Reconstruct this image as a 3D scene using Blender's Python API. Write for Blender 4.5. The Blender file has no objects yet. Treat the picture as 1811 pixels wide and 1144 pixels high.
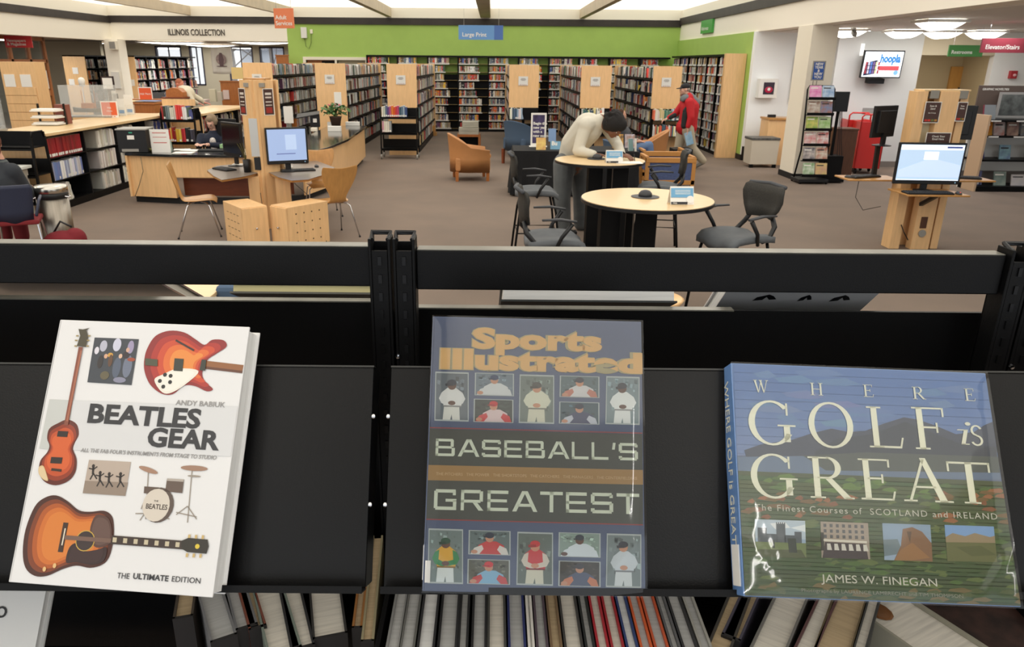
import bpy, bmesh, math, random
from mathutils import Vector, Matrix, Euler
random.seed(11)
PI = math.pi
S = bpy.context.scene
C = S.collection
# ------------------------------------------------------------------ camera
FPX, CX, CY, CAMH = 1315.0, 868.0, 572.0, 2.1
PITCH = math.atan(460/1315.0); ROLL = math.atan(0.0087)
fwd = Vector((0, math.cos(PITCH), -math.sin(PITCH)))
upv = Vector((0, math.sin(PITCH), math.cos(PITCH)))
rgt = Vector((1, 0, 0))
c_r = rgt*math.cos(ROLL) + upv*math.sin(ROLL)
c_u = -rgt*math.sin(ROLL) + upv*math.cos(ROLL)
cam_d = bpy.data.cameras.new('camera'); cam = bpy.data.objects.new('camera', cam_d); C.objects.link(cam)
mw = Matrix.Identity(4)
for i in range(3):
    mw[i][0] = c_r[i]; mw[i][1] = c_u[i]; mw[i][2] = -fwd[i]
mw[2][3] = CAMH
cam.matrix_world = mw
cam_d.sensor_width = 36; cam_d.lens = FPX/1811*36
cam_d.shift_x = (905.5-CX)/1811; cam_d.shift_y = 0
cam_d.clip_start = 0.02; cam_d.clip_end = 200
cam_d.dof.use_dof = True; cam_d.dof.focus_distance = 1.15; cam_d.dof.aperture_fstop = 22
S.camera = cam
# ------------------------------------------------------------------ world, exposure, room lights
W = bpy.data.worlds.new('world'); S.world = W; W.use_nodes = True
W.node_tree.nodes['Background'].inputs[0].default_value = (0.92, 0.96, 1.0, 1)
W.node_tree.nodes['Background'].inputs[1].default_value = 1.25
S.view_settings.view_transform = 'Standard'; S.view_settings.look = 'None'
S.view_settings.gamma = 1; S.view_settings.use_curve_mapping = False
S.view_settings.exposure = 0.0
def area(name, loc, sx, sy, watts, col=(1, .975, .93), up=False, rot=None):
    l = bpy.data.lights.new(name, 'AREA'); l.shape = 'RECTANGLE'; l.size = sx; l.size_y = sy
    l.energy = watts; l.color = col
    o = bpy.data.objects.new(name, l); C.objects.link(o); o.location = loc
    o.rotation_euler = rot if rot else ((PI, 0, 0) if up else (0, 0, 0))
    return o
for bx_ in (-10.8, -7.9, -4.85, -1.75, 1.25, 4.3):                 # unseen strip lamps added under each ceiling bay for glints, shining down
    for by_ in (-2.2, 4.0, 10.2, 16.2):
        area('added_glint_lamp', (bx_, by_, 3.40), .07, 1.2, 8)
    
for ax_, ay_ in ((8.3, 13.2), (10.5, 13.2), (8.3, 10.0), (7.6, 15.2), (9.8, 15.4)):    # lobby troffers
    area('lobby_fitting', (ax_, ay_, 2.76), .6, 1.2, 23, (1, 1, 1))
area('alcove_fill_light', (6.6, 15.9, 2.76), .6, .6, 11, (1, 1, 1))  # lamp added to brighten the alcove wall
area('hallway_fitting', (10.6, 18.2, 2.6), .5, .5, 20, (1, .86, .65))
for ax_, ay_ in ((-10.6, 27), (-8, 27), (-10.6, 30), (-8, 30), (-14.2, 20), (-14.2, 24), (-14.5, 15), (-16.2, 22.5), (-13.2, 29.6)):  # last two are added fill for the dark left side
    area('reading_room_fitting_and_fill', (ax_, ay_, 2.6), .4, 1.5, 48)

# ------------------------------------------------------------------ pixel -> point (photograph treated as 1811 x 1144)
def ray(px, py):
    u = px-CX; v = py-CY
    u2 = u*math.cos(ROLL)+v*math.sin(ROLL); v2 = -u*math.sin(ROLL)+v*math.cos(ROLL)
    return rgt*(u2/FPX) + fwd - upv*(v2/FPX)
def at(px, py, z):
    d = ray(px, py); t = (z-CAMH)/d.z
    return Vector((d.x*t, d.y*t, z))
def aty(px, py, Y):
    d = ray(px, py); t = Y/d.y
    return Vector((d.x*t, Y, CAMH+d.z*t))
def atx(px, py, X):
    d = ray(px, py); t = X/d.x
    return Vector((X, d.y*t, CAMH+d.z*t))
# ------------------------------------------------------------------ materials
def lin(c):
    r = []
    for x in c[:3]:
        x = x/255.0
        r.append(x/12.92 if x <= .04045 else ((x+.055)/1.055)**2.4)
    return (r[0], r[1], r[2], 1)
MATS = {}
def mat(name, col, rough=.55, metal=0, var=.0, scale=8, stretch=(1, 1, 1), bump=0, bscale=60, coat=0, emit=0, alpha=1, trans=0, spec=.5, ior=1.45, col2=None, detail=4):
    if name in MATS: return MATS[name]
    m = bpy.data.materials.new(name); m.use_nodes = True
    nt = m.node_tree; b = nt.nodes['Principled BSDF']; L = nt.links
    lc = lin(col)
    b.inputs['Base Color'].default_value = lc
    b.inputs['Roughness'].default_value = rough; b.inputs['Metallic'].default_value = metal
    b.inputs['Specular IOR Level'].default_value = spec
    b.inputs['Coat Weight'].default_value = coat; b.inputs['Coat Roughness'].default_value = .08
    b.inputs['Alpha'].default_value = alpha; b.inputs['Transmission Weight'].default_value = trans; b.inputs['IOR'].default_value = ior
    if emit:
        b.inputs['Emission Color'].default_value = lc; b.inputs['Emission Strength'].default_value = emit
    if var or bump or col2:
        tc = nt.nodes.new('ShaderNodeTexCoord'); mp = nt.nodes.new('ShaderNodeMapping')
        mp.inputs['Scale'].default_value = stretch
        L.new(tc.outputs['Object'], mp.inputs['Vector'])
        if var or col2:
            n = nt.nodes.new('ShaderNodeTexNoise'); n.inputs['Scale'].default_value = scale; n.inputs['Detail'].default_value = detail
            L.new(mp.outputs[0], n.inputs['Vector'])
            r = nt.nodes.new('ShaderNodeValToRGB'); r.color_ramp.elements[0].position = .3; r.color_ramp.elements[1].position = .7
            if col2:
                r.color_ramp.elements[0].color = lc; r.color_ramp.elements[1].color = lin(col2)
            else:
                r.color_ramp.elements[0].color = tuple(x*(1-var) for x in lc[:3])+(1,)
                r.color_ramp.elements[1].color = tuple(min(1, x*(1+var)) for x in lc[:3])+(1,)
            L.new(n.outputs['Fac'], r.inputs[0]); L.new(r.outputs[0], b.inputs['Base Color'])
            if emit: L.new(r.outputs[0], b.inputs['Emission Color'])
        if bump:
            n2 = nt.nodes.new('ShaderNodeTexNoise'); n2.inputs['Scale'].default_value = bscale; n2.inputs['Detail'].default_value = 3
            L.new(mp.outputs[0], n2.inputs['Vector'])
            bp = nt.nodes.new('ShaderNodeBump'); bp.inputs['Strength'].default_value = bump; bp.inputs['Distance'].default_value = .01
            L.new(n2.outputs['Fac'], bp.inputs['Height']); L.new(bp.outputs[0], b.inputs['Normal'])
    MATS[name] = m
    return m
def attrmat(name, kind, rough=.5, coat=0):
    """base colour from the object's own colour ('obj') or from a face colour attribute ('attr')"""
    m = bpy.data.materials.new(name); m.use_nodes = True; nt = m.node_tree; b = nt.nodes['Principled BSDF']
    b.inputs['Roughness'].default_value = rough; b.inputs['Coat Weight'].default_value = coat
    if kind == 'obj':
        n = nt.nodes.new('ShaderNodeObjectInfo'); out = n.outputs['Color']
    else:
        n = nt.nodes.new('ShaderNodeAttribute'); n.attribute_name = 'col'; out = n.outputs['Color']
    nt.links.new(out, b.inputs['Base Color'])
    return m
M_OBJ = attrmat('book_cloth', 'obj', .45, .15)
M_ATTR = attrmat('printed_colour', 'attr', .5)
MAPLE = mat('maple', (232, 190, 138), .38, var=.07, scale=5, stretch=(6, 6, .7), coat=.12)
MAPLE_T = mat('maple_top', (226, 196, 148), .32, var=.04, scale=4, stretch=(1, 6, 1), coat=.15)
MAPLE_D = mat('maple_ply', (188, 138, 78), .35, var=.10, scale=6, stretch=(6, 6, .6), coat=.15)
OAK = mat('orange_oak', (170, 104, 52), .42, var=.12, scale=6, stretch=(5, 5, .8))
CHERRY = mat('cherry', (122, 62, 36), .4, var=.12, scale=6, stretch=(1, 5, 5))
WALNUT = mat('walnut', (86, 54, 36), .5, var=.15, scale=6, stretch=(5, 5, .8))
BLACK = mat('black_metal', (10, 10, 11), .45, spec=.2, bump=.05, bscale=400)
BLACKP = mat('black_plastic', (22, 23, 26), .42)
BLACKS = mat('black_satin_shelf', (12, 12, 13), .42, spec=.2, var=.15, scale=3, bump=.05, bscale=500)
EDGE = mat('worn_edge_with_sheen', (120, 118, 108), .35, metal=.4, var=.25, scale=9, stretch=(2, 1, 1))  # worn edge, with the ceiling's reflection mixed into its grey
CHAR = mat('charcoal_plastic', (56, 58, 62), .5)
CHARG = mat('charcoal_fabric', (74, 77, 82), .75, var=.12, scale=18)
CHROME = mat('chrome', (205, 205, 208), .16, metal=1)
STEEL = mat('brushed_steel', (150, 144, 134), .36, metal=1, var=.16, scale=14, stretch=(6, 6, .1))
WHITE = mat('white_paper', (236, 234, 228), .6)
WHITEM = mat('white_enamel', (232, 231, 226), .4)
CREAM = mat('cream_paint', (240, 233, 216), .6)
GREYW = mat('pale_grey_paint', (208, 206, 200), .7)
BEIGE = mat('beige_paint', (196, 184, 158), .7)
GREEN = mat('green_paint', (166, 198, 100), .65, var=.03, scale=3)
CARPET = mat('carpet', (116, 103, 93), .95, bump=.3, bscale=260, col2=(126, 111, 99), scale=1.2, detail=8)
RUBBER = mat('black_rubber_base', (24, 24, 26), .6)
GLASS = mat('clear_acrylic', (240, 244, 244), .05, alpha=.16)
GREYP = mat('grey_plastic', (150, 148, 142), .5)
NAVY = mat('navy_plastic', (44, 50, 72), .5)
# ------------------------------------------------------------------ mesh builder
class MB:
    def __init__(self): self.v = []; self.f = []; self.mi = []; self.c = []; self.M = Matrix.Identity(4)
    def add(self, vs, fs, mi=0, col=None):
        o = len(self.v); M = self.M
        self.v += [tuple(M @ Vector(p)) for p in vs]
        for f in fs:
            self.f.append(tuple(i+o for i in f)); self.mi.append(mi); self.c.append(col)
        return self
    def box(self, c, s, mi=0, col=None, R=None, taper=None):
        hx, hy, hz = s[0]/2, s[1]/2, s[2]/2
        vs = []
        for z in (-hz, hz):
            k = 1 if (taper is None or z < 0) else taper
            vs += [(-hx*k, -hy*k, z), (hx*k, -hy*k, z), (hx*k, hy*k, z), (-hx*k, hy*k, z)]
        c = Vector(c)
        if R is not None: vs = [R @ Vector(p) for p in vs]
        vs = [Vector(p)+c for p in vs]
        return self.add(vs, [(0, 3, 2, 1), (4, 5, 6, 7), (0, 1, 5, 4), (1, 2, 6, 5), (2, 3, 7, 6), (3, 0, 4, 7)], mi, col)
    def b2(self, a, b, mi=0, col=None):
        a = Vector(a); b = Vector(b)
        return self.box((a+b)/2, (abs(b.x-a.x), abs(b.y-a.y), abs(b.z-a.z)), mi, col)
    def bar(self, p0, p1, w, h, mi=0, col=None, up=(0, 0, 1)):
        p0 = Vector(p0); p1 = Vector(p1); d = p1-p0; L = d.length
        if L < 1e-6: return self
        z = d.normalized(); u = Vector(up)
        if abs(z.dot(u)) > .98: u = Vector((0, 1, 0)) if abs(z.y) < .9 else Vector((1, 0, 0))
        x = u.cross(z).normalized(); y = z.cross(x)
        R = Matrix((x, y, z)).transposed()
        return self.box((p0+p1)/2, (w, h, L), mi, col, R)
    def ring(self, path, rs, n=8, mi=0, col=None, caps=True, flat=1.0):
        """tube along a path with a radius at each point"""
        path = [Vector(p) for p in path]
        if not isinstance(rs, (list, tuple)): rs = [rs]*len(path)
        vs = []; px = None
        for i, p in enumerate(path):
            a = path[max(0, i-1)]; b = path[min(len(path)-1, i+1)]
            t = (b-a).normalized()
            if px is None:
                u = Vector((0, 0, 1)) if abs(t.z) < .9 else Vector((0, 1, 0))
                x = u.cross(t).normalized()
            else:
                x = (px - t*px.dot(t)).normalized()
            px = x; y = t.cross(x)
            for k in range(n):
                a_ = 2*PI*k/n
                vs.append(p + x*(math.cos(a_)*rs[i]) + y*(math.sin(a_)*rs[i]*flat))
        fs = []
        for i in range(len(path)-1):
            for k in range(n):
                k2 = (k+1) % n
                fs.append((i*n+k, i*n+k2, (i+1)*n+k2, (i+1)*n+k))
        if caps:
            fs.append(tuple(range(n-1, -1, -1))); fs.append(tuple((len(path)-1)*n+k for k in range(n)))
        return self.add(vs, fs, mi, col)
    def lathe(self, prof, n=20, c=(0, 0, 0), mi=0, col=None):
        vs = []; fs = []
        for r, z in prof:
            for k in range(n):
                a = 2*PI*k/n; vs.append((c[0]+r*math.cos(a), c[1]+r*math.sin(a), c[2]+z))
        for i in range(len(prof)-1):
            for k in range(n):
                k2 = (k+1) % n; fs.append((i*n+k, i*n+k2, (i+1)*n+k2, (i+1)*n+k))
        if prof[0][0] > 1e-5: fs.append(tuple(range(n-1, -1, -1)))
        if prof[-1][0] > 1e-5: fs.append(tuple((len(prof)-1)*n+k for k in range(n)))
        return self.add(vs, fs, mi, col)
    def prism(self, poly, z0, z1, mi=0, col=None):
        n = len(poly)
        a = sum(poly[i][0]*poly[(i+1) % n][1]-poly[(i+1) % n][0]*poly[i][1] for i in range(n))
        if a < 0: poly = poly[::-1]
        vs = [(p[0], p[1], z0) for p in poly]+[(p[0], p[1], z1) for p in poly]
        fs = [tuple(range(n-1, -1, -1)), tuple(range(n, 2*n))]+[(i, (i+1) % n, n+(i+1) % n, n+i) for i in range(n)]
        return self.add(vs, fs, mi, col)
    def ell(self, c, r, n=12, m=8, mi=0, col=None, R=None):
        vs = []; fs = []
        for i in range(m+1):
            th = PI*i/m
            for k in range(n):
                a = 2*PI*k/n
                p = Vector((r[0]*math.sin(th)*math.cos(a), r[1]*math.sin(th)*math.sin(a), -r[2]*math.cos(th)))
                if R is not None: p = R @ p
                vs.append(p+Vector(c))
        for i in range(m):
            for k in range(n):
                k2 = (k+1) % n; fs.append((i*n+k, i*n+k2, (i+1)*n+k2, (i+1)*n+k))
        return self.add(vs, fs, mi, col)
    def cap(self, p0, p1, r0, r1, n=12):
        """tapered capsule (two balls and a cone) for organic unions"""
        p0 = Vector(p0); p1 = Vector(p1)
        self.ell(p0, (r0, r0, r0), n, 8); self.ell(p1, (r1, r1, r1), n, 8)
        return self.ring([p0, p1], [r0, r1], n)
    def build(self, name, mats, parent=None, smooth=False, bevel=0, bseg=2, loc=None, merge=False):
        me = bpy.data.meshes.new(name)
        me.from_pydata(self.v, [], self.f)
        if not isinstance(mats, (list, tuple)): mats = [mats]
        for m in mats: me.materials.append(m)
        if any(self.mi): me.polygons.foreach_set('material_index', self.mi)
        if any(c is not None for c in self.c):
            ca = me.color_attributes.new('col', 'FLOAT_COLOR', 'CORNER')
            buf = []
            for f, c in zip(self.f, self.c):
                c = c or (.5, .5, .5, 1)
                buf += list(c)*len(f)
            ca.data.foreach_set('color', buf)
        if merge:
            bm = bmesh.new(); bm.from_mesh(me); bmesh.ops.remove_doubles(bm, verts=bm.verts, dist=1e-5)
            bmesh.ops.recalc_face_normals(bm, faces=bm.faces); bm.to_mesh(me); bm.free()
        if smooth: me.polygons.foreach_set('use_smooth', [True]*len(me.polygons))
        me.update()
        o = bpy.data.objects.new(name, me); C.objects.link(o)
        if parent is not None: o.parent = parent
        if loc is not None: o.location = loc
        if bevel:
            b = o.modifiers.new('bevel', 'BEVEL'); b.width = bevel; b.segments = bseg; b.limit_method = 'ANGLE'; b.angle_limit = .7
            if not smooth: me.polygons.foreach_set('use_smooth', [False]*len(me.polygons))
        return o
def tag(o, label=None, cat=None, group=None, kind=None):
    if label: o['label'] = label
    if cat: o['category'] = cat
    if group: o['group'] = group
    if kind: o['kind'] = kind
    return o
def thing(name, label, cat, loc=(0, 0, 0), rz=0, group=None, rot=None):
    o = bpy.data.objects.new(name, None); C.objects.link(o); o.empty_display_size = .1
    o.location = loc; o.rotation_euler = rot if rot else (0, 0, rz)
    return tag(o, label, cat, group)
def struct(o): o['kind'] = 'structure'; return o
def stuff(o): o['kind'] = 'stuff'; return o
def copy_tree(o, parent=None):
    c = o.copy(); C.objects.link(c); c.parent = parent
    for ch in list(o.children): copy_tree(ch, c)
    return c
def remesh(mb, name, m, parent=None, voxel=.012, sm=4, loc=None):
    """one continuous surface out of overlapping rounded forms"""
    o = mb.build(name+'_raw', m)
    r = o.modifiers.new('r', 'REMESH'); r.mode = 'VOXEL'; r.voxel_size = voxel; r.use_smooth_shade = True
    s = o.modifiers.new('s', 'SMOOTH'); s.iterations = sm; s.factor = .5
    dg = bpy.context.evaluated_depsgraph_get()
    me = bpy.data.meshes.new_from_object(o.evaluated_get(dg)); me.name = name
    raw = o.data; bpy.data.objects.remove(o); bpy.data.meshes.remove(raw)
    me.materials.clear(); me.materials.append(m)
    n = bpy.data.objects.new(name, me); C.objects.link(n)
    if parent is not None: n.parent = parent
    if loc is not None: n.location = loc
    return n
def text(body, size, m, name='lettering', parent=None, M=None, ext=.0004, off=0, align='LEFT', xs=1, space=1, shear=0, lines=1, width=None):
    cu = bpy.data.curves.new(name, 'FONT'); cu.body = body; cu.size = size; cu.extrude = ext; cu.offset = off*size
    cu.align_x = align; cu.space_character = space; cu.shear = shear; cu.space_line = lines; cu.resolution_u = 3
    o = bpy.data.objects.new(name, cu); C.objects.link(o)
    dg = bpy.context.evaluated_depsgraph_get()
    me = bpy.data.meshes.new_from_object(o.evaluated_get(dg)); me.name = name
    bpy.data.objects.remove(o); bpy.data.curves.remove(cu)
    if width and len(me.vertices):
        xsv = [v.co.x for v in me.vertices]; w0 = max(xsv)-min(xsv)
        if w0 > 0: xs = width/w0
    me.transform(Matrix.Diagonal((xs, 1, 1, 1)))
    if M is not None: me.transform(M)
    me.materials.clear(); me.materials.append(m)
    n = bpy.data.objects.new(name, me); C.objects.link(n)
    if parent is not None: n.parent = parent
    return n
def frame(o, x, y):
    """matrix with origin o, x axis x, y axis y"""
    o = Vector(o); x = Vector(x).normalized(); y = Vector(y); y = (y-x*y.dot(x)).normalized(); z = x.cross(y)
    M = Matrix.Identity(4)
    for i in range(3):
        M[i][0] = x[i]; M[i][1] = y[i]; M[i][2] = z[i]; M[i][3] = o[i]
    return M
def FY(x, y, z): return frame((x, y, z), (1, 0, 0), (0, 0, 1))     # a face that looks back towards -Y
TXT_D = mat('print_dark', (52, 50, 52), .6); TXT_W = mat('print_white', (238, 236, 228), .6); TXT_G = mat('print_grey', (140, 138, 136), .6)
# ================================================================== THE SETTING
YB = 25.2; XL = -12.1; XR = 5.9
def sbox(name, a, b, m, parent=None):
    o = MB().b2(a, b).build(name, m, parent)
    if parent is None: struct(o)
    return o
sbox('floor', (-21, -4, -.1), (17, 36, 0), CARPET)
CEIL = mat('ceiling_cream', (240, 234, 218), .8)
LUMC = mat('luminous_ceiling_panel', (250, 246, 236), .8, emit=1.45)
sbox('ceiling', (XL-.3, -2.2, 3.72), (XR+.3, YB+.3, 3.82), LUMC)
sbox('ceiling_rear', (XL-.3, -4, 3.72), (XR+.3, -2.2, 3.82), CEIL)
TAUPE = mat('taupe_beam', (200, 184, 158), .6, var=.08, scale=3)
for k, (x, w) in enumerate(((-9.55, .12), (-6.42, .12), (-3.28, .16), (-.25, .32), (2.78, .16))):
    sbox('trim_%d' % (10+k), (x-w/2, -4, 3.45), (x+w/2, YB, 3.72), TAUPE)
BAND = mat('dark_bronze_slot', (52, 46, 42), .55, var=.2, scale=3)
# back wall: green with a door opening, cream above the dark slot
DX0, DX1, DZ = -5.98, -4.08, 2.16
gw = MB(); gw.b2((-6.52, YB, 0), (DX0, YB+.2, 3.22)); gw.b2((DX1, YB, 0), (XR, YB+.2, 3.22)); gw.b2((DX0, YB, DZ), (DX1, YB+.2, 3.22))
struct(gw.build('wall_back', GREEN))
sbox('wall_back_upper', (XL-.3, YB-.02, 3.42), (XR, YB+.2, 3.72), CEIL)
sbox('trim_1', (XL, YB-.05, 3.22), (XR, YB+.15, 3.42), BAND)
sbox('trim_2', (XL-.15, -4, 3.2), (XL+.05, YB, 3.4), BAND)
sbox('trim_3', (XR-.05, -4, 3.28), (XR+.15, YB, 3.48), BAND)
sbox('wall_left_upper', (XL-.3, -4, 3.4), (XL, YB, 3.72), CEIL)
sbox('wall_right_upper', (XR, -4, 3.48), (XR+.3, YB, 3.72), CEIL)
# cream fascias over the openings
FASC = mat('fascia_cream', (250, 244, 230), .62)
sbox('wall_left_fascia', (XL-.3, -4, 2.68), (XL, YB+.2, 3.2), FASC)
fb = sbox('wall_back_fascia', (XL-.3, YB, 2.7), (-6.52, YB+.3, 3.22), FASC)
sbox('wall_right_fascia', (XR, -4, 2.82), (XR+.35, YB, 3.28), FASC)
LET = mat('bronze_letters', (64, 56, 48), .5)
p0 = aty(297, 62, YB-.02); p1 = aty(397, 62, YB-.02)
text('ILLINOIS COLLECTION', .26, LET, 'wall_lettering', fb, FY(p0.x, YB-.015, p0.z), ext=.006, width=p1.x-p0.x, off=.012)
# right side: green return wall, white recess wall, cream column
sbox('wall_right', (5.85, 17.95, 0), (6.05, YB, 2.82), GREEN)
ALC = mat('alcove_white', (244, 247, 248), .6)
sbox('wall_alcove', (5.86, 17.78, 0), (7.35, 17.95, 2.82), ALC)
cl = sbox('wall_column', (XR-.02, 14.72, 0), (6.36, 15.42, 2.82), CREAM)
sbox('baseboard_column', (XR-.035, 14.70, 0), (6.375, 15.44, .11), RUBBER)
sbox('baseboard_alcove', (5.84, 17.76, 0), (7.3, 17.80, .32), RUBBER)
sbox('baseboard_right', (5.83, 17.8, 0), (5.86, 18.2, .12), RUBBER)
# lobby: TV wall, hallway opening, hallway
hx0 = aty(1622, 140, 16.8).x; hx1 = aty(1752, 130, 16.8).x
LW = mat('lobby_wall', (208, 209, 208), .7)
sbox('wall_lobby', (7.3, 16.8, 0), (hx0, 16.95, 2.82), LW)
sbox('wall_lobby_side', (7.3, 16.9, 0), (7.36, 17.9, 2.82), LW)
sbox('wall_lobby_right', (hx1, 16.8, 0), (17, 16.95, 2.82), WHITEM)
sbox('wall_lobby_header', (hx0, 16.8, 2.34), (hx1, 16.95, 2.82), BEIGE)
sbox('wall_hallway', (hx0-.6, 19.9, 0), (hx1+4, 20.0, 2.82), BEIGE)
sbox('wall_hallway_left', (hx0-.02, 16.95, 0), (hx0, 19.9, 2.6), BEIGE)
sbox('wall_hallway_right', (hx1+1.2, 16.95, 0), (hx1+1.3, 19.9, 2.6), BEIGE)
sbox('ceiling_hallway', (hx0-.1, 16.95, 2.62), (hx1+2, 19.9, 2.7), BEIGE)
GREYB = mat('grey_wall_base', (120, 112, 106), .7)
sbox('baseboard_lobby', (7.3, 16.78, 0), (hx0, 16.80, .12), GREYB)
sbox('baseboard_lobby_right', (hx1, 16.77, 0), (17, 16.80, .28), GREYB)
sbox('baseboard_hallway', (hx0, 19.86, 0), (hx1+1.2, 19.9, .34), GREYB)
CEILG = mat('lobby_ceiling', (228, 224, 218), .8)
sbox('ceiling_lobby', (XR+.35, -4, 2.8), (17, 17.9, 2.9), CEILG)
sbox('wall_far_right', (16.9, -4, 0), (17, 17, 2.9), WHITEM)
# hallway door
d = sbox('door_2', (11.55, 19.82, 0), (12.2, 19.88, 2.12), mat('door_wood', (206, 158, 92), .45, var=.06, scale=5, stretch=(5, 5, .7)))
MB().b2((11.86, 19.80, 1.72), (12.0, 19.82, 2.02)).build('door_window', mat('dim_glass', (104, 96, 84), .2), d)
MB().b2((11.80, 19.80, 1.32), (11.96, 19.82, 1.62)).build('door_notice', mat('dark_notice', (62, 60, 60), .5, var=.4, scale=30), d)
MB().lathe([(.03, 0), (.03, .05)], 10, (11.62, 19.8, 1.02)).build('door_handle', CHROME, d)
# door pair in the green wall
dr = struct(MB().b2((DX0, YB+.14, 0), ((DX0+DX1)/2, YB+.18, DZ)).build('door_1', OAK))
MB().b2(((DX0+DX1)/2, YB+.12, 0), (DX1, YB+.16, DZ)).build('door_leaf', mat('grey_door', (176, 168, 144), .6), dr)
fr = MB(); t = .09
fr.b2((DX0-t, YB-.03, 0), (DX0, YB+.1, DZ+t)); fr.b2((DX1, YB-.03, 0), (DX1+t, YB+.1, DZ+t)); fr.b2((DX0, YB-.03, DZ), (DX1, YB+.1, DZ+t))
fr.b2(((DX0+DX1)/2-.03, YB-.02, 0), ((DX0+DX1)/2+.03, YB+.12, DZ))
fr.build('door_frame', CREAM, dr)
MB().b2((-5.5, YB+.1, DZ-.12), (-4.98, YB+.14, DZ-.03)).build('door_closer', BLACK, dr)
# reading room beyond the left openings
CEILL = mat('reading_room_ceiling', (172, 160, 146), .8)
sbox('ceiling_reading_room', (-21, -4, 2.72), (XL-.3, 32.2, 2.82), CEILL)
sbox('ceiling_reading_room_back', (XL-.3, YB+.3, 2.72), (-6.2, 32.2, 2.82), CEILL)
RW = mat('reading_room_wall', (176, 168, 148), .75)
WY = 32.0
wins = []
for a, b, zb in ((198, 208, 1.2), (275, 321, 1.0), (335, 359, 1.0), (403, 447, 1.0), (459, 503, 1.0)):
    wins.append((aty(a, 95, WY).x, aty(b, 95, WY).x))
rw = MB(); x = -21
for a, b in wins:
    rw.b2((x, WY, 0), (a, WY+.2, 2.72)); rw.b2((a, WY, 0), (b, WY+.2, 1.15)); rw.b2((a, WY, 2.66), (b, WY+.2, 2.72)); x = b
rw.b2((x, WY, 0), (-5.0, WY+.2, 2.72))
struct(rw.build('wall_reading_room', RW))
WF = mat('dark_window_frame', (48, 44, 62), .5)
for k, (a, b) in enumerate(wins):
    m = MB(); t = .05
    m.b2((a, WY-.02, 1.15), (a+t, WY+.16, 2.66)); m.b2((b-t, WY-.02, 1.15), (b, WY+.16, 2.66)); m.b2((a, WY-.02, 2.60), (b, WY+.16, 2.66)); m.b2((a, WY-.02, 1.15), (b, WY+.16, 1.2))
    m.b2(((a+b)/2-.015, WY+.02, 1.2), ((a+b)/2+.015, WY+.1, 2.6))
    w = struct(m.build('window_%d' % (k+1), WF))
    MB().b2((a+t, WY+.06, 1.2), (b-t, WY+.07, 2.6)).build('pane', GLASS, w)
sbox('wall_reading_room_right', (-6.52, YB+.2, 0), (-6.4, WY, 2.72), RW)
sbox('wall_reading_room_left', (-20.9, -4, 0), (-20.8, WY, 2.8), RW)
# column at the corner of the two openings
sbox('wall_corner_column', (-12.15, 24.75, 0), (-11.72, 25.3, 2.72), FASC)
# beige wall piece and the timber-and-glass door wall at the left
q = at(0, 0, 5)
sbox('wall_beige', (-16.4, 28.6, 0), (-14.2, 28.8, 2.72), BEIGE)
gx = -13.0
def gy(px): return atx(px, 150, gx).y
gd = MB()
ya, yb = 19.0, gy(88)
fr_y = [ya, gy(28), gy(60), yb]
for y_ in fr_y: gd.b2((gx-.05, y_-.05, 0), (gx+.05, y_+.05, 2.7))
gd.b2((gx-.05, ya, 2.6), (gx+.05, yb, 2.7)); gd.b2((gx-.05, ya, 2.0), (gx+.05, yb, 2.1)); gd.b2((gx-.05, ya, 0), (gx+.05, yb, .3)); gd.b2((gx-.04, fr_y[2], 1.1), (gx+.04, yb, 1.25))
gl = struct(gd.build('door_3', OAK))
MB().b2((gx-.01, ya, .3), (gx+.01, yb, 2.6)).build('pane', mat('door_glass', (120, 124, 120), .04, alpha=.35), gl)
MB().b2((gx+.05, (fr_y[2]+yb)/2-.3, 1.3), (gx+.06, (fr_y[2]+yb)/2+.25, 1.8)).build('door_notice', WHITE, gl)
# bright sky-lit scene outside the windows
OUT = mat('outside_ground', (210, 214, 220), .9)
sbox('ground_outside', (-40, 32.3, -.3), (10, 70, -.2), OUT)
for k, (tx, ty) in enumerate(((-12.6, 38), (-10.3, 36.5), (-8.3, 39))):
    t_ = MB(); rr = random.Random(k)
    t_.ring([(tx, ty, -.2), (tx+.1, ty, 1.5), (tx, ty, 3.2), (tx+.2, ty, 6)], [.14, .11, .08, .03], 7)
    for j in range(16):
        z0 = rr.uniform(1.0, 4.2); a = rr.uniform(0, 6.28); l = rr.uniform(.8, 2)
        p1 = Vector((tx+math.cos(a)*l, ty+math.sin(a)*l*.5, z0+l*.6))
        t_.ring([(tx+.05, ty, z0), p1, p1+Vector((math.cos(a)*.5, 0, .5))], [.035, .02, .008], 5)
    tag(t_.build('bare_tree', mat('bark', (92, 84, 84), .9), smooth=True), 'bare leafless tree outside reading room window, %s' % ['behind the two half-hidden panes on the left', 'behind the narrow pane beside the white banner', 'behind the tall pane right of the banner'][k], 'tree', 'bare trees outside')
hb = thing('house', 'pale house across the street seen through the reading room windows', 'building', (-11.5, 55, -.2))
m = MB(); m.b2((-6, 0, 0), (6, 5, 3)); m.build('wall', mat('pale_siding', (190, 196, 206), .8), hb)
m = MB(); m.add([(-6.4, -.4, 3), (6.4, -.4, 3), (6.4, 5.4, 3), (-6.4, 5.4, 3), (-6.4, 2.5, 5.2), (6.4, 2.5, 5.2)], [(0, 1, 5, 4), (2, 3, 4, 5), (0, 4, 3), (1, 2, 5), (0, 3, 2, 1)]); m.build('roof', mat('house_roof', (120, 124, 136), .8), hb)
for i in range(5):
    MB().b2((-5+i*2.2, -.04, 1), (-4+i*2.2, 0, 2.2)).build('window', mat('house_window', (90, 100, 120), .3), hb)
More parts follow.
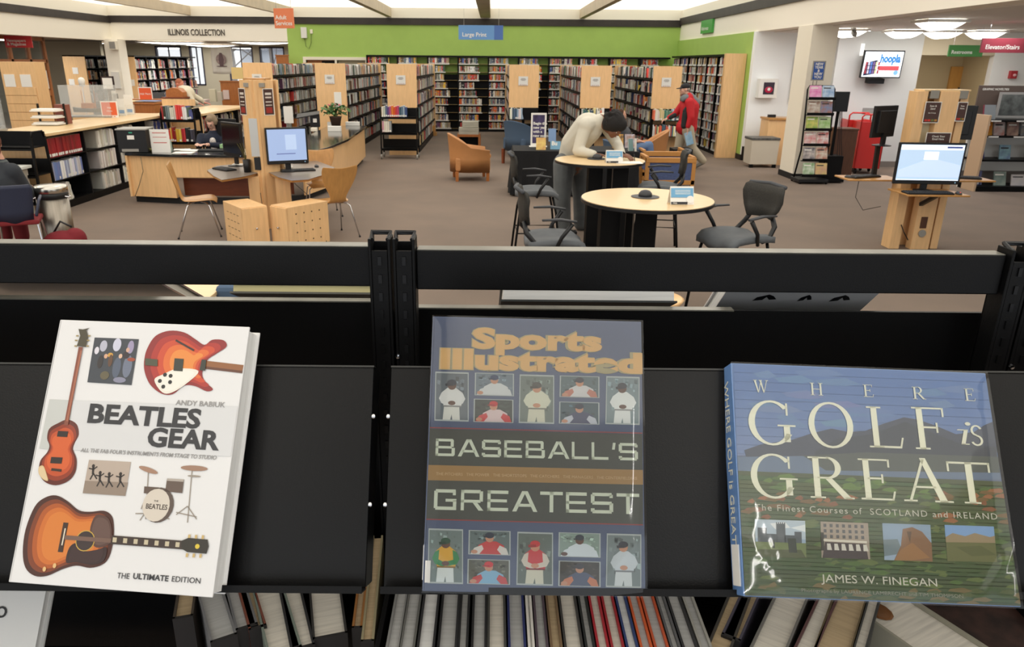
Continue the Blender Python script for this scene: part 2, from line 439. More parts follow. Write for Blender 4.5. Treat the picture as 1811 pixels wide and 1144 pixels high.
# ceiling lights of the low rooms
DIFF = mat('lit_diffuser', (255, 250, 240), .5, emit=7)
def clight(c, sx, sy, label, group, rz=0, dp=.06):
    t = thing('ceiling_light', label, 'ceiling light', c, rz, group)
    m = MB(); w = .04
    m.b2((-sx/2-w, -sy/2-w, -.03), (sx/2+w, -sy/2, .015)); m.b2((-sx/2-w, sy/2, -.03), (sx/2+w, sy/2+w, .015)); m.b2((-sx/2-w, -sy/2, -.03), (-sx/2, sy/2, .015)); m.b2((sx/2, -sy/2, -.03), (sx/2+w, sy/2, .015))
    m.build('frame', WHITEM, t)
    n = 8; d_ = MB(); vs = []; fs = []
    for i in range(n+1):
        x_ = -sx/2+sx*i/n; z_ = -.02-dp*math.sin(PI*i/n)
        vs += [(x_, -sy/2, z_), (x_, sy/2, z_)]
    for i in range(n): fs.append((2*i, 2*i+2, 2*i+3, 2*i+1))
    fs += [tuple(range(0, 2*n+2, 2)), tuple(range(2*n+1, 0, -2))]
    d_.add(vs, fs); d_.build('diffuser', DIFF, t, smooth=True)
for px, py, sx, sy, lb in ((1500, 53, .62, 1.0, 'beside the cream column'), (1596, 69, .62, 1.0, 'above the wall-mounted television'), (1663, 37, .62, 1.2, 'nearest, above the search kiosk'), (1742, 57, .62, 1.1, 'between the green and maroon signs'), (1663, 79, .6, 1.0, 'farthest, over the hallway opening')):
    p = at(px, py, 2.78)
    if p.y > 16.2: p = Vector((p.x*16.0/p.y, 16.0, 2.78)); sy = .7
    clight(p, .58, .42, 'recessed glowing lobby ceiling light with curved diffuser, ' + lb, 'lobby ceiling lights', dp=.12)
for px, py, w, lb in ((8, 67, 1.3, 'left of the red hanging sign'), (140, 75, 1.9, 'between the red sign and corner column'), (237, 80, 1.9, 'just right of the corner column'), (303, 74, 2.2, 'under the wall lettering, front row'), (372, 79, 2.0, 'behind the white banner top'), (297, 84, 1.8, 'back row above the left windows'), (433, 83, 1.8, 'back row above the tall window'), (462, 74, 2.0, 'front row beside the green wall')):
    p = at(px, py, 2.70)
    clight(p, w, .35, 'long glowing reading room ceiling light ' + lb, 'reading room ceiling lights')
# ================================================================== FOREGROUND DISPLAY BOOKCASE
TH = math.radians(30.3)
dsp = thing('display_bookcase', 'black steel double-sided display bookcase with sloped shelves across the foreground', 'bookcase', (0, 1.0, 0))
def upright(x, topz):
    m = MB()
    for sx in (-1, 1):
        cx = x+sx*.0165
        m.box((cx, .012, (topz-.01)/2), (.030, .004, topz-.01))       # web
        m.box((cx-.013, -.004, topz/2), (.004, .034, topz)); m.box((cx+.013, -.004, topz/2), (.004, .034, topz))
        m.box((cx, -.019, (topz-.016)/2), (.022, .003, topz-.016))
    u = m.build('upright', BLACK, dsp, bevel=.0008, bseg=1)
    s = MB()
    for k in range(26):
        z = topz-.03-k*.0254
        for sx in (-1, 1): s.box((x+sx*.0165, -.0215, z), (.005, .002, .012))
    stuff(s.build('slot_row', mat('slot_grey', (26, 26, 27), .3, metal=.6), u))
    for z in (topz-.168, topz-.245):
        b = MB(); b.M = Matrix.Translation((x+.004, -.0215, z)) @ Matrix.Rotation(PI/2, 4, 'X'); b.lathe([(0, .004), (.0032, .0035), (.004, 0)][::-1], 8)
        b.build('bolt', CHROME, u)
    for sx in (-1, 1):
        c = MB(); c.ring([(x+sx*.0165-.011, -.012, topz-.003), (x+sx*.0165-.013, .004, topz+.004), (x+sx*.0165+.013, .004, topz+.004), (x+sx*.0165+.011, -.012, topz-.003)], .0035, 6)
        c.build('upright_cap', BLACKP, u)
upright(-.135, 1.876); upright(.735, 1.868); upright(-1.003, 1.876); upright(1.604, 1.862)
def rail(x0, x1, z0, z1, y=-.012):
    r = MB().b2((x0, y, z0), (x1, y+.024, z1)).build('top_rail', BLACKS, dsp, bevel=.002)
    MB().b2((x0+.002, y+.0005, z1), (x1-.002, y+.0235, z1+.0012)).build('rail_top_edge', EDGE, r)
rail(-1.90, -1.035, 1.807, 1.863); rail(-.972, -.166, 1.807, 1.863); rail(-.103, .702, 1.803, 1.859); rail(.768, 1.572, 1.80, 1.855)
def backp(x0, x1, zt, ex1=None):
    r = MB().b2((x0, .05, .1), (x1, .056, zt)).build('rear_panel', BLACKS, dsp)
    MB().b2((x0, .046, zt), (ex1 or x1, .062, zt+.002)).build('panel_edge', EDGE, r)
backp(-1.9, -.15, 1.765); backp(-.12, .735, 1.756, .36); backp(.737, 1.62, 1.752)
# sloped display shelves of this side
up_d = Vector((0, math.sin(TH), math.cos(TH))); out_d = Vector((0, -math.cos(TH), math.sin(TH)))
Bp = Vector((0, .719-1.0, 1.519))
PLATEM = mat('satin_display_plate', (12, 12, 13), .32, spec=.30, bump=.04, bscale=500)
def plate(x0, x1):
    R = Matrix((Vector((1, 0, 0)), -out_d, up_d)).transposed().to_4x4()
    M = Matrix.Translation(Bp) @ R
    m = MB(); m.M = M
    m.b2((x0, 0, 0), (x1, .0025, .262)); m.b2((x0, 0, .258), (x1, .012, .262))
    m.b2((x0, 0, 0), (x0+.0015, .05, .262)); m.b2((x1-.0015, 0, 0), (x1, .05, .262))
    o = m.build('display_shelf', PLATEM, dsp, bevel=.0008, bseg=1)
    l = MB(); l.M = M; l.b2((x0, -.026, -.002), (x1, .0025, 0)); l.b2((x0, -.0275, -.002), (x1, -.026, .006))
    l.build('shelf_lip', BLACKS, o)
    e = MB(); e.M = M; e.b2((x0, -.0004, .2605), (x1, .012, .2625)); e.build('shelf_edge', mat('dim_edge', (62, 62, 60), .35, metal=.3), o)
    for xx, s in ((x0, -1), (x1, 1)):
        for zz in (.095, .2): rv = MB(); rv.M = M; rv.ell((xx+s*.0015, .001, zz), (.003, .002, .003), 8, 6); rv.build('rivet', CHROME, o)
plate(-1.9, -1.012); plate(-.991, -.144); plate(-.123, .716); plate(.746, 1.60)
# flat shelf below with its support
MB().b2((-1.9, -.34, 1.135), (-.15, .02, 1.15)).build('lower_shelf', BLACKS, dsp)
MB().b2((-.12, -.34, 1.135), (.72, .02, 1.15)).build('lower_shelf', BLACKS, dsp)
MB().b2((.75, -.34, 1.135), (1.6, .02, 1.15)).build('lower_shelf', BLACKS, dsp)
MB().b2((-1.9, -.36, .0), (1.62, .38, .1)).build('base', BLACKS, dsp)
for x in (-.137, .731):
    MB().b2((x-.003, -.33, 1.12), (x+.003, .0, 1.42)).build('shelf_bracket', BLACK, dsp)
MB().b2((-.17, .055, 1.48), (-.10, .06, 1.75)).build('post_plate', BLACKS, dsp)
for x0, x1 in ((-1.9, -1.03), (-.97, -.166), (-.103, .702), (.768, 1.57)):       # sloped shelf of the far side
    m = MB(); m.add([(x0, .058, 1.742), (x1, .058, 1.742), (x1, .37, 1.55), (x0, .37, 1.55), (x0, .062, 1.745), (x1, .062, 1.745), (x1, .374, 1.553), (x0, .374, 1.553)], [(0, 1, 2, 3), (7, 6, 5, 4), (0, 4, 5, 1), (1, 5, 6, 2), (2, 6, 7, 3), (3, 7, 4, 0)])
    m.build('far_display_shelf', BLACKS, dsp)

# ------------------------------------------------------------------ glyphs (own letterforms, cap height 1)
def R_(x0, y0, x1, y1): return [(x0, y0), (x1, y0), (x1, y1), (x0, y1)]
def D_(x0, y0, x1, y1, w): return [(x0, y0), (x0+w, y0), (x1+w, y1), (x1, y1)]
def A_(cx, cy, rx, ry, a0, a1, tx, ty, n=14):
    out = []
    for i in range(n):
        a = math.radians(a0+(a1-a0)*i/n); b = math.radians(a0+(a1-a0)*(i+1)/n)
        out.append([(cx+rx*math.cos(a), cy+ry*math.sin(a)), (cx+rx*math.cos(b), cy+ry*math.sin(b)), (cx+(rx-tx)*math.cos(b), cy+(ry-ty)*math.sin(b)), (cx+(rx-tx)*math.cos(a), cy+(ry-ty)*math.sin(a))])
    return out
s_, t_, sv = .125, .05, .04
def ser(x, y): return R_(x-.09, y, x+s_+.09, y+sv)
SER = {
 'G': (.92, A_(.46, .5, .46, .53, 42, 330, .13, .05, 24)+[R_(.70, .06, .70+s_, .44), R_(.58, .42, .94, .42+sv), R_(.76, .68, .80, .97)]),
 'O': (.98, A_(.49, .5, .49, .53, 0, 360, .13, .05, 28)),
 'L': (.74, [R_(.12, 0, .12+s_, 1), ser(.12, 0), ser(.12, 1-sv), R_(.12, 0, .68, .05), D_(.66, 0, .72, .26, .04)]),
 'F': (.72, [R_(.12, 0, .12+s_, 1), ser(.12, 0), R_(.03, 1-sv, .68, 1), R_(.65, .78, .69, 1), R_(.2, .50, .52, .545), R_(.50, .40, .54, .64)]),
 'E': (.74, [R_(.12, 0, .12+s_, 1), R_(.03, 1-sv, .66, 1), R_(.63, .80, .67, 1), R_(.2, .50, .50, .545), R_(.48, .41, .52, .63), R_(.03, 0, .70, .045), D_(.66, 0, .71, .22, .04)]),
 'R': (.86, [R_(.12, 0, .12+s_, 1), ser(.12, 0), R_(.03, 1-sv, .45, 1), R_(.2, .47, .42, .515)]+A_(.40, .74, .28, .27, -90, 90, .12, .045, 14)+[[(.34, .49), (.48, .49), (.86, 0), (.70, 0)], R_(.72, 0, .90, sv)]),
 'A': (.92, [D_(.10, 0, .42, 1, .055), [(.38, 1.03), (.50, 1.03), (.86, 0), (.71, 0)], R_(.22, .32, .66, .365), R_(0, 0, .26, sv), R_(.60, 0, .96, sv)]),
 'T': (.86, [R_(.37, 0, .37+s_, 1), ser(.37, 0), R_(.04, 1-sv-.01, .82, 1), R_(.03, .76, .07, 1), R_(.79, .76, .83, 1)]),
 'W': (1.1, [[(.06, 1), (.20, 1), (.40, 0), (.32, 0)], D_(.34, 0, .54, .9, .05), [(.46, 1), (.60, 1), (.80, 0), (.72, 0)], D_(.74, 0, .98, 1, .05), R_(0, 1-sv, .28, 1), R_(.42, 1-sv, .66, 1), R_(.9, 1-sv, 1.12, 1)]),
 'H': (.95, [R_(.12, 0, .12+s_, 1), R_(.70, 0, .70+s_, 1), ser(.12, 0), ser(.12, 1-sv), ser(.70, 0), ser(.70, 1-sv), R_(.2, .48, .75, .525)]),
 'i': (.3, [D_(.06, 0, .16, .62, .09), D_(.0, .58, .02, .62, .2), D_(.06, 0, .07, .04, .18)]+A_(.26, .86, .065, .075, 0, 360, .064, .074, 10)),
 's': (.5, A_(.26, .47, .17, .17, 20, 270, .07, .05, 12)+A_(.24, .165, .18, .17, -160, 90, .07, .05, 12)),
}
k_ = .17
EXT = {
 'B': (1.25, [R_(0, 0, k_, 1), R_(0, 0, 1.0, k_*.9), R_(0, .44, 1.0, .58), R_(0, 1-k_*.9, .95, 1), R_(1.0, .08, 1.2, .48), R_(.93, .54, 1.12, .92), [(1.0, 0), (1.12, 0), (1.2, .08), (1.0, .08)], [(.95, .92), (1.12, .92), (1.04, 1), (.95, 1)]]),
 'A': (1.35, [D_(0, 0, .52, 1, .22), D_(1.13, 0, .60, 1, .22), R_(.28, .24, 1.06, .38)]),
 'S': (1.25, [R_(.08, 0, 1.12, .16), R_(.08, .42, 1.12, .58), R_(.08, .84, 1.12, 1), R_(1.0, .08, 1.2, .5), R_(0, .5, .2, .92), R_(0, .08, .2, .24), R_(1.0, .76, 1.18, .92)]),
 'E': (1.2, [R_(0, 0, k_, 1), R_(0, 0, 1.12, .16), R_(0, .43, 1.05, .57), R_(0, .84, 1.12, 1)]),
 'L': (1.1, [R_(0, 0, k_, 1), R_(0, 0, 1.05, .16)]),
 "'": (.32, [D_(.04, .6, .10, 1, .17)]),
 'G': (1.3, [R_(.08, 0, 1.2, .16), R_(.08, .84, 1.15, 1), R_(0, .08, .19, .92), R_(1.02, .08, 1.2, .48), R_(.62, .40, 1.2, .54), R_(1.0, .72, 1.16, .92)]),
 'R': (1.28, [R_(0, 0, k_, 1), R_(0, .84, 1.05, 1), R_(0, .38, 1.05, .52), R_(1.0, .44, 1.18, .94), [(.62, .4), (.86, .4), (1.22, 0), (.96, 0)]]),
 'T': (1.25, [R_(0, .84, 1.22, 1), R_(.51, 0, .71, 1)]),
}
def glyphs(word, table, gap=.12):
    x = 0; out = []
    for ch in word:
        if ch == ' ': x += .6; continue
        w, ps = table[ch]
        out += [[(p[0]+x, p[1]) for p in q] for q in ps]; x += w+gap
    return x-gap, out

# ------------------------------------------------------------------ printed covers
class Cover:
    """places print on a book's front face; pixels are turned into points of that face"""
    def __init__(s, th, w, h):
        s.th = th; s.w = w; s.h = h
        s.MW = Matrix.LocRotScale(Vector(th.location), Euler(th.rotation_euler), None); s.MI = s.MW.inverted()
        s.lv = 0; s.gain = (1, 1, 1)
    def uv(s, px, py):
        o = s.MI @ Vector((0, 0, CAMH)); d = s.MI.to_3x3() @ ray(px, py); t = -o.y/d.y; p = o+d*t
        return (min(max(p.x, .001), s.w-.001), min(max(p.z, .001), s.h-.001))
    def M(s, lv): return Matrix.Translation((0, -.0004-.00022*lv, 0)) @ FY(0, 0, 0)
    def start(s): s.mb = MB(); return s
    def poly(s, pts, lv, col, px=True):
        if px: pts = [s.uv(*p) for p in pts]
        s.mb.M = s.M(lv); s.mb.prism(pts, 0, .00012, 0, lin([min(250, a_*g_) for a_, g_ in zip(col, s.gain)])); return s
    def rect(s, x0, y0, x1, y1, lv, col): # by two pixel corners along the face axes
        a = s.uv(x0, y0); b = s.uv(x1, y1); return s.poly(R_(a[0], b[1], b[0], a[1]), lv, col, False)
    def ellp(s, cx, cy, rx, ry, lv, col, rot=0, n=20):
        c = s.uv(cx, cy); e = s.uv(cx+1, cy); k = math.hypot(e[0]-c[0], e[1]-c[1])
        return s.poly([(c[0]+k*(rx*math.cos(a)*math.cos(rot)-ry*math.sin(a)*math.sin(rot)), c[1]+k*(rx*math.cos(a)*math.sin(rot)+ry*math.sin(a)*math.cos(rot))) for a in [2*PI*i/n for i in range(n)]], lv, col, False)
    def blob(s, pts, lv, cols, shr=.16):
        """a smooth closed outline filled with colours from the rim inwards"""
        uv = [s.uv(*p) for p in pts]; n = len(uv); sm = []
        for i in range(n):
            p0, p1, p2, p3 = uv[i-1], uv[i], uv[(i+1) % n], uv[(i+2) % n]
            for k in range(4):
                t = k/4
                sm.append(tuple(.5*((2*p1[j])+(-p0[j]+p2[j])*t+(2*p0[j]-5*p1[j]+4*p2[j]-p3[j])*t*t+(-p0[j]+3*p1[j]-3*p2[j]+p3[j])*t**3) for j in (0, 1)))
        c = (sum(p[0] for p in sm)/len(sm), sum(p[1] for p in sm)/len(sm))
        for k, col in enumerate(cols):
            f = 1-shr*k
            s.poly([(c[0]+(p[0]-c[0])*f, c[1]+(p[1]-c[1])*f) for p in sm], lv+k*.5, col, False)
        return s
    def line(s, pts, w, lv, col):
        uv = [s.uv(*p) for p in pts]
        for a, b in zip(uv, uv[1:]):
            d = Vector((b[0]-a[0], b[1]-a[1])); 
            if d.length < 1e-6: continue
            nn = Vector((-d.y, d.x)).normalized()*w/2
            s.poly([(a[0]+nn.x, a[1]+nn.y), (b[0]+nn.x, b[1]+nn.y), (b[0]-nn.x, b[1]-nn.y), (a[0]-nn.x, a[1]-nn.y)], lv, col, False)
        return s
    def word(s, word, table, x0, y0, x1, y1, lv, col, gap=.12):
        """word from lower-left pixel (x0,y0) to upper-right pixel (x1,y1)"""
        a = s.uv(x0, y0); b = s.uv(x1, y1); W_, ps = glyphs(word, table, gap)
        kx = (b[0]-a[0])/W_; ky = b[1]-a[1]
        for q in ps: s.poly([(a[0]+p[0]*kx, a[1]+p[1]*ky) for p in q], lv, col, False)
        return s
    def done(s, name, m=None): return s.mb.build(name, m or M_ATTR, s.th)
    def txt(s, body, x0, y0, x1, hpx, m, name='lettering', off=0, lv=3, shear=0, space=1):
        a = s.uv(x0, y0); b = s.uv(x1, y0); e = s.uv(x0, y0-hpx)
        M = Matrix.Translation((0, -.0004-.00022*lv, 0)) @ FY(a[0], 0, a[1])
        return text(body, (e[1]-a[1])/.70, m, name, s.th, M, ext=.0001, off=off, width=(b[0]-a[0]) or None, shear=shear, space=space)
def book_body(th, w, h, d, cover_m, page_m, spine_left=True, board=.0028, inset=.0035):
    MB().b2((0, 0, 0), (w, board, h)).build('front_cover', cover_m, th, bevel=.0008)
    MB().b2((0, d-board, 0), (w, d, h)).build('back_cover', cover_m, th, bevel=.0008)
    m = MB(); m.b2((-.0005, 0, 0), (board, d, h)); m.build('spine', cover_m, th, bevel=.001)
    MB().b2((board, board, inset), (w-inset, d-board, h-inset)).build('page_block', page_m, th)
PAGE = mat('page_edges', (214, 208, 196), .8, var=.14, scale=220, stretch=(.05, 1, .05))
PAGEW = mat('page_edges_white', (226, 226, 224), .7, var=.10, scale=160, stretch=(.05, 1, .05))
COVW = mat('white_gloss_cover', (220, 219, 218), .3, coat=.2)
def disp_book(name, label, loc, rot): return thing(name, label, 'book', loc, rot=tuple(math.radians(a) for a in rot), group='books facing out on the front display shelf')

# --- Beatles Gear
b1 = disp_book('guitar_book', 'large white hardback titled BEATLES GEAR, covered with guitars and a drum kit', (-.5413, .6938, 1.5434), (-32.65, -.37, -5.95))
w1, h1 = .2403, .305
book_body(b1, w1, h1, .034, COVW, PAGEW)
M_PRT = attrmat('cover_print', 'attr', .32, .25)
c = Cover(b1, w1, h1)
c.start().poly([(88, 706), (435, 719), (423, 808), (70, 793)], 0, (206, 206, 206)); c.poly([(88, 706), (130, 708), (118, 798), (70, 793)], .5, (190, 192, 188)); c.done('title_band', M_PRT)
# violin bass
c.start().blob([(104, 748), (120, 742), (136, 750), (140, 768), (133, 783), (130, 795), (136, 812), (134, 834), (122, 850), (100, 858), (80, 852), (70, 836), (72, 815), (84, 800), (88, 788), (84, 775), (88, 758)], 1, [(92, 34, 22), (140, 52, 26), (186, 76, 36), (204, 92, 44)], .13)
c.line([(118, 752), (144, 614)], .0052, 4, (128, 66, 46)); c.line([(120, 745), (145, 620)], .0022, 4.6, (160, 96, 70))
c.poly([(137, 612), (153, 614), (157, 596), (154, 584), (160, 580), (148, 583), (140, 582), (143, 594)], 4, (62, 56, 36))
for a_, b_ in ((612, 137), (602, 138), (594, 140)): c.rect(b_-4, a_-1, b_, a_+1.5, 4.4, (150, 130, 80)); c.rect(b_+17, a_-1, b_+21, a_+1.5, 4.4, (150, 130, 80))
c.poly([(104, 762), (122, 763), (120, 773), (102, 772)], 4, (40, 30, 28)); c.poly([(92, 808), (112, 809), (110, 820), (90, 819)], 4, (40, 30, 28)); c.line([(92, 830), (110, 832)], .003, 4, (52, 36, 28))
c.blob([(70, 826), (78, 824), (84, 840), (86, 850), (78, 848), (70, 838)], 3, [(208, 180, 132), (214, 190, 150)])
c.done('violin_bass_picture', M_PRT)
# stage photograph
c.start().poly([(168, 597), (246, 600), (233, 681), (155, 676)], 1, (52, 58, 66))
rr = random.Random(3)
for x_, y_, r_, h_, cc in ((184, 612, 8, 12, (176, 176, 190)), (208, 610, 9, 14, (196, 196, 212)), (232, 614, 7, 14, (150, 140, 170)), (178, 640, 6, 14, (40, 34, 34)), (196, 638, 5, 13, (90, 60, 40)), (207, 650, 9, 22, (78, 88, 106)), (226, 648, 10, 24, (104, 112, 130)), (186, 664, 10, 9, (92, 84, 60)), (172, 620, 5, 8, (210, 206, 214)), (224, 628, 8, 8, (44, 34, 40)), (233, 636, 9, 4, (150, 66, 40)), (196, 628, 6, 5, (196, 146, 60)), (214, 630, 4, 5, (214, 176, 150)), (188, 630, 4, 5, (206, 160, 130)), (227, 619, 4, 5, (200, 160, 140)), (212, 672, 14, 6, (130, 130, 150))):
    c.ellp(x_, y_, r_*.8, h_*.8, 1.6+rr.random(), cc)
c.done('stage_photograph', M_PRT)
# hollow-body guitar
c.start().line([(362, 644), (431, 652)], .0085, .6, (140, 88, 48)); c.line([(362, 650), (431, 658)], .003, .9, (96, 54, 34))
c.blob([(262, 614), (276, 594), (300, 585), (326, 588), (346, 600), (362, 610), (376, 601), (396, 602), (401, 613), (384, 625), (366, 638), (358, 660), (364, 676), (377, 688), (366, 692), (346, 683), (326, 682), (306, 697), (286, 696), (266, 680), (256, 656), (256, 634)], 1, [(138, 34, 34), (168, 46, 36), (196, 70, 38), (214, 104, 44), (222, 134, 58)], .15)
c.blob([(274, 672), (290, 662), (316, 652), (352, 656), (334, 676), (306, 694), (288, 694)], 4, [(228, 222, 208), (232, 228, 216)])
for x_, y_ in ((284, 674), (293, 663), (303, 665), (302, 676), (290, 684)): c.ellp(x_, y_, 3.4, 3.4, 5.5, (30, 28, 28))
c.poly([(310, 634), (326, 635), (324, 657), (308, 656)], 5.6, (46, 50, 40)); c.poly([(358, 636), (366, 637), (364, 656), (354, 655)], 5.6, (46, 50, 40)); c.poly([(258, 634), (280, 636), (280, 648), (258, 646)], 5.6, (70, 72, 52))
c.line([(312, 602), (344, 620)], .0022, 5.6, (50, 34, 30)); c.done('hollow_guitar_picture', M_PRT)
# title
tb = mat('cover_text_dark', (58, 58, 60), .4); tg = mat('cover_text_grey', (150, 148, 146), .5)
c.txt('BEATLES', 153, 746, 353, 32, tb, 'title', off=.036, lv=3); c.txt('GEAR', 259, 788, 388, 32, tb, 'title', off=.036, lv=3)
c.txt('ANDY BABIUK', 311, 716, 399, 9, tg, 'author', off=.012, lv=2); c.txt("ALL THE FAB FOUR'S INSTRUMENTS FROM STAGE TO STUDIO", 143, 799, 385, 7, tg, 'subtitle', off=.012, lv=2, shear=.15)
c.txt('THE', 207, 1022, 229, 10, tb, 'edition_line', lv=2); c.txt('ULTIMATE', 235, 1023, 298, 10, tb, 'edition_line', lv=2, off=.02); c.txt('EDITION', 303, 1028, 354, 10, tb, 'edition_line', lv=2)
# sepia photograph with four leaping figures
c.start().poly([(158, 813), (232, 817), (222, 877), (147, 872)], 1, (176, 160, 146)); c.poly([(151, 850), (227, 853), (222, 877), (147, 872)], 1.4, (142, 126, 112))
for x_, y_ in ((166, 834), (178, 846), (194, 848), (214, 848)):
    c.ellp(x_, y_-10, 2.6, 3, 2, (44, 38, 36)); c.line([(x_, y_-8), (x_-1, y_+4)], .0026, 2, (46, 40, 38)); c.line([(x_, y_+3), (x_-6, y_+14)], .0016, 2, (46, 40, 38)); c.line([(x_, y_+3), (x_+6, y_+13)], .0016, 2, (46, 40, 38)); c.line([(x_-8, y_-6), (x_, y_-4), (x_+7, y_-9)], .0014, 2, (46, 40, 38))
c.done('leaping_figures_photograph', M_PRT)
# drum kit
c.start(); G2 = (150, 140, 128)
for pts in ([(263, 832), (258, 918)], [(340, 832), (332, 924)], [(300, 868), (296, 918)], [(332, 895), (312, 910)], [(332, 895), (348, 918)], [(240, 908), (256, 908), (248, 920)], [(312, 906), (348, 914)], [(300, 918), (290, 912)], [(258, 880), (250, 900)]): c.line(pts, .0011, 1, G2)
c.ellp(263, 831, 18, 4, 2, (156, 120, 98), -.25); c.ellp(344, 828, 24, 4.5, 2, (150, 116, 94), 0); c.ellp(344, 842, 12, 1.6, 2, G2)
c.poly([(256, 860), (282, 862), (280, 874), (255, 872)], 2, (92, 76, 66)); c.poly([(296, 846), (326, 848), (323, 872), (293, 869)], 2, (96, 80, 70)); c.poly([(296, 846), (326, 848), (325, 852), (296, 850)], 2.4, (170, 160, 150))
c.ellp(281, 893, 27, 29, 2, (88, 74, 66)); c.ellp(277, 893, 24, 27, 3, (206, 196, 182)); c.done('drum_kit_picture', M_PRT)
dt = mat('drum_text', (70, 60, 54), .5)
c.txt('BEATLES', 258, 899, 296, 9, dt, 'drum_lettering', lv=4.2, off=.01); c.txt('THE', 273, 887, 281, 3, dt, 'drum_lettering', lv=4.2)
# flat-top guitar
c.start().line([(196, 954), (328, 964)], .0092, 3.4, (58, 46, 40))
for i in range(7): xx = 201+i*18.5; c.poly([(xx, 950+i*1.4), (xx+7, 950.5+i*1.4), (xx+6, 959+i*1.4), (xx-1, 958.5+i*1.4)], 3.9, (190, 178, 150))
c.blob([(62, 896), (80, 880), (100, 876), (120, 886), (140, 902), (160, 905), (184, 903), (198, 912), (202, 930), (201, 956), (194, 984), (182, 998), (160, 1004), (136, 1000), (112, 1006), (84, 1018), (62, 1018), (46, 1004), (41, 976), (46, 936)], 1, [(70, 36, 26), (120, 58, 30), (168, 84, 34), (196, 106, 42), (206, 120, 50)], .10)
c.blob([(118, 994), (124, 968), (138, 960), (150, 974), (172, 972), (190, 968), (184, 992), (160, 998), (136, 994)], 4, [(52, 34, 32), (58, 38, 36)])
c.blob([(170, 912), (190, 914), (198, 930), (198, 956), (186, 966), (168, 966), (160, 940)], 3.6, [(84, 58, 50), (98, 74, 66)])
c.ellp(152, 956, 17, 17, 4.6, (196, 160, 70)); c.ellp(152, 956, 15.5, 15.5, 5, (56, 44, 42)); c.line([(118, 924), (108, 976)], .006, 4.4, (60, 40, 30)); c.line([(117, 934), (111, 964)], .0014, 5, (220, 210, 190)); c.line([(116, 950), (198, 956)], .0046, 5.6, (112, 86, 74))
for x_, y_ in ((80, 1006), (98, 1000)): c.ellp(x_, y_, 3, 4, 5, (214, 176, 120))
c.poly([(322, 956), (334, 951), (368, 954), (370, 966), (366, 979), (332, 976), (322, 970)], 3.6, (46, 42, 34))
for i in range(3):
    c.rect(334+i*12, 945+i*.6, 337+i*12, 952+i*.6, 3.5, (196, 168, 110)); c.rect(330+i*12, 978+i*.6, 333+i*12, 985+i*.6, 3.5, (196, 168, 110))
c.ellp(350, 966, 4, 4, 4.4, (212, 186, 60)); c.done('flat_top_guitar_picture', M_PRT)

# --- baseball book in a clear jacket
b2 = disp_book('baseball_book', "dark blue-grey hardback in clear jacket titled BASEBALL'S GREATEST with player photographs", (-.0745, .6951, 1.5348), (-30.28, 1.14, .32))
w2, h2 = .2534, .318
NV = mat('slate_blue_cover', (76, 90, 120), .35, coat=.5)
book_body(b2, w2, h2, .025, NV, PAGE)
c = Cover(b2, w2, h2); c.gain = (1.0, 1.03, 1.04)
GOLD = mat('gold_print', (218, 178, 116), .4, coat=.3)
GOLDL = mat('pale_outline_print', (176, 168, 132), .4)
for m_, of_, lv_ in ((GOLDL, .075, 1), (GOLD, .052, 2.2)):
    c.txt('Sports', 836, 614, 1066, 33, m_, 'masthead', off=of_, lv=lv_, space=1.03); c.txt('Illustrated', 776, 650, 1134, 33, m_, 'masthead', off=of_, lv=lv_, space=1.03)
c.start().poly([(757, 758), (1136, 768), (1137, 927), (753, 917)], .6, (70, 72, 66)); c.poly([(757, 755), (1136, 765), (1136, 767), (757, 757)], 1.2, (150, 70, 70)); c.poly([(753, 917), (1137, 927), (1137, 929), (753, 919)], 1.2, (150, 60, 60))
c.poly([(756, 822), (1137, 831), (1137, 857), (755, 849)], 1.2, (164, 126, 76)); c.done('title_band', M_PRT)
EW = (216, 218, 196)
c.start().word("BASEBALL'S", EXT, 770, 806, 1129, 784, 3, EW, .14); c.done('title', M_PRT)
c.start().word('GREATEST', EXT, 767, 901, 1131, 873, 3, EW, .14); c.done('title', M_PRT)
c.txt('THE PITCHERS   THE POWER   THE SHORTSTOPS   THE CATCHERS   THE MANAGERS   THE CENTERFIELDERS', 771, 840, 1126, 5, mat('tan_print', (206, 180, 140), .5), 'subtitle', lv=3)
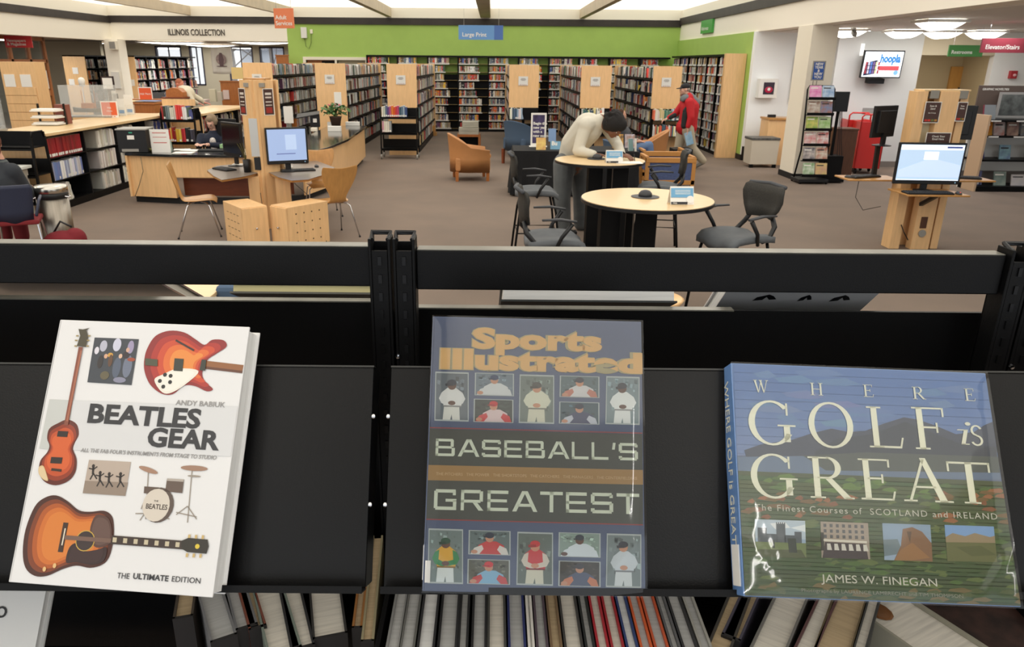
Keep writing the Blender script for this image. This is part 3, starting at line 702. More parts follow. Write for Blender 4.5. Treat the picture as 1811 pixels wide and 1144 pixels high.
def player(c, q, bg, jer, capc, skin, pose=0, legs=None, arms=None):
    """a small printed photograph of a ballplayer; q = four pixel corners TL TR BR BL"""
    c.start()
    def P(u, v):
        x0 = q[0][0]+(q[1][0]-q[0][0])*u; y0 = q[0][1]+(q[1][1]-q[0][1])*u
        x1 = q[3][0]+(q[2][0]-q[3][0])*u; y1 = q[3][1]+(q[2][1]-q[3][1])*u
        return (x0+(x1-x0)*v, y0+(y1-y0)*v)
    def pl(pts, lv, col): c.poly([P(min(max(a, .0), 1), min(max(b, .0), 1)) for a, b in pts], lv, col)
    e = .045
    pl([(-e, -e), (1+e, -e), (1+e, 1+e), (-e, 1+e)], 1, (176, 180, 176)); 
    pl([(.03, .03), (.97, .03), (.97, .97), (.03, .97)], 1.4, bg)
    r = random.Random(str(q))
    for _ in range(34):
        x, y = r.uniform(.05, .88), r.uniform(.05, .7); f = r.uniform(.7, 1.5); s = r.uniform(.04, .12)
        pl([(x, y), (x+s, y+.01), (x+s*.8, y+s), (x, y+s*.8)], 1.8, tuple(min(230, k*f) for k in bg))
    W_ = abs(q[1][0]-q[0][0]); H_ = abs(q[3][1]-q[0][1]); asp = W_/H_
    hx, hy = {0: (.5, .24), 1: (.48, .22), 2: (.55, .26)}[pose]
    arms = arms or jer; hr = .13 if asp < 1 else .13/1.0
    ry = hr if asp > 1 else hr*asp; rx = ry/asp
    if asp > 1: ry, rx = .2, .2/asp
    def el(cx, cy, a, b, lv, col, n=14): pl([(cx+a*math.cos(2*PI*i/n), cy+b*math.sin(2*PI*i/n)) for i in range(n)], lv, col)
    if asp < 1:
        if legs: pl([(.28, .66), (.72, .66), (.74, .97), (.52, .97), (.5, .86), (.46, .97), (.24, .97)], 2.4, legs)
        pl([(.2, .42), (.38, .32), (.62, .32), (.82, .42), (.78, .7), (.26, .7)], 2.8, jer)
        pl([(.2, .42), (.32, .38), (.3, .56), (.5, .62), (.46, .7), (.2, .64), (.12, .54)], 3.2, arms); pl([(.82, .42), (.7, .38), (.72, .56), (.5, .6), (.54, .68), (.82, .64), (.9, .54)], 3.2, arms)
        el(.5, .63, .11, .045, 3.6, skin); pl([(.26, .68), (.78, .68), (.78, .71), (.26, .71)], 3.4, tuple(k*.6 for k in jer))
    else:
        pl([(.16, .97), (.24, .6), (.42, .44), (.66, .44), (.84, .6), (.9, .97)], 2.8, jer)
        pl([(.05, .97), (.14, .72), (.32, .6), (.36, .76), (.26, .97)], 3.2, arms); pl([(.95, .97), (.9, .72), (.74, .6), (.68, .78), (.78, .97)], 3.2, arms)
        el(.14, .88, .08, .08, 3.6, skin)
        rx, ry = .1, .1*asp
    el(hx, hy+ry*.4, rx, ry, 3.4, skin); el(hx, hy-ry*.25, rx*1.08, ry*.72, 3.8, capc); pl([(hx-rx*1.5, hy), (hx+rx*.2, hy-.01), (hx+rx*.2, hy+.04), (hx-rx*1.4, hy+.05)], 4, tuple(k*.8 for k in capc))
    return c.done('player_photograph', M_PRT)
def Q(x0, y0, x1, y1, sk=.028): w = x1-x0; h = y1-y0; return [(x0, y0), (x1, y0+w*sk), (x1, y1+w*sk), (x0-h*.02, y1)]
DKG, GRG = (58, 66, 60), (104, 112, 104)
SK1, SK2 = (196, 140, 110), (96, 62, 48)
player(c, Q(770, 657, 829, 744), (96, 104, 110), (218, 214, 208), (36, 44, 60), SK2, 0, (214, 210, 200))
player(c, Q(840, 659, 909, 699), (110, 122, 130), (206, 204, 200), (40, 56, 90), SK1)
player(c, Q(838, 705, 908, 746), DKG, (214, 190, 186), (196, 40, 44), SK1, arms=(200, 60, 60))
player(c, Q(919, 662, 980, 748), (112, 120, 112), (208, 204, 182), (76, 72, 66), SK1, 0, (206, 200, 178))
player(c, Q(990, 664, 1060, 702), (92, 108, 110), (206, 200, 196), (60, 60, 70), SK1, arms=(190, 120, 100))
player(c, Q(989, 710, 1060, 749), (62, 84, 92), (60, 66, 96), (34, 38, 60), SK1, arms=(190, 190, 196))
player(c, Q(1072, 665, 1131, 750), (120, 134, 136), (222, 220, 214), (50, 52, 60), SK2, 1, (220, 218, 212))
player(c, Q(758, 934, 819, 1031), (112, 124, 120), (218, 164, 52), (30, 74, 52), SK2, 0, (214, 216, 212), (52, 132, 80))
player(c, Q(829, 937, 903, 980), (96, 110, 108), (196, 60, 60), (30, 40, 60), SK1, arms=(214, 206, 196))
player(c, Q(827, 988, 902, 1032), (92, 92, 78), (132, 176, 200), (206, 42, 46), SK1, arms=(196, 70, 70))
player(c, Q(915, 940, 978, 1034), (96, 106, 98), (196, 46, 50), (196, 40, 44), SK1, 0, (206, 200, 180), (206, 196, 180))
player(c, Q(988, 941, 1062, 984), (132, 148, 136), (208, 212, 214), (40, 48, 60), SK2)
player(c, Q(988, 991, 1062, 1036), (56, 50, 40), (74, 84, 108), (50, 48, 52), SK1, arms=(196, 120, 84))
player(c, Q(1073, 943, 1134, 1038), (116, 126, 124), (198, 202, 204), (38, 40, 52), SK1, 1, (206, 208, 206))
# the clear jacket: a thin wavy glossy film over the cover
FILM = bpy.data.materials.new('clear_jacket_film'); FILM.use_nodes = True
_n = FILM.node_tree; _n.nodes.clear(); _o_ = _n.nodes.new('ShaderNodeOutputMaterial'); _x = _n.nodes.new('ShaderNodeMixShader'); _t = _n.nodes.new('ShaderNodeBsdfTransparent'); _g = _n.nodes.new('ShaderNodeBsdfGlossy'); _f = _n.nodes.new('ShaderNodeFresnel')
_g.inputs['Roughness'].default_value = .06; _f.inputs['IOR'].default_value = 1.5
_n.links.new(_f.outputs[0], _x.inputs[0]); _n.links.new(_t.outputs[0], _x.inputs[1]); _n.links.new(_g.outputs[0], _x.inputs[2]); _n.links.new(_x.outputs[0], _o_.inputs[0])
def film(th, w, h, seed, amp=.0014):
    r = random.Random(seed); m = MB(); nx, nz = 46, 56; vs = []; fs = []
    bumps = [(r.uniform(0, w), r.uniform(0, h), r.uniform(.012, .05), r.uniform(-1, 1)) for _ in range(16)]
    folds = [(r.choice((0, w)), r.choice((0, h)), r.uniform(.3, 1.2), r.uniform(.02, .07)) for _ in range(5)]
    for i in range(nx+1):
        for j in range(nz+1):
            x = -.001+(w+.003)*i/nx; z = -.0015+(h+.003)*j/nz; y = 0
            for bx, bz, br, ba in bumps: y += ba*amp*.5*math.exp(-((x-bx)**2+((z-bz)*.7)**2)/(br*br))
            for fx, fz, fk, fd in folds:
                dd = abs(abs(x-fx)+fk*abs(z-fz)-fd); y -= amp*.8*math.exp(-(dd/.004)**2)*math.exp(-((x-fx)**2+(z-fz)**2)/.006)
            edge = min(x+.001, w+.002-x, z+.0015, h+.0015-z); k = min(1, max(0, edge/.012))
            vs.append((x, -.0034+(y)*k+(1-k)*.0016, z))
    for i in range(nx):
        for j in range(nz): a = i*(nz+1)+j; fs.append((a, a+nz+1, a+nz+2, a+1))
    m.add(vs, fs); return m.build('clear_jacket', FILM, th, smooth=True)
film(b2, w2, h2, 5)
MB().b2((-.0014, .002, .012), (-.0006, .02, .05)).build('spine_label', WHITE, b2)
for px_, py_ in ((752, 1010),):
    u = c.uv(px_, py_); MB().b2((u[0], -.0022, u[1]-.012), (u[0]+.006, -.002, u[1]+.012)).build('white_sticker', WHITE, b2)

# --- golf book
b3 = disp_book('golf_book', 'wide blue and green hardback in clear jacket titled WHERE GOLF is GREAT', (.2826, .6775, 1.5459), (-35.59, 1.82, -.31))
w3, h3 = .3082, .265
BLUE = mat('sky_blue_cover', (104, 142, 196), .35, coat=.4)
book_body(b3, w3, h3, .036, BLUE, PAGE)
c = Cover(b3, w3, h3); c.gain = (1.12, 1.12, 1.08)
c.start(); Wp = [(1297, 642), (1741, 660), (1808, 1072), (1312, 1056)]
def gp(u, v):
    x0 = Wp[0][0]+(Wp[1][0]-Wp[0][0])*u; y0 = Wp[0][1]+(Wp[1][1]-Wp[0][1])*u; x1 = Wp[3][0]+(Wp[2][0]-Wp[3][0])*u; y1 = Wp[3][1]+(Wp[2][1]-Wp[3][1])*u
    return (x0+(x1-x0)*v, y0+(y1-y0)*v)
n = 26
for i in range(n):
    v = i/n; t = min(1, v/.42)
    col = (int(82+t*40), int(116+t*22), int(172+t*6)) if v < .40 else None
    if col: c.poly([gp(0, v), gp(1, v), gp(1, v+1/n+.002), gp(0, v+1/n+.002)], 0, col)
rr = random.Random(8)
for i in range(18):
    u, v = rr.uniform(.0, .8), rr.uniform(.02, .26); f = rr.uniform(.05, .16)
    c.poly([gp(u, v), gp(u+f, v-.015), gp(u+f*1.5, v+.01), gp(u+f, v+.02), gp(u+.02, v+.018)], .3+rr.random()*.3, (int(94+60*v+rr.uniform(-4, 10)), int(122+50*v+rr.uniform(-4, 8)), 174))
c.poly([gp(0, .395), gp(1, .36), gp(1, .52), gp(0, .52)], .8, (96, 110, 138))
mt = [(1316, 796), (1345, 786), (1400, 778), (1436, 766), (1470, 758), (1500, 764), (1530, 762), (1560, 750), (1598, 738), (1622, 742), (1652, 752), (1690, 768), (1722, 764), (1740, 752), (1757, 746)]
c.poly([mt[0]]+mt[1:]+[(1766, 800), (1560, 812), (1320, 812)], 1.2, (74, 82, 100))
c.poly([(1440, 800), (1480, 776), (1540, 768), (1600, 746), (1660, 770), (1700, 786), (1764, 790), (1766, 830), (1440, 828)], 1.6, (66, 74, 88))
c.poly([(1303, 808), (1440, 806), (1600, 816), (1768, 820), (1768, 848), (1305, 842)], 2, (104, 122, 150)); c.poly([(1420, 806), (1530, 800), (1768, 808), (1768, 836), (1460, 832)], 2.1, (84, 92, 92))
n = 30
for i in range(n):
    v = .46+.54*i/n
    c.poly([gp(0, v), gp(1, v+.005), gp(1, min(1, v+.54/n+.01)), gp(0, min(1, v+.54/n+.003))], 2.4, (int(78-10*v+rr.uniform(-5, 5)), int(98-14*v+rr.uniform(-5, 5)), int(58+rr.uniform(-4, 4))))
for i in range(260):
    u, v = rr.random(), rr.uniform(.47, .995); s = rr.uniform(.01, .05)
    heath = (u < .42 and .52 < v < .66) or (u > .72 and .50 < v < .64)
    base = rr.choice(((150, 100, 66), (132, 86, 58), (116, 92, 56))) if heath else rr.choice(((82, 108, 60), (62, 84, 50), (96, 112, 66), (72, 88, 58)))
    if v > .93: base = rr.choice(((112, 100, 66), (82, 94, 60)))
    if v < .54 and u < .7: base = rr.choice(((96, 124, 62), (84, 112, 60)))
    c.poly([gp(u, v), gp(min(1, u+s), v-.006), gp(min(1, u+s*1.6), v+.006), gp(min(1, u+s), min(1, v+.016)), gp(max(0, u-.01), min(1, v+.01))], 2.8+rr.random()*.6, base)
c.done('coast_landscape_picture', M_PRT)
IV = (226, 224, 208)
ws = mat('ivory_print', IV, .4)
c.start()
for ch, x_, y_, w_ in (('W', 1332, 694, 25), ('H', 1432, 699, 22), ('E', 1526, 702, 16), ('R', 1613, 706, 20), ('E', 1705, 709, 16)): c.word(ch, SER, x_, y_, x_+w_, y_-21, 5, IV)
c.done('title_small', M_PRT)
c.start()
for ch, x_, y_, w_, h_ in (('G', 1325, 784, 76, 72), ('O', 1432, 789, 72, 74), ('L', 1535, 791, 54, 70), ('F', 1616, 794, 52, 72), ('i', 1694, 786, 18, 42), ('s', 1713, 788, 22, 56)): c.word(ch, SER, x_, y_, x_+w_, y_-h_, 5, IV)
c.done('title', M_PRT)
c.start()
for ch, x_, y_, w_, h_ in (('G', 1329, 878, 76, 72), ('R', 1430, 880, 70, 70), ('E', 1520, 883, 56, 70), ('A', 1598, 886, 74, 72), ('T', 1678, 889, 72, 70)): c.word(ch, SER, x_, y_, x_+w_, y_-h_, 5, IV)
c.done('title', M_PRT)
c.txt('The Finest Courses of  SCOTLAND and IRELAND', 1334, 902, 1760, 11, ws, 'subtitle', lv=5, space=1.2)
c.txt('JAMES W. FINEGAN', 1453, 1029, 1657, 14, ws, 'author', lv=5); c.txt('Photographs by LAURENCE LAMBRECHT and TIM THOMPSON', 1416, 1046, 1700, 6, mat('dim_print', (160, 160, 140), .5), 'credit_line', lv=5)
def gphoto(q, name, fn):
    c.start(); c.poly(q, 4, (150, 170, 196))
    def P(u, v):
        x0 = q[0][0]+(q[1][0]-q[0][0])*u; y0 = q[0][1]+(q[1][1]-q[0][1])*u; x1 = q[3][0]+(q[2][0]-q[3][0])*u; y1 = q[3][1]+(q[2][1]-q[3][1])*u
        return (x0+(x1-x0)*v, y0+(y1-y0)*v)
    fn(lambda pts, lv, col: c.poly([P(*p) for p in pts], lv, col)); c.done(name, M_PRT)
def f1(p):
    p([(0, .0), (1, 0), (1, .5), (0, .5)], 4.3, (178, 192, 208)); p([(.3, .1), (.6, .05), (.7, .2), (.4, .25)], 4.6, (220, 224, 230)); p([(.7, .2), (1, .1), (1, .3)], 4.6, (216, 222, 230))
    for x, w, y in ((.05, .18, .22), (.22, .22, .38), (.42, .18, .1), (.58, .2, .4), (.78, .14, .3), (.65, .14, .55)): p([(x, y), (x+w, y), (x+w, .62), (x, .62)], 5, (84, 92, 100))
    for k in range(5): p([(.42+k*.04, .06), (.44+k*.04, .06), (.44+k*.04, .12), (.42+k*.04, .12)], 5.2, (84, 92, 100))
    p([(0, .6), (1, .6), (1, 1), (0, 1)], 5.1, (112, 126, 84)); p([(.05, .8), (.9, .78), (1, 1), (0, 1)], 5.5, (84, 92, 66)); p([(.64, .48), (.8, .48), (.82, .86), (.66, .86)], 5.8, (60, 68, 64)); p([(.34, .54), (.38, .54), (.38, .76), (.34, .76)], 5.8, (60, 68, 64))
def f2(p):
    p([(0, 0), (1, 0), (1, 1), (0, 1)], 4.3, (158, 146, 136))
    for i in range(7):
        for j in range(3): p([(.06+i*.13, .06+j*.15), (.12+i*.13, .06+j*.15), (.12+i*.13, .15+j*.15), (.06+i*.13, .15+j*.15)], 4.8, (84, 86, 92))
    p([(.05, .48), (.95, .5), (.95, .56), (.05, .54)], 5, (212, 208, 200)); p([(.08, .56), (.92, .58), (.96, 1), (.02, 1)], 4.9, (70, 62, 66))
    for i in range(6): p([(.12+i*.15, .6), (.19+i*.15, .6), (.22+i*.15, .78), (.12+i*.15, .78)], 5.3, (206, 204, 200))
    p([(0, .3), (.06, .3), (.06, .8), (0, .8)], 5, (60, 60, 56))
def f3(p):
    p([(0, 0), (1, 0), (1, .55), (0, .5)], 4.3, (138, 160, 186)); p([(0, .45), (.3, .42), (.4, .8), (0, .9)], 4.6, (112, 128, 138)); p([(.42, .14), (.62, .08), (.82, .2), (1, .5), (1, 1), (.2, 1), (.36, .6)], 5, (132, 100, 76)); p([(.36, .7), (.6, .5), (.95, .9), (.5, 1), (.2, 1)], 5.3, (150, 112, 76)); p([(.5, .2), (.6, .2), (.55, .5)], 5.5, (96, 76, 62))
def f4(p):
    p([(0, 0), (1, 0), (1, .4), (0, .4)], 4.3, (126, 160, 204)); p([(0, .34), (.15, .22), (.4, .3), (.6, .2), (.9, .3), (1, .26), (1, .5), (0, .5)], 4.8, (150, 134, 110)); p([(0, .48), (1, .46), (1, 1), (0, 1)], 5, (104, 108, 72)); p([(.2, .6), (.7, .55), (1, .8), (.5, .85)], 5.4, (92, 98, 64))
gphoto([(1334, 918), (1423, 921), (1425, 987), (1336, 984)], 'castle_photograph', f1)
gphoto([(1450, 922), (1534, 925), (1538, 989), (1452, 986)], 'hotel_photograph', f2)
gphoto([(1559, 925), (1644, 928), (1648, 993), (1563, 990)], 'headland_photograph', f3)
gphoto([(1669, 928), (1756, 931), (1762, 994), (1674, 992)], 'seaside_photograph', f4)
film(b3, w3, h3, 21, .002)
sp = Matrix.Translation((-.0014, 0, 0)) @ frame((0, .010, h3-.012), (0, 0, -1), (0, -1, 0))
sp = Matrix.Translation((-.0012, .026, h3-.010)) @ Matrix(((0, 0, -1, 0), (0, 1, 0, 0), (-1, 0, 0, 0), (0, 0, 0, 1)))
text('WHERE GOLF is GREAT', .02, ws, 'spine_title', b3, Matrix.Translation((-.0012, .012, h3-.02)) @ Matrix(((0, 0, -1, 0), (0, -1, 0, 0), (-1, 0, 0, 0), (0, 0, 0, 1))) @ Matrix.Translation((0, -.014, 0)), ext=.0002, width=.19)
MB().b2((-.0014, .006, .010), (-.0006, .03, .055)).build('spine_label', WHITE, b3)
# ================================================================== BOOKS AND BOOKCASES
PAL = [(206, 200, 188), (190, 184, 172), (222, 218, 210), (150, 40, 40), (122, 34, 36), (178, 60, 50), (60, 66, 84), (44, 60, 96), (86, 100, 120), (66, 84, 70), (44, 60, 50), (120, 96, 72), (150, 128, 98), (186, 160, 116), (40, 38, 40), (28, 28, 32), (96, 92, 90), (128, 124, 120), (160, 156, 150), (200, 120, 56), (200, 170, 80), (132, 70, 84), (98, 64, 92), (110, 130, 132), (84, 60, 48), (176, 112, 104), (212, 206, 196), (140, 136, 128)]
PAPER = PAL+[(206, 96, 40), (214, 170, 60), (180, 44, 44), (196, 60, 60), (214, 206, 196), (70, 90, 150), (190, 150, 70), (226, 220, 210)]
BULK = MB()                      # every book past the nearest 300
bk_rng = random.Random(5)
# one small book shared by the individually built ones: x thickness, y depth (spine at -y), z height, all 0..1
_m = MB(); _m.add([(0, .06, 0), (.2, 0, 0), (.8, 0, 0), (1, .06, 0), (1, 1, 0), (0, 1, 0), (0, .06, 1), (.2, 0, 1), (.8, 0, 1), (1, .06, 1), (1, 1, 1), (0, 1, 1)],
   [(0, 1, 7, 6), (1, 2, 8, 7), (2, 3, 9, 8), (3, 4, 10, 9), (5, 0, 6, 11), (0, 5, 4, 3, 2, 1)], 0)
_m.add([(0, .06, 1), (.2, 0, 1), (.8, 0, 1), (1, .06, 1), (1, 1, 1), (0, 1, 1), (1, 1, 0), (0, 1, 0)], [(0, 1, 2, 3, 4, 5), (5, 4, 6, 7)], 1)
_o = _m.build('book', [M_OBJ, PAGE]); SMALLBOOK = _o.data; bpy.data.objects.remove(_o)
_l = MB().add([(.1, -.01, .05), (.9, -.01, .05), (.9, -.01, .2), (.1, -.01, .2)], [(0, 1, 2, 3)]); _o = _l.build('spine_label', WHITE); LABELMESH = _o.data; bpy.data.objects.remove(_o)
NB = [0]
CN = [('white', (222, 220, 214)), ('pale grey', (180, 176, 170)), ('grey', (120, 118, 114)), ('black', (26, 26, 28)), ('dark red', (130, 34, 36)), ('red', (190, 56, 50)), ('navy', (44, 58, 96)), ('blue', (90, 110, 150)), ('green', (62, 90, 66)), ('brown', (96, 70, 52)), ('tan', (176, 150, 110)), ('orange', (204, 120, 54)), ('yellow', (214, 186, 90)), ('purple', (104, 66, 92)), ('pink', (180, 116, 108))]
def cname(c): return min(CN, key=lambda n: sum((a-b)**2 for a, b in zip(n[1], c)))[0]
ORD = ['first', 'second', 'third', 'fourth', 'fifth', 'sixth', 'seventh', 'eighth', 'ninth', 'tenth', 'eleventh', 'twelfth', 'thirteenth', 'fourteenth', 'fifteenth', 'sixteenth', 'seventeenth', 'eighteenth', 'nineteenth', 'twentieth']
def ordn(n): return ORD[n] if n < 20 else 'twenty-%s' % ORD[n-20] if n < 29 else 'thirtieth' if n == 29 else 'thirty-%s' % ORD[n-30]
ROWN = {}
def ind_book(M, s, col, label, group, lab=True):
    o = bpy.data.objects.new('book', SMALLBOOK); C.objects.link(o)
    o.matrix_world = M @ Matrix.Diagonal((s[0], s[1], s[2], 1)); o.color = lin(col)
    tag(o, label, 'book', group); NB[0] += 1
    if lab:
        l = bpy.data.objects.new('spine_label', LABELMESH); C.objects.link(l); l.parent = o
    return o
def book_row(org, ax, nrm, length, h=(.19, .26), th=(.018, .042), dp=.16, pal=PAL, label=None, group=None, lean=.25, mute=1.0, labels=.5, rnd=bk_rng, back=0):
    """books side by side from org along ax, spines towards nrm; individual objects when a label is given"""
    ax = Vector(ax).normalized(); nrm = Vector(nrm).normalized(); x = 0
    # local frame: x along shelf, -y towards the reader
    R = Matrix((ax, -nrm, Vector((0, 0, 1)))).transposed()
    base = rnd.choice(pal); run = 0
    while x < length:
        t = rnd.uniform(*th); hh = rnd.uniform(*h); d = dp*rnd.uniform(.8, 1)
        if x+t > length: break
        if run <= 0: base = rnd.choice(pal); run = rnd.choice((1, 1, 1, 2, 3))
        run -= 1; k = rnd.uniform(.95, 1.25)*mute; col = tuple(max(8, min(245, c_*k+rnd.uniform(-6, 6))) for c_ in base)
        p = Vector(org)+ax*x+nrm*rnd.uniform(-.012, .004)-nrm*back
        a = 0
        if x+t*2.2 > length and lean and rnd.random() < .8: a = -lean
        M = Matrix.Translation(p) @ R.to_4x4() @ Matrix.Rotation(a, 4, 'Y')
        if label:
            k_i = ROWN.get(label, 0); ROWN[label] = k_i+1
            ind_book(M, (t*.96, d, hh), col, ('%s %s, %s %s' % (cname(col), label, ordn(k_i), 'from left' if abs(nrm.y) > .5 else 'from near end')).replace('on the ', 'on ', 1), group, rnd.random() < labels)
        else:
            BULK.M = M; BULK.b2((0, 0, 0), (t*.95, d, hh), 0, lin(col))
            if rnd.random() < .6: BULK.add([(t*.1, -.002, hh*.05), (t*.86, -.002, hh*.05), (t*.86, -.002, hh*.2), (t*.1, -.002, hh*.2)], [(0, 1, 2, 3)], 0, lin((206, 204, 198)))
            if rnd.random() < .45: z_ = rnd.uniform(.4, .75); c2 = tuple(min(245, 255-c_*.7) for c_ in col); BULK.add([(t*.2, -.002, hh*z_), (t*.76, -.002, hh*z_), (t*.76, -.002, hh*(z_+.16)), (t*.2, -.002, hh*(z_+.16))], [(0, 1, 2, 3)], 0, lin(c2))
        x += t
    return x
def unit(px0, px1, Y, z):  # helper for widths
    return aty(px0, 110, Y).x, aty(px1, 110, Y).x
# ------------------------------------------------------------------ bays along the back green wall
BX0 = aty(652.5, 150, YB).x; PITCHW = (aty(1178, 150, YB).x-BX0)/10
WOODLINE = mat('bare_shelf_edge', (150, 128, 84), .5)
for i in range(10):
    x0 = BX0+i*PITCHW; x1 = x0+PITCHW
    t = thing('wall_bookcase', 'black bookcase bay of paperbacks on the green back wall, bay %s from the left' % ['one', 'two', 'three', 'four', 'five', 'six', 'seven', 'eight', 'nine', 'ten'][i], 'bookcase', (x0, YB-.32, 0), group='bookcase bays on the back wall')
    w = PITCHW
    MB().b2((0, 0, 0), (.035, .3, 2.32)).build('side_panel', BLACKS, t)
    MB().b2((.035, .285, 0), (w, .30, 1.75)).build('back_panel', BLACKS, t)
    MB().b2((0, -.01, 2.27), (w, .3, 2.32)).build('canopy', BLACK, t)
    MB().b2((.035, .0, 0), (w, .3, .07)).build('base', BLACK, t)
    for k in range(9):
        z = .09+k*.247
        sh = MB().b2((.035, .02, z), (w, .27, z+.014)).build('shelf', BLACKS, t)
        full = rr.uniform(.52, .8)*w
        MB().b2((.037, .008, z-.012), (.04+full, .018, z+.016)).build('label_strip', WHITEM, sh)
        MB().b2((.04+full, .008, z+.002), (w, .018, z+.014)).build('shelf_edge', WOODLINE, sh)
        book_row((x0+.05, YB-.29, z+.014), (1, 0, 0), (0, -1, 0), full-.02, h=(.165, .185), th=(.018, .034), dp=.11, pal=PAPER, lean=0)
# ------------------------------------------------------------------ bays along the right green wall
RY0, RY1 = 18.05, 24.2
for i in range(6):
    y1 = 18.35+i*.98
    t = thing('wall_bookcase', 'black bookcase bay on the right green wall, %s from the wooden end panel' % ['first', 'second', 'third', 'fourth', 'fifth', 'sixth'][i], 'bookcase', (5.84, y1, 0), group='bookcase bays on the right wall')
    MB().b2((-.34, 0, 0), (0, .03, 2.34)).build('side_panel', BLACKS, t)
    MB().b2((-.02, .03, 0), (0, .98, 2.0)).build('back_panel', BLACKS, t)
    MB().b2((-.36, 0, 2.30), (0, .97, 2.35)).build('canopy', BLACK, t)
    MB().b2((-.34, .0, 0), (0, .98, .07)).build('base', BLACK, t)
    for k in range(10):
        z = .09+k*.222
        sh = MB().b2((-.32, .03, z), (-.02, .98, z+.014)).build('shelf', BLACKS, t)
        for s0 in (.06, .52):
            full = rr.uniform(.28, .40)
            MB().b2((-.336, s0, z-.01), (-.326, s0+full, z+.03)).build('label_strip', WHITEM, sh)
            book_row((5.52, y1+s0+full, z+.014), (0, -1, 0), (-1, 0, 0), full-.01, h=(.15, .19), th=(.014, .028), dp=.13, pal=PAPER+[(220, 216, 206)]*10, lean=0)
tag(MB().b2((5.36, 18.20, 0), (5.84, 18.34, 2.36)).build('end_panel_board', MAPLE, bevel=.004), 'tall maple end panel closing the right wall bookcases', 'panel')
# ------------------------------------------------------------------ free-standing ranges with maple end panels
SIGNP = mat('sign_acrylic', (222, 222, 218), .3)
def range_(px0, px1, side, y0, y1, full_panel, label, ind=None, endcap=None):
    xa, xb = aty(px0, 113, y0).x, aty(px1, 113, y0).x; w = xb-xa; L = y1-y0
    t = thing('library_range', label, 'bookcase', (xa, y0, 0))
    MB().b2((0, 0, 0 if full_panel else 1.12), (w, .03, 2.07)).build('end_panel', MAPLE, t, bevel=.003)
    if not full_panel: MB().b2((.02, .03, 0), (w-.02, .05, 1.2)).build('end_board', MAPLE, t)
    MB().b2((0, L-.03, 0), (w, L, 2.07)).build('end_panel', MAPLE, t)
    MB().b2((.02, .03, 0), (w-.02, L-.03, .09)).build('base', BLACK, t)
    MB().b2((w/2-.01, .03, .09), (w/2+.01, L-.03, 2.0)).build('centre_panel', BLACKS, t)
    nb = int(L/.92); bw = (L-.06)/nb
    for k in range(nb+1):
        y = .03+k*bw
        MB().b2((w/2-.03, y-.015, .09), (w/2+.03, y+.015, 2.05)).build('upright', BLACK, t)
    for s in (side,):
        xo = w-.02 if s > 0 else .02
        for k in range(6):
            z = .12+k*.332
            for b in range(nb):
                y = .03+b*bw
                sh = MB().b2((w/2, y+.01, z), (xo, y+bw-.01, z+.015)).build('shelf', BLACKS, t)
                MB().b2((xo-.006*s, y+.01, z-.03), (xo, y+bw-.01, z+.015)).build('shelf_edge', BLACKP, sh)
                n = 2 if rr.random() < .55 else 1
                segs = [(.02, rr.uniform(.26, .42)), (.47, rr.uniform(.26, .4))] if n == 2 else [(.02, rr.uniform(.55, .86))]
                for s0, l0 in segs:
                    o_ = (xa+xo-.02*s, y0+y+s0+l0, z+.015) if s < 0 else (xa+xo-.02*s, y0+y+s0, z+.015)
                    lb = gp_ = None
                    if ind and b < ind[0] and k >= 6-ind[1]:
                        lb = ind[2] % ['bottom', 'fifth', 'fourth', 'third', 'second', 'top'][k]; gp_ = ind[3]
                    book_row(o_, (0, -1, 0) if s < 0 else (0, 1, 0), (s, 0, 0), l0, h=(.20, .26), th=(.02, .04), dp=.17, pal=PAL+[(206, 202, 194), (178, 174, 168), (196, 190, 176), (150, 148, 144)]*4, label=lb, group=gp_, mute=1.08)
                    if n == 2:
                        be = MB(); e0 = y+s0+(l0+.02 if s > 0 else -.012); be.add([(xo-.03*s, e0, z+.015), (xo-.19*s, e0, z+.015), (xo-.19*s, e0, z+.2), (xo-.12*s, e0, z+.2), (xo-.03*s, e0+.0, z+.05)], [(0, 1, 2, 3, 4)])
                        be.build('bookend', BLACK, sh)
    # acrylic sign on the end panel
    c0 = w/2-.02; sg = MB().b2((c0-.11, -.02, 1.62), (c0+.11, -.008, 1.82)).build('sign_holder', SIGNP, t)
    for k, (a, z, hgt) in enumerate(((.05, 1.765, .012), (.065, 1.745, .012), (.045, 1.725, .012))):
        stuff(MB().b2((c0-a, -.021, z), (c0+a, -.0201, z+hgt)).build('printed_line', TXT_G, sg))
    for k in range(4): MB().b2((c0-.075+k*.043, -.022, 1.632), (c0-.05+k*.043, -.0201, 1.642)).build('printed_dash', mat('dusty_red', (176, 120, 110), .6), sg)
    if endcap:
        # low shelves fixed to the end of the range
        for z, l0 in ((.86, endcap[0]), (.50, endcap[1])):
            MB().b2((0, -.30, z), (w, 0, z+.015)).build('end_shelf', BLACKS, t)
            MB().b2((0, -.01, z), (w, .0, z+.26)).build('end_back', BLACKS, t)
            book_row((xa+.02, y0-.28, z+.015), (1, 0, 0), (0, -1, 0), l0*w, h=(.2, .27), th=(.022, .04), dp=.17, pal=[(206, 208, 196), (96, 140, 120), (216, 204, 150), (220, 216, 208), (70, 90, 110), (200, 100, 80), (150, 170, 190), (60, 110, 96)], label=endcap[2] % ('upper' if z > .7 else 'lower'), group=endcap[3])
        for xx in (0, w-.015): MB().b2((xx, -.30, .30), (xx+.015, 0, .9)).build('side_bracket', BLACK, t)
        MB().b2((.0, -.3, .12), (w, 0, .135)).build('end_shelf', BLACKS, t)
    return t
NE, FE = 18.2, 24.0
range_(428, 480, 1, NE, FE, True, 'bookcase range with maple end panel, leftmost, half hidden by the computer kiosk')
range_(556, 610, 1, NE, FE, True, 'bookcase range with maple end panel standing behind the potted plant')
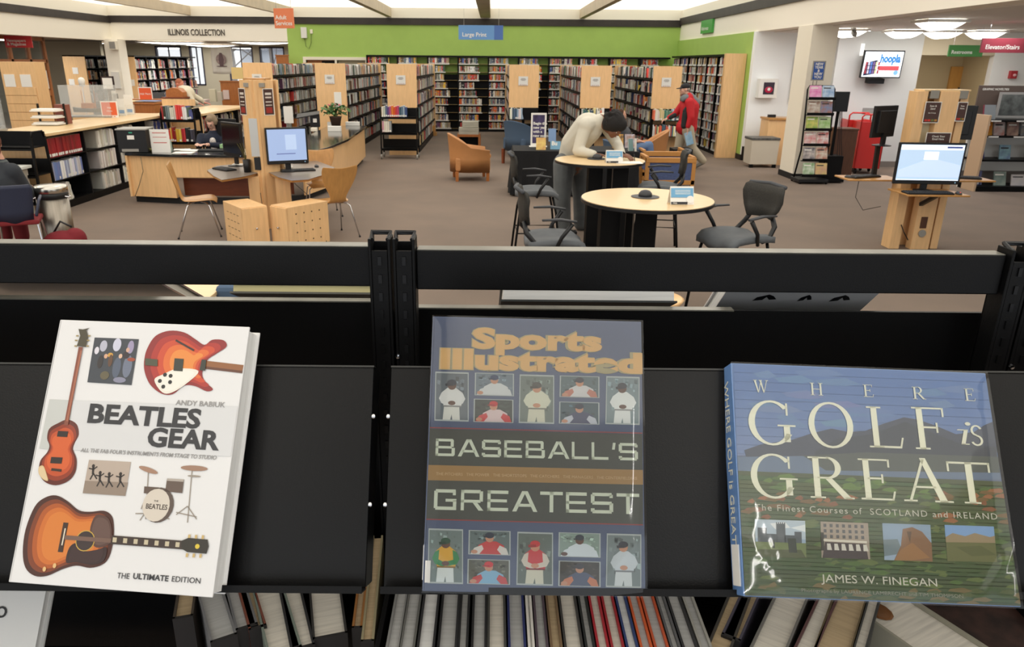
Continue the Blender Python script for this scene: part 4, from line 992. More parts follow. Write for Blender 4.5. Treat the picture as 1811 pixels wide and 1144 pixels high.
range_(683, 736, 1, NE, FE, True, 'bookcase range with maple end panel standing behind the loaded book cart', ind=(1, 5, 'book on the %s shelf behind the cart', 'books on the range behind the cart'))
range_(901, 954, -1, NE, FE, False, 'bookcase range with maple end panel right of the wide centre aisle', endcap=(.5, .0, 'book on the %s shelf near the blue chair', 'end shelf books by the blue chair'))
range_(1029, 1083, -1, NE, FE, False, 'bookcase range with maple end panel directly behind the leaning man', endcap=(.8, .0, 'book on the %s shelf behind leaning man', 'end shelf books behind the leaning man'))
range_(1157, 1208, -1, NE, FE, False, 'bookcase range with maple end panel, rightmost, beside the walking man', endcap=(.9, .9, 'book on the %s shelf near walking man', 'end shelf books near the walking man'))
# ------------------------------------------------------------------ low counter bookcase with maple top at the left
def counter(name, label, a, b, wid, zt, face, nsec, rows, loc_books, group):
    """a = near corner (x,y) of the book face, runs along +Y to b"""
    L = b-a[1]; t = thing(name, label, 'counter', (a[0], a[1], 0))
    MB().b2((-wid-.05, -.05, zt-.045), (.05, L+.05, zt)).build('worktop', MAPLE_T, t, bevel=.006)
    MB().b2((-wid, 0, 0), (0, .03, zt-.045)).build('end_panel', MAPLE, t)
    MB().b2((-wid, L-.03, 0), (0, L, zt-.045)).build('end_panel', MAPLE, t)
    MB().b2((-wid/2-.01, .03, .09), (-wid/2+.01, L-.03, zt-.05)).build('centre_panel', BLACKS, t)
    MB().b2((-wid+.02, .03, 0), (-.02, L-.03, .09)).build('base', BLACK, t)
    bw = (L-.06)/nsec; hgt = (zt-.05-.09)/rows
    for b_ in range(nsec):
        y = .03+b_*bw
        if b_: MB().b2((-wid/2, y-.012, .09), (-.03, y+.012, zt-.05)).build('divider', BLACKP, t)
        for r in range(rows):
            z = .09+r*hgt
            MB().b2((-wid/2, y+.012, z), (-.02, y+bw-.012, z+.015)).build('shelf', BLACKS, t)
            loc_books(a[0]-.04, a[1]+y+.02, z+.015, bw-.04, b_, rows-1-r)
    return t
def lb1(x, y, z, l, sec, row):
    K = dict(dp=.22, th=(.025, .05)); W_ = [(210, 206, 196), (196, 192, 184), (180, 176, 168), (206, 200, 186)]
    if sec == 0 and row == 0:
        book_row((x, y, z), (0, 1, 0), (1, 0, 0), l*.98, h=(.268, .27), pal=[(132, 26, 30)], label='bound volume in the red row under the left counter', group='red bound volumes', labels=1, lean=0, dp=.2, th=(.055, .06))
        return
    if sec == 0 and row == 1:
        book_row((x, y, z), (0, 1, 0), (1, 0, 0), l*.9, h=(.25, .27), pal=[(150, 160, 186), (206, 206, 210), (90, 106, 150)], label='volume below the red row', group='blue and white volumes', lean=0, th=(.035, .05)); return
    lab = 'volume in the %s row, %s' % (['top', 'middle', 'bottom'][row], ['nearest section', 'second section'][sec]) if sec < 2 else None
    book_row((x, y+l*(.35 if sec % 2 else .0), z), (0, 1, 0), (1, 0, 0), l*(.6 if sec else .5), h=(.22, .28), pal=W_+([(44, 66, 140)] if sec == 3 and row == 0 else []), label=lab, group='pale volumes under the counter', **K)
counter('counter_bookcase', 'long maple-topped black bookcase counter running back at the left', (-6.32, 10.75), 15.1, .85, 1.12, 1, 4, 3, lb1, None)
def lb2(x, y, z, l, sec, row):
    if row < 2: book_row((x, y, z), (0, 1, 0), (1, 0, 0), l*rr.uniform(.6, .95), h=(.22, .28), dp=.2, mute=.8)
counter('counter_bookcase', 'maple-topped bookcase counter behind the seated woman at the reference desk', (-5.75, 15.2), 18.1, .8, 1.12, 1, 5, 3, lb2, None)
# ------------------------------------------------------------------ ranges in the reading room
def side_range(name, label, x, y0, y1, w, h, rows, sec, panel=MAPLE, sh=.36):
    L = y1-y0; t = thing(name, label, 'bookcase', (x, y0, 0))
    MB().b2((-w, 0, 0), (0, .03, h)).build('end_panel', panel, t)
    MB().b2((-w/2-.01, .03, 0), (-w/2+.01, L, h-.02)).build('centre_panel', BLACKS, t)
    MB().b2((-w, .0, h-.04), (0, L, h)).build('canopy', BLACK, t)
    bw = (L-.03)/sec
    for b in range(sec):
        MB().b2((-w/2, .03+b*bw-.012, 0), (-.01, .03+b*bw+.012, h)).build('upright', BLACK, t)
        for r in range(rows):
            z = h-.06-(r+1)*sh
            MB().b2((-w/2, .03+b*bw, z), (-.01, .03+(b+1)*bw, z+.02)).build('shelf', BLACKS, t)
            book_row((x-.03, y0+.05+b*bw, z+.02), (0, 1, 0), (1, 0, 0), bw*rr.uniform(.7, .97), h=(.22, .3), th=(.025, .055), dp=.2, mute=.95)
    for zz, xx in ((1.66, -w/2), (1.3, -w*.75), (1.3, -w*.3)): MB().b2((xx-.09, -.012, zz), (xx+.09, 0, zz+.2)).build('notice', WHITE, t)
    return t
q = aty(237, 101, 25.7); side_range('library_range', 'tall reading room bookcase range with maple end panel right of the corner column', q.x, 25.7, 31.0, .62, 2.24, 4, 6)
q = aty(149, 101, 25.7); side_range('library_range', 'tall reading room bookcase range with maple end panel left of the corner column', q.x, 25.7, 29.0, .72, 2.24, 4, 4)
q = aty(60, 116, 16.4); t = thing('library_range', 'maple end panel of a bookcase with two white notices at the far left', 'bookcase', (q.x, 16.4, 0))
MB().b2((-.72, 0, 0), (0, .4, 2.05)).build('end_panel', MAPLE, t, bevel=.003)
for xx in (-.56, -.22): MB().b2((xx-.11, -.012, 1.55), (xx+.11, 0, 1.80)).build('notice', WHITE, t)
for k in range(5): MB().b2((-.70, -.02, .7+k*.17), (-.04, -.004, .86+k*.17)).build('drawer_front', MAPLE, t, bevel=.004)
BULK.M = Matrix.Identity(4)
# ================================================================== FURNITURE
def rzm(a): return Matrix.Rotation(a, 4, 'Z')
def leg_tube(m, pts, r, n=8): m.ring(pts, r, n); return m
# ---- plywood shell chair (shared shape)
def ply_chair(label, loc, rz):
    t = thing('plywood_chair', label, 'chair', loc, rz, 'plywood shell chairs')
    prof = [(.235, .425, .16), (.20, .452, .205), (.10, .452, .225), (0, .44, .22), (-.10, .437, .19), (-.17, .45, .13), (-.205, .50, .10), (-.225, .57, .125), (-.245, .66, .185), (-.275, .80, .245), (-.31, .91, .24)]
    # local: y forward (front of seat towards +y), x across
    vs = []; fs = []; nx = 12
    for k, (y, z, hw) in enumerate(prof):
        for i in range(nx+1):
            u = -1+2*i/nx; x = hw*u
            dz = .018*u*u if k < 5 else 0; dy = .02*u*u if k >= 6 else 0
            if k == len(prof)-1: dz = .03*(abs(u)**1.5)-.02
            if k == 0: dz = -.012*u*u
            vs.append((x, y+dy, z+dz))
    for k in range(len(prof)-1):
        for i in range(nx): a = k*(nx+1)+i; fs.append((a, a+1, a+nx+2, a+nx+1))
    m = MB().add(vs, fs); o = m.build('seat_shell', MAPLE_D, t, smooth=True)
    s = o.modifiers.new('thick', 'SOLIDIFY'); s.thickness = .012; s.offset = 0
    ss = o.modifiers.new('sub', 'SUBSURF'); ss.levels = 1; ss.render_levels = 2
    for sx in (-1, 1):
        for y0, y1 in ((.14, .24), (-.12, -.26)):
            leg_tube(MB(), [(sx*.06, y0*.3, .425), (sx*.15, y0*.8, .42), (sx*.19, y0, .39), (sx*.235, y1, .005)], .0085).build('leg', CHROME, t, smooth=True)
            MB().lathe([(.013, 0), (.013, .015), (.009, .02)], 8, (sx*.235, y1, 0)).build('foot', BLACKP, t)
    return t
# ---- monitor, keyboard, mouse
def monitor(label, loc, rz, w=.47, h=.34, scr=None, stand=.12, tilt=0, parts=True, on=True):
    t = thing('monitor', label, 'monitor', loc, rz, 'computer monitors')
    m = MB(); m.box((0, .0, stand+h/2), (w, .035, h)); m.box((0, .03, stand+h/2), (w*.75, .04, h*.7), taper=1)
    m.build('housing', BLACKP, t, bevel=.006)
    s = MB().b2((-w/2+.022, -.0185, stand+.045), (w/2-.022, -.0175, stand+h-.022)).build('screen', scr if on else mat('dark_screen', (18, 20, 24), .12), t)
    if stand > 0:
        m = MB(); m.bar((0, .03, .01), (0, .03, stand+.06), .07, .03); m.lathe([(.11, 0), (.11, .008), (.04, .02)], 20, (0, .02, 0)); m.build('stand', BLACKP, t)
    MB().ell((w/2-.05, -.019, stand+.022), (.006, .002, .006), 8, 6).build('power_light', mat('blue_led', (150, 190, 220), .4, emit=.6), t)
    return t, s
SCR_B = mat('screen_blue', (150, 172, 212), .3, emit=.55)
SCR_P = mat('screen_pale', (232, 240, 246), .3, emit=.85)
SCR_S = mat('screen_slate', (176, 200, 226), .3, emit=.75)
def keyboard(label, loc, rz, w=.44, d=.15):
    t = thing('keyboard', label, 'keyboard', loc, rz, 'computer keyboards')
    MB().box((0, 0, .009), (w, d, .018)).build('case', BLACKP, t, bevel=.004)
    m = MB()
    for r in range(5):
        for c_ in range(18): m.box((-w/2+.02+c_*(w-.04)/17, -d/2+.022+r*(d-.044)/4, .021), (.018, .018, .007), taper=.8)
    stuff(m.build('keys', mat('key_charcoal', (48, 50, 54), .5), t))
    return t
def mouse(label, loc, rz=0):
    t = thing('computer_mouse', label, 'mouse', loc, rz, 'computer mice')
    MB().ell((0, 0, .008), (.03, .052, .022), 12, 8).build('shell', CHAR, t, smooth=True)
    MB().box((0, .03, .029), (.006, .016, .006)).build('scroll_wheel', BLACKP, t)
    return t
# ------------------------------------------------------------------ left computer kiosk
KL = thing('computer_kiosk', 'left maple computer kiosk with two desks, posters and a tall central tower', 'kiosk', (-2.99, 9.92, 0))
A38 = math.radians(38)
def kb(name, a, c, s, m=MAPLE, par=KL, bv=.003, **k):
    R = Matrix.Rotation(a, 3, 'Z'); cc = R @ Vector(c)
    return MB().box(cc, s, R=R, **k).build(name, m, par, bevel=bv)
kb('tower_panel', A38, (-.02, -.16, .94), (.30, .035, 1.88)); kb('tower_panel', -A38, (.02, -.16, .94), (.30, .035, 1.88))
kb('tower_panel', A38, (-.02, .17, .94), (.30, .035, 1.88)); kb('tower_panel', -A38, (.02, .17, .94), (.30, .035, 1.88))
MB().box((0, -.15, 1.82), (.26, .05, .05)).build('bracket', mat('grey_bracket', (150, 146, 136), .4, metal=.4), KL)
MB().b2((-.085, -.245, .95), (.02, -.235, 1.42)).build('metal_cover_plate', mat('pale_metal', (200, 202, 200), .35, metal=.5), KL)
MB().b2((-.06, -.25, .78), (.02, -.235, .94)).build('dark_slot', BLACKP, KL)
MB().b2((-.14, -.13, 1.88), (.14, .12, 1.90)).build('tower_cap', MAPLE_D, KL)
def poster(name, M, w, h, body, seed=1, par=None, label=None):
    """framed brown notice with pale lettering and coloured blocks"""
    f = MB(); f.M = M; f.b2((-.008, -.008, 0), (w+.008, h+.008, .003)); fo = f.build(name, WHITE, par)
    f = MB(); f.M = M; f.b2((0, 0, .003), (w, h, .0045)); f.build('notice_print', mat('notice_brown', (74, 50, 44), .4), fo)
    for k, (txt_, sz, y) in enumerate(body):
        o = text(txt_, sz*h, TXT_W, 'lettering', fo, M @ Matrix.Translation((w*.5, h*y, .0048)), ext=.0002, off=.01, align='CENTER')
    r = random.Random(seed)
    for k in range(4):
        f = MB(); f.M = M; f.b2((w*(.08+k*.22), h*.05, .0045), (w*(.26+k*.22), h*.15, .0052)); f.build('colour_block', mat('notice_block%d' % (k % 4), [(190, 50, 40), (200, 60, 46), (110, 120, 60), (180, 130, 60)][k], .5), fo)
    return fo
R38 = Matrix.Rotation(A38, 4, 'Z'); RM38 = Matrix.Rotation(-A38, 4, 'Z')
pl_ = [('Scan &', .10, .82), ('Print', .10, .70), ('to USB', .07, .5), ('free here', .06, .36)]
for Rk, x in ((R38, .0), (RM38, -.145)):
    M = Rk @ Matrix.Translation((x-.01, -.18, 1.46)) @ FY(0, 0, 0)
    fo = MB(); fo.M = M; fo.b2((-.008, -.008, 0), (.128, .318, .003)); po = fo.build('poster', WHITE, KL)
    f = MB(); f.M = M; f.b2((0, 0, .003), (.12, .31, .004)); f.build('notice_print', mat('notice_brown', (74, 50, 44), .4), po)
    for z, hh, cc in ((.24, .028, (214, 206, 196)), (.20, .02, (206, 196, 186)), (.15, .012, (220, 214, 206)), (.11, .012, (200, 190, 180)), (.02, .07, (150, 46, 38))):
        f = MB(); f.M = M; f.b2((.02, z, .004), (.10, z+hh, .005)); f.build('printed_block', mat('pb%d%d' % (cc[0], cc[1]), cc, .5), po)
def desk_poly(name, pts, z, th, m, par):
    q = [at(px, py, z) for px, py in pts]; o = par.location
    return MB().prism([(p.x-o.x, p.y-o.y) for p in q], z-th, z, 0).build(name, m, par, bevel=.004)
GREYTOP = mat('grey_desk_laminate', (122, 112, 104), .35, coat=.1)
for pts in ([(366, 301), (384, 293), (430, 289), (462, 300), (455, 306), (430, 312), (392, 318), (378, 311)], [(468, 301), (476, 295), (520, 285), (560, 284), (592, 296), (578, 307), (545, 317), (516, 319), (492, 313)]):
    desk_poly('desk_top', pts, .74, .006, GREYTOP, KL); desk_poly('desk_core', pts, .733, .028, MAPLE_D, KL)
for px0, px1 in ((438, 458), (486, 512)):
    a = at(px0, 312, .70); b = at(px1, 312, .70); o = KL.location
    MB().b2((a.x-o.x, a.y-o.y+.0, 0), (b.x-o.x, a.y-o.y+.03, .70)).build('desk_support', MAPLE, KL)
for fx, fy, a, sgn in ((-2.88, 8.50, A38, 1), (-2.385, 8.55, -A38, -1)):
    R = Matrix.Rotation(a, 4, 'Z'); cb = thing('computer_cabinet', ['maple computer cabinet with a metal knob under the left kiosk desk', 'maple computer cabinet with drilled round vents under the right kiosk desk'][sgn < 0], 'cabinet', (fx, fy, 0), a, 'kiosk cabinets')
    x0, x1 = (0, .31) if sgn > 0 else (-.31, 0)
    MB().b2((x0, .02, .0), (x1, .62, .50)).build('cabinet_body', MAPLE, cb, bevel=.003)
    d_ = MB().b2((x0+.004, 0, .02), (x1-.004, .018, .49)).build('door', MAPLE, cb, bevel=.002)
    k = MB(); k.M = Matrix.Translation(((x0+x1)/2, 0, .25)) @ Matrix.Rotation(PI/2, 4, 'X'); k.lathe([(.006, 0), (.006, .012), (.014, .016), (.012, .024), (0, .026)], 12); k.build('knob', CHROME, d_, smooth=True)
    xs_ = x0-.0005 if sgn > 0 else x1+.0005
    for r in range(4):
        for c_ in range(4):
            if sgn < 0:
                v_ = MB(); v_.M = Matrix.Translation((xs_, .14+c_*.115, .08+r*.11)) @ Matrix.Rotation(PI/2, 4, 'Y'); v_.lathe([(.009, -.001), (.009, .001)], 10)
            else:
                v_ = MB().b2((xs_-.001, .12+c_*.11, .12+r*.09), (xs_+.001, .18+c_*.11, .126+r*.09))
            v_.build('vent_hole', mat('vent_dark', (60, 34, 20), .8), cb)
p = at(514, 298, .742); tm, sc = monitor('black monitor with glowing blue screen on the right desk of the left kiosk', (p.x+.05, p.y-.28, .742), math.radians(25), .53, .46, SCR_B, .10)
MB().b2((-.02, -.0195, .28), (.12, -.019, .47)).build('screen_window', mat('screen_window', (170, 190, 222), .3, emit=.6), sc)
MB().b2((-.14, -.0195, .225), (.1, -.019, .235)).build('screen_line', mat('screen_line', (96, 108, 170), .3, emit=.3), sc)
p = at(412, 296, .742); monitor('black monitor turned side-on, on the left desk of the left kiosk', (p.x-.02, p.y+.15, .742), math.radians(-42), .50, .45, None, .13, on=False)
p = at(397, 300, .742); keyboard('flat black keyboard on the left desk of the left kiosk', (p.x, p.y, .742), math.radians(-40), .36, .15)
p = at(527, 302, .742); keyboard('black keyboard in front of the blue screen on the left kiosk', (p.x, p.y, .742), math.radians(24))
p = at(560, 295, .742); mouse('dark mouse beside the keyboard of the blue-screened computer', (p.x, p.y, .742), .4)
for px, py, lb in ((421, 293, 'white note pad on the left desk of the left kiosk'), (507, 297, 'white note pad under the blue-screened monitor')):
    p = at(px, py, .742); tag(MB().box((0, 0, .012), (.14, .10, .024)).build('note_pad', WHITE, loc=(p.x, p.y, .742), bevel=.002), lb, 'paper')
p = at(438, 304, .742); pc = thing('pen_cup', 'black cup of cables and pens on the left kiosk desk', 'cup', (p.x, p.y, .742))
MB().lathe([(.045, 0), (.05, .16), (.045, .16), (.04, .02)], 14).build('cup', BLACKP, pc, smooth=True)
for k, (dx, dy) in enumerate(((-.08, .02), (-.05, .03), (-.1, .0))): MB().ring([(0, 0, .1), (dx*.4, dy, .24), (dx, dy*2, .36)], .004, 5).build('cable', mat('olive_cable', (84, 82, 40), .5), pc)
p = at(532, 288, .742); tag(MB().box((0, 0, .015), (.2, .1, .03)).build('card_reader', BLACKP, loc=(p.x, p.y, .742), bevel=.004), 'small black device behind the right kiosk keyboard', 'device')
for lb, pts in (('thin dark cord hanging down the left kiosk tower', [(510, 305, .70), (525, 325, .55), (548, 345, .42)]), ('thin dark cord running down between the kiosk cabinets', [(463, 340, .5), (466, 360, .4), (472, 395, .1)])):
    P3 = [at(a, b, z)+Vector((0, -.06, 0)) for a, b, z in pts]; tag(MB().ring(P3, .004, 5).build('cord', BLACKP, smooth=True), lb, 'cord')
ply_chair('plywood chair with chrome legs left of the kiosk, seen from the side', (-3.72, 9.38, 0), math.radians(-72))
ply_chair('plywood chair with chrome legs right of the kiosk, back towards us', (-2.02, 9.35, 0), math.radians(38))
ply_chair('plywood chair half hidden behind the left kiosk desks', (-2.45, 10.75, 0), math.radians(200))
# ------------------------------------------------------------------ reference desk
RD = thing('reference_desk', 'long maple reference desk with black top, red-brown recess and curved right wing', 'desk', (0, 0, 0))
STONE = mat('black_stone_top', (30, 34, 36), .12, var=.3, scale=60, coat=.4)
fl = [(-5.62, 11.5), (-4.3, 11.5), (-3.4, 11.62), (-2.7, 12.0), (-2.42, 12.6), (-2.45, 13.6), (-2.62, 15.2), (-2.72, 16.3)]
fl = [at(220, 272, .75)[:2], at(300, 275, .75)[:2], at(390, 276, .75)[:2], at(470, 276, .75)[:2], at(540, 272, .75)[:2], at(580, 262, .75)[:2], at(614, 245, .78)[:2], at(638, 226, .81)[:2], at(648, 217, .83)[:2]]
def inset(pl2, d):
    out = []
    for i, p in enumerate(pl2):
        a = Vector(pl2[max(0, i-1)]); b = Vector(pl2[min(len(pl2)-1, i+1)]); tt = (b-a).normalized(); nn = Vector((-tt.y, tt.x)); out.append(tuple(Vector(p)+nn*d))
    return out
bk = inset(fl, .85)
MB().prism(list(fl)+bk[::-1], .725, .765, 0).build('worktop', STONE, RD, bevel=.004)
f1, f2_ = inset(fl, .05), inset(fl, .09)
for i in range(len(fl)-1):
    left = i < 1; right = i >= 4
    z0 = .1 if (left or right) else .42
    m = MB(); a, b = f1[i], f1[i+1]; c_, d_ = f2_[i+1], f2_[i]
    m.prism([a, b, c_, d_], z0, .725); m.build('front_panel', MAPLE, RD)
    if not (left or right):
        g1, g2 = inset(fl, .30), inset(fl, .34); MB().prism([g1[i], g1[i+1], g2[i+1], g2[i]], .1, .45).build('recess_panel', CHERRY, RD)
        h1, h2 = inset(fl, .06), inset(fl, .32); MB().prism([h1[i], h1[i+1], h2[i+1], h2[i]], .41, .425).build('recess_top', MAPLE, RD)
k1, k2 = inset(fl, .12), inset(fl, .16)
for i in range(len(fl)-1): MB().prism([k1[i], k1[i+1], k2[i+1], k2[i]], 0, .1).build('kick_plate', RUBBER, RD)
a = fl[0]; MB().prism([fl[0], (fl[0][0]+.03, fl[0][1]), (bk[0][0]+.03, bk[0][1]), bk[0]], .1, .725).build('side_panel', MAPLE, RD)
tag(MB().ring([(-5.35, 11.5, .71), (-5.33, 11.47, .5), (-5.42, 11.46, .28), (-5.5, 11.45, .12)], .006, 5).build('cord', mat('tan_cord', (120, 104, 80), .6), smooth=True), 'thin brown cord hanging on the left front of the reference desk', 'cord')
def dk(px, py): p = at(px, py, .766); return p
# things on it
p = dk(232, 270); pr = thing('receipt_printer', 'black box printer at the left end of the reference desk', 'printer', (p.x+.02, p.y+.18, .766), math.radians(8))
MB().box((0, 0, .17), (.42, .42, .33)).build('housing', BLACKP, pr, bevel=.006); MB().box((0, 0, .345), (.44, .44, .02)).build('lid', GREYP, pr, bevel=.003)
MB().b2((-.16, -.215, .02), (.08, -.21, .06)).build('tray_slot', GREYP, pr); MB().b2((-.06, -.213, .2), (.04, -.21, .26)).build('label_plate', WHITE, pr); MB().b2((-.03, -.213, .29), (.02, -.21, .31)).build('green_sticker', mat('teal', (60, 160, 130), .5), pr)
def framed(px0, px1, py0, py1, Y, label, hue=(190, 60, 50), zb=.766, cat='sign', name='framed_notice', lines=True):
    a = aty(px0, py1, Y); b = aty(px1, py0, Y); t = thing(name, label, cat, (a.x, Y, a.z))
    w, h = b.x-a.x, b.z-a.z
    MB().b2((0, 0, 0), (w, .012, h)).build('panel', WHITE, t, bevel=.002)
    if lines:
        for z, hh in ((.84, .03), (.66, .02), (.42, .03)): MB().b2((w*.14, -.001, h*z), (w*.86, 0, h*(z+hh))).build('printed_line', mat('line%d' % hue[0], hue, .5), t)
    MB().b2((w*.2, .012, 0), (w*.8, .06, .01)).build('foot', WHITE, t)
    return t
framed(269, 297, 229, 270, at(283, 270, .766).y+.05, 'white notice with red lines standing beside the black printer')
p = dk(272, 268); tag(MB().lathe([(.05, 0), (.09, .04), (.095, .06), (.085, .055), (.04, .015), (0, .012)], 18).build('bowl', mat('olive_glaze', (140, 134, 84), .4), loc=tuple(p), smooth=True), 'small olive green bowl on the reference desk', 'bowl')
p = dk(281, 268); tag(MB().lathe([(.04, 0), (.045, .13), (.04, .13), (.035, .01), (0, .01)], 16).build('mug', BLACKP, loc=tuple(p), smooth=True), 'black mug in front of the white notice', 'mug')
p = dk(301, 268); wb = thing('water_bottle', 'clear plastic bottle beside the papers on the reference desk', 'bottle', tuple(p))
MB().lathe([(.035, 0), (.038, .02), (.038, .13), (.03, .17), (.014, .2), (.014, .215)], 14).build('bottle', mat('clear_bottle', (190, 210, 196), .1, alpha=.5), wb, smooth=True); MB().lathe([(.016, .215), (.016, .235)], 10).build('cap', WHITE, wb)
for k, (px, py, rz, w, d, lb) in enumerate(((325, 270, .1, .30, .24, 'spread sheet of white paper left of the seated woman'), (338, 266, -.2, .28, .22, 'white paper sheet partly under another sheet on the desk'), (322, 265, .3, .24, .2, 'white paper sheet farthest back beside the seated woman'))):
    p = dk(px, py); tag(MB().box((0, 0, .002+.002*k), (w, d, .003)).build('paper_sheet', WHITE, loc=tuple(p)), lb, 'paper').rotation_euler = (0, 0, rz)
p = dk(372, 268); keyboard('black keyboard before the seated woman', (p.x, p.y+.1, .766), 0, .42, .16)
p = dk(398, 262); tag(MB().box((0, 0, .03), (.16, .22, .06)).build('paper_box', mat('green_box', (150, 190, 140), .6), loc=(p.x, p.y+.1, .766)), 'small box with green and white sides behind the side-on monitor', 'box')
p = dk(392, 258); monitor('black monitor back standing in front of the seated woman', (p.x, p.y+.3, .766), math.radians(160), .42, .34, None, .08, on=False)
ch = thing('office_chair', 'blue-grey office chair behind the seated woman', 'chair', (-4.62, 13.25, 0))
MB().box((0, .22, .72), (.44, .06, .42)).build('backrest', mat('blue_grey_fabric', (84, 100, 124), .8), ch, bevel=.03); MB().box((0, 0, .46), (.46, .46, .07)).build('seat', mat('blue_grey_fabric', (84, 100, 124), .8), ch, bevel=.02)
MB().ring([(0, 0, .06), (0, 0, .43)], .03, 8).build('post', BLACKP, ch)
for k in range(5): a = k*1.256; MB().bar((0, 0, .07), (.26*math.cos(a), .26*math.sin(a), .04), .04, .03).build('foot', BLACKP, ch)
# right wing of the desk
wood_box = lambda name, label, c, s, m, cat, rz=0: tag(MB().box((0, 0, s[2]/2), s).build(name, m, loc=c, bevel=.004), label, cat)
p = at(548, 224, .766); tr = thing('document_tray', 'black slanted document stand on the right wing of the reference desk', 'tray', (p.x, p.y, .766), .2)
m = MB(); m.add([(-.26, -.2, .18), (.22, -.2, .26), (.22, .2, .30), (-.26, .2, .24), (-.26, -.2, .20), (.22, -.2, .28), (.22, .2, .32), (-.26, .2, .26)], [(0, 3, 2, 1), (4, 5, 6, 7), (0, 1, 5, 4), (1, 2, 6, 5), (2, 3, 7, 6), (3, 0, 4, 7)]); m.build('slanted_top', BLACKP, tr)
MB().box((.12, 0, .13), (.2, .3, .26)).build('body', BLACKP, tr, bevel=.006); MB().box((.12, -.16, .14), (.08, .01, .08)).build('label_plate', WHITE, tr)
p = at(517, 216, .766); framed(503, 517, 188, 218, p.y, 'small white card standing left of the black document stand', lines=False)
pp = at(594, 218, .84); pt = thing('potted_plant', 'leafy potted plant with small pink flowers on the reference desk', 'plant', (pp.x, pp.y, .766))
MB().lathe([(.09, 0), (.13, .2), (.14, .22), (.12, .22), (.11, .19), (0, .18)], 18).build('pot', mat('brown_pot', (70, 50, 40), .6), pt, smooth=True)
lr = random.Random(9); LEAF = mat('leaf_green', (74, 112, 60), .5, var=.3, scale=6); lf = MB()
for k in range(110):
    a = lr.uniform(0, 6.28); r = lr.uniform(.02, .3); z = .26+lr.uniform(0, .24)*(1-r*1.2); c_ = Vector((r*math.cos(a), r*math.sin(a), z)); s = lr.uniform(.035, .07)
    R = Euler((lr.uniform(-.9, .9), lr.uniform(-.9, .9), a)).to_matrix()
    lf.add([c_+R @ Vector(v) for v in ((-s, 0, 0), (-s*.3, s*.5, .008), (s*.6, s*.45, 0), (s, 0, -.01), (s*.6, -s*.45, 0), (-s*.3, -s*.5, .008))], [(0, 1, 2, 3, 4, 5)])
stuff(lf.build('foliage', LEAF, pt))
for k in range(9):
    a = k*.7; MB().ring([(0, 0, .18), (.1*math.cos(a), .1*math.sin(a), .32), (.2*math.cos(a), .2*math.sin(a), .4)], .005, 5).build('stem', mat('stem_green', (96, 116, 60), .6), pt)
for k in range(6): a = lr.uniform(0, 6.28); MB().ell((.14*math.cos(a), .14*math.sin(a), .46), (.022, .022, .016), 8, 6).build('flower', mat('pink_flower', (206, 110, 120), .6), pt)
for px, py, s, lb, nm, ct, m_ in ((592, 232, (.26, .12, .10), 'white paper roll in front of the plant pot', 'paper_roll', 'paper', WHITE), (624, 222, (.3, .14, .08), 'pile of white papers right of the potted plant', 'paper_pile', 'paper', WHITE), (556, 232, (.12, .1, .07), 'cream tape dispenser on the stone top near the monitor', 'tape_dispenser', 'tape', CREAM), (584, 224, (.1, .1, .1), 'white box tucked behind the plant pot', 'box', 'box', WHITE)):
    p = at(px, py, .766); wood_box(nm, lb, tuple(p), s, m_, ct)
framed(592, 603, 163, 190, pp.y+.3, 'small blue framed card rising out of the plant', lines=False)
# ------------------------------------------------------------------ book carts
def cart(label, loc, rz, w=.80, d=.42, h=1.1, rows=3, group='book carts', fr=BLACK, pan=BLACKS, flat=False):
    t = thing('book_cart', label, 'cart', loc, rz, group)
    for sx in (-1, 1):
        for sy in (-1, 1): MB().bar((sx*w/2, sy*d/2, .10), (sx*w/2, sy*d/2*.8, h), .03, .03).build('post', fr, t)
        MB().ring([(sx*w/2, -d*.4, h-.02), (sx*w/2, -d*.3, h+.07), (sx*w/2, d*.3, h+.07), (sx*w/2, d*.4, h-.02)], .014, 6).build('handle', fr, t, smooth=True)
        for sy in (-1, 1):
            c_ = MB(); c_.M = Matrix.Translation((sx*w/2, sy*d/2, .06)) @ Matrix.Rotation(PI/2, 4, 'Y'); c_.lathe([(.02, -.02), (.055, -.016), (.055, .016), (.02, .02)], 14); c_.build('caster', GREYP, t)
    for k in range(rows):
        z = .22+k*(h-.36)/(rows-1)
        s = MB(); s.b2((-w/2, -d/2+.02, z), (w/2, d/2-.02, z+.015)); s.b2((-w/2, d/2-.04, z), (w/2, d/2-.02, z+.20)); s.b2((-w/2, -d/2+.02, z-.03), (w/2, -d/2+.03, z+.015))
        s.build('shelf', pan, t)
    return t
tc = cart('black three-shelf book cart in front of a bookcase range, colourful books on top', (-2.13, 17.6, 0), 0, .82, .42, 1.06)
RB = [(222, 216, 204), (196, 204, 190), (96, 110, 140), (104, 70, 130), (190, 90, 130), (226, 130, 50), (220, 96, 40), (206, 60, 70), (190, 70, 110), (60, 90, 110), (96, 120, 140), (150, 170, 190), (60, 80, 130)]
x = -2.51
for k, c_ in enumerate(RB): ind_book(Matrix.Translation((x, 17.42, .935)), (.04, .16, .22+.015*(k % 3)), c_, '%s book on top of the cart by the range, %s from left' % (cname(c_), ordn(k)), 'books on the top cart shelf'); x += .044
x = -2.51
for k, c_ in enumerate([(206, 150, 170), (220, 214, 196), (226, 222, 210), (214, 208, 196), (150, 156, 160)]): ind_book(Matrix.Translation((x, 17.42, .60)), (.04, .16, .24), c_, '%s book on the middle shelf of the cart by the range, %s from left' % (cname(c_), ordn(k)), 'books on the middle cart shelf'); x += .042
q = at(65, 345, 0); q2 = aty(20, 345, 11.2)
ec = cart('empty black book cart parked at the end of the left counter', (-6.62, 10.42, 0), math.radians(0), .80, .40, 1.10)
q = at(328, 262, 0)
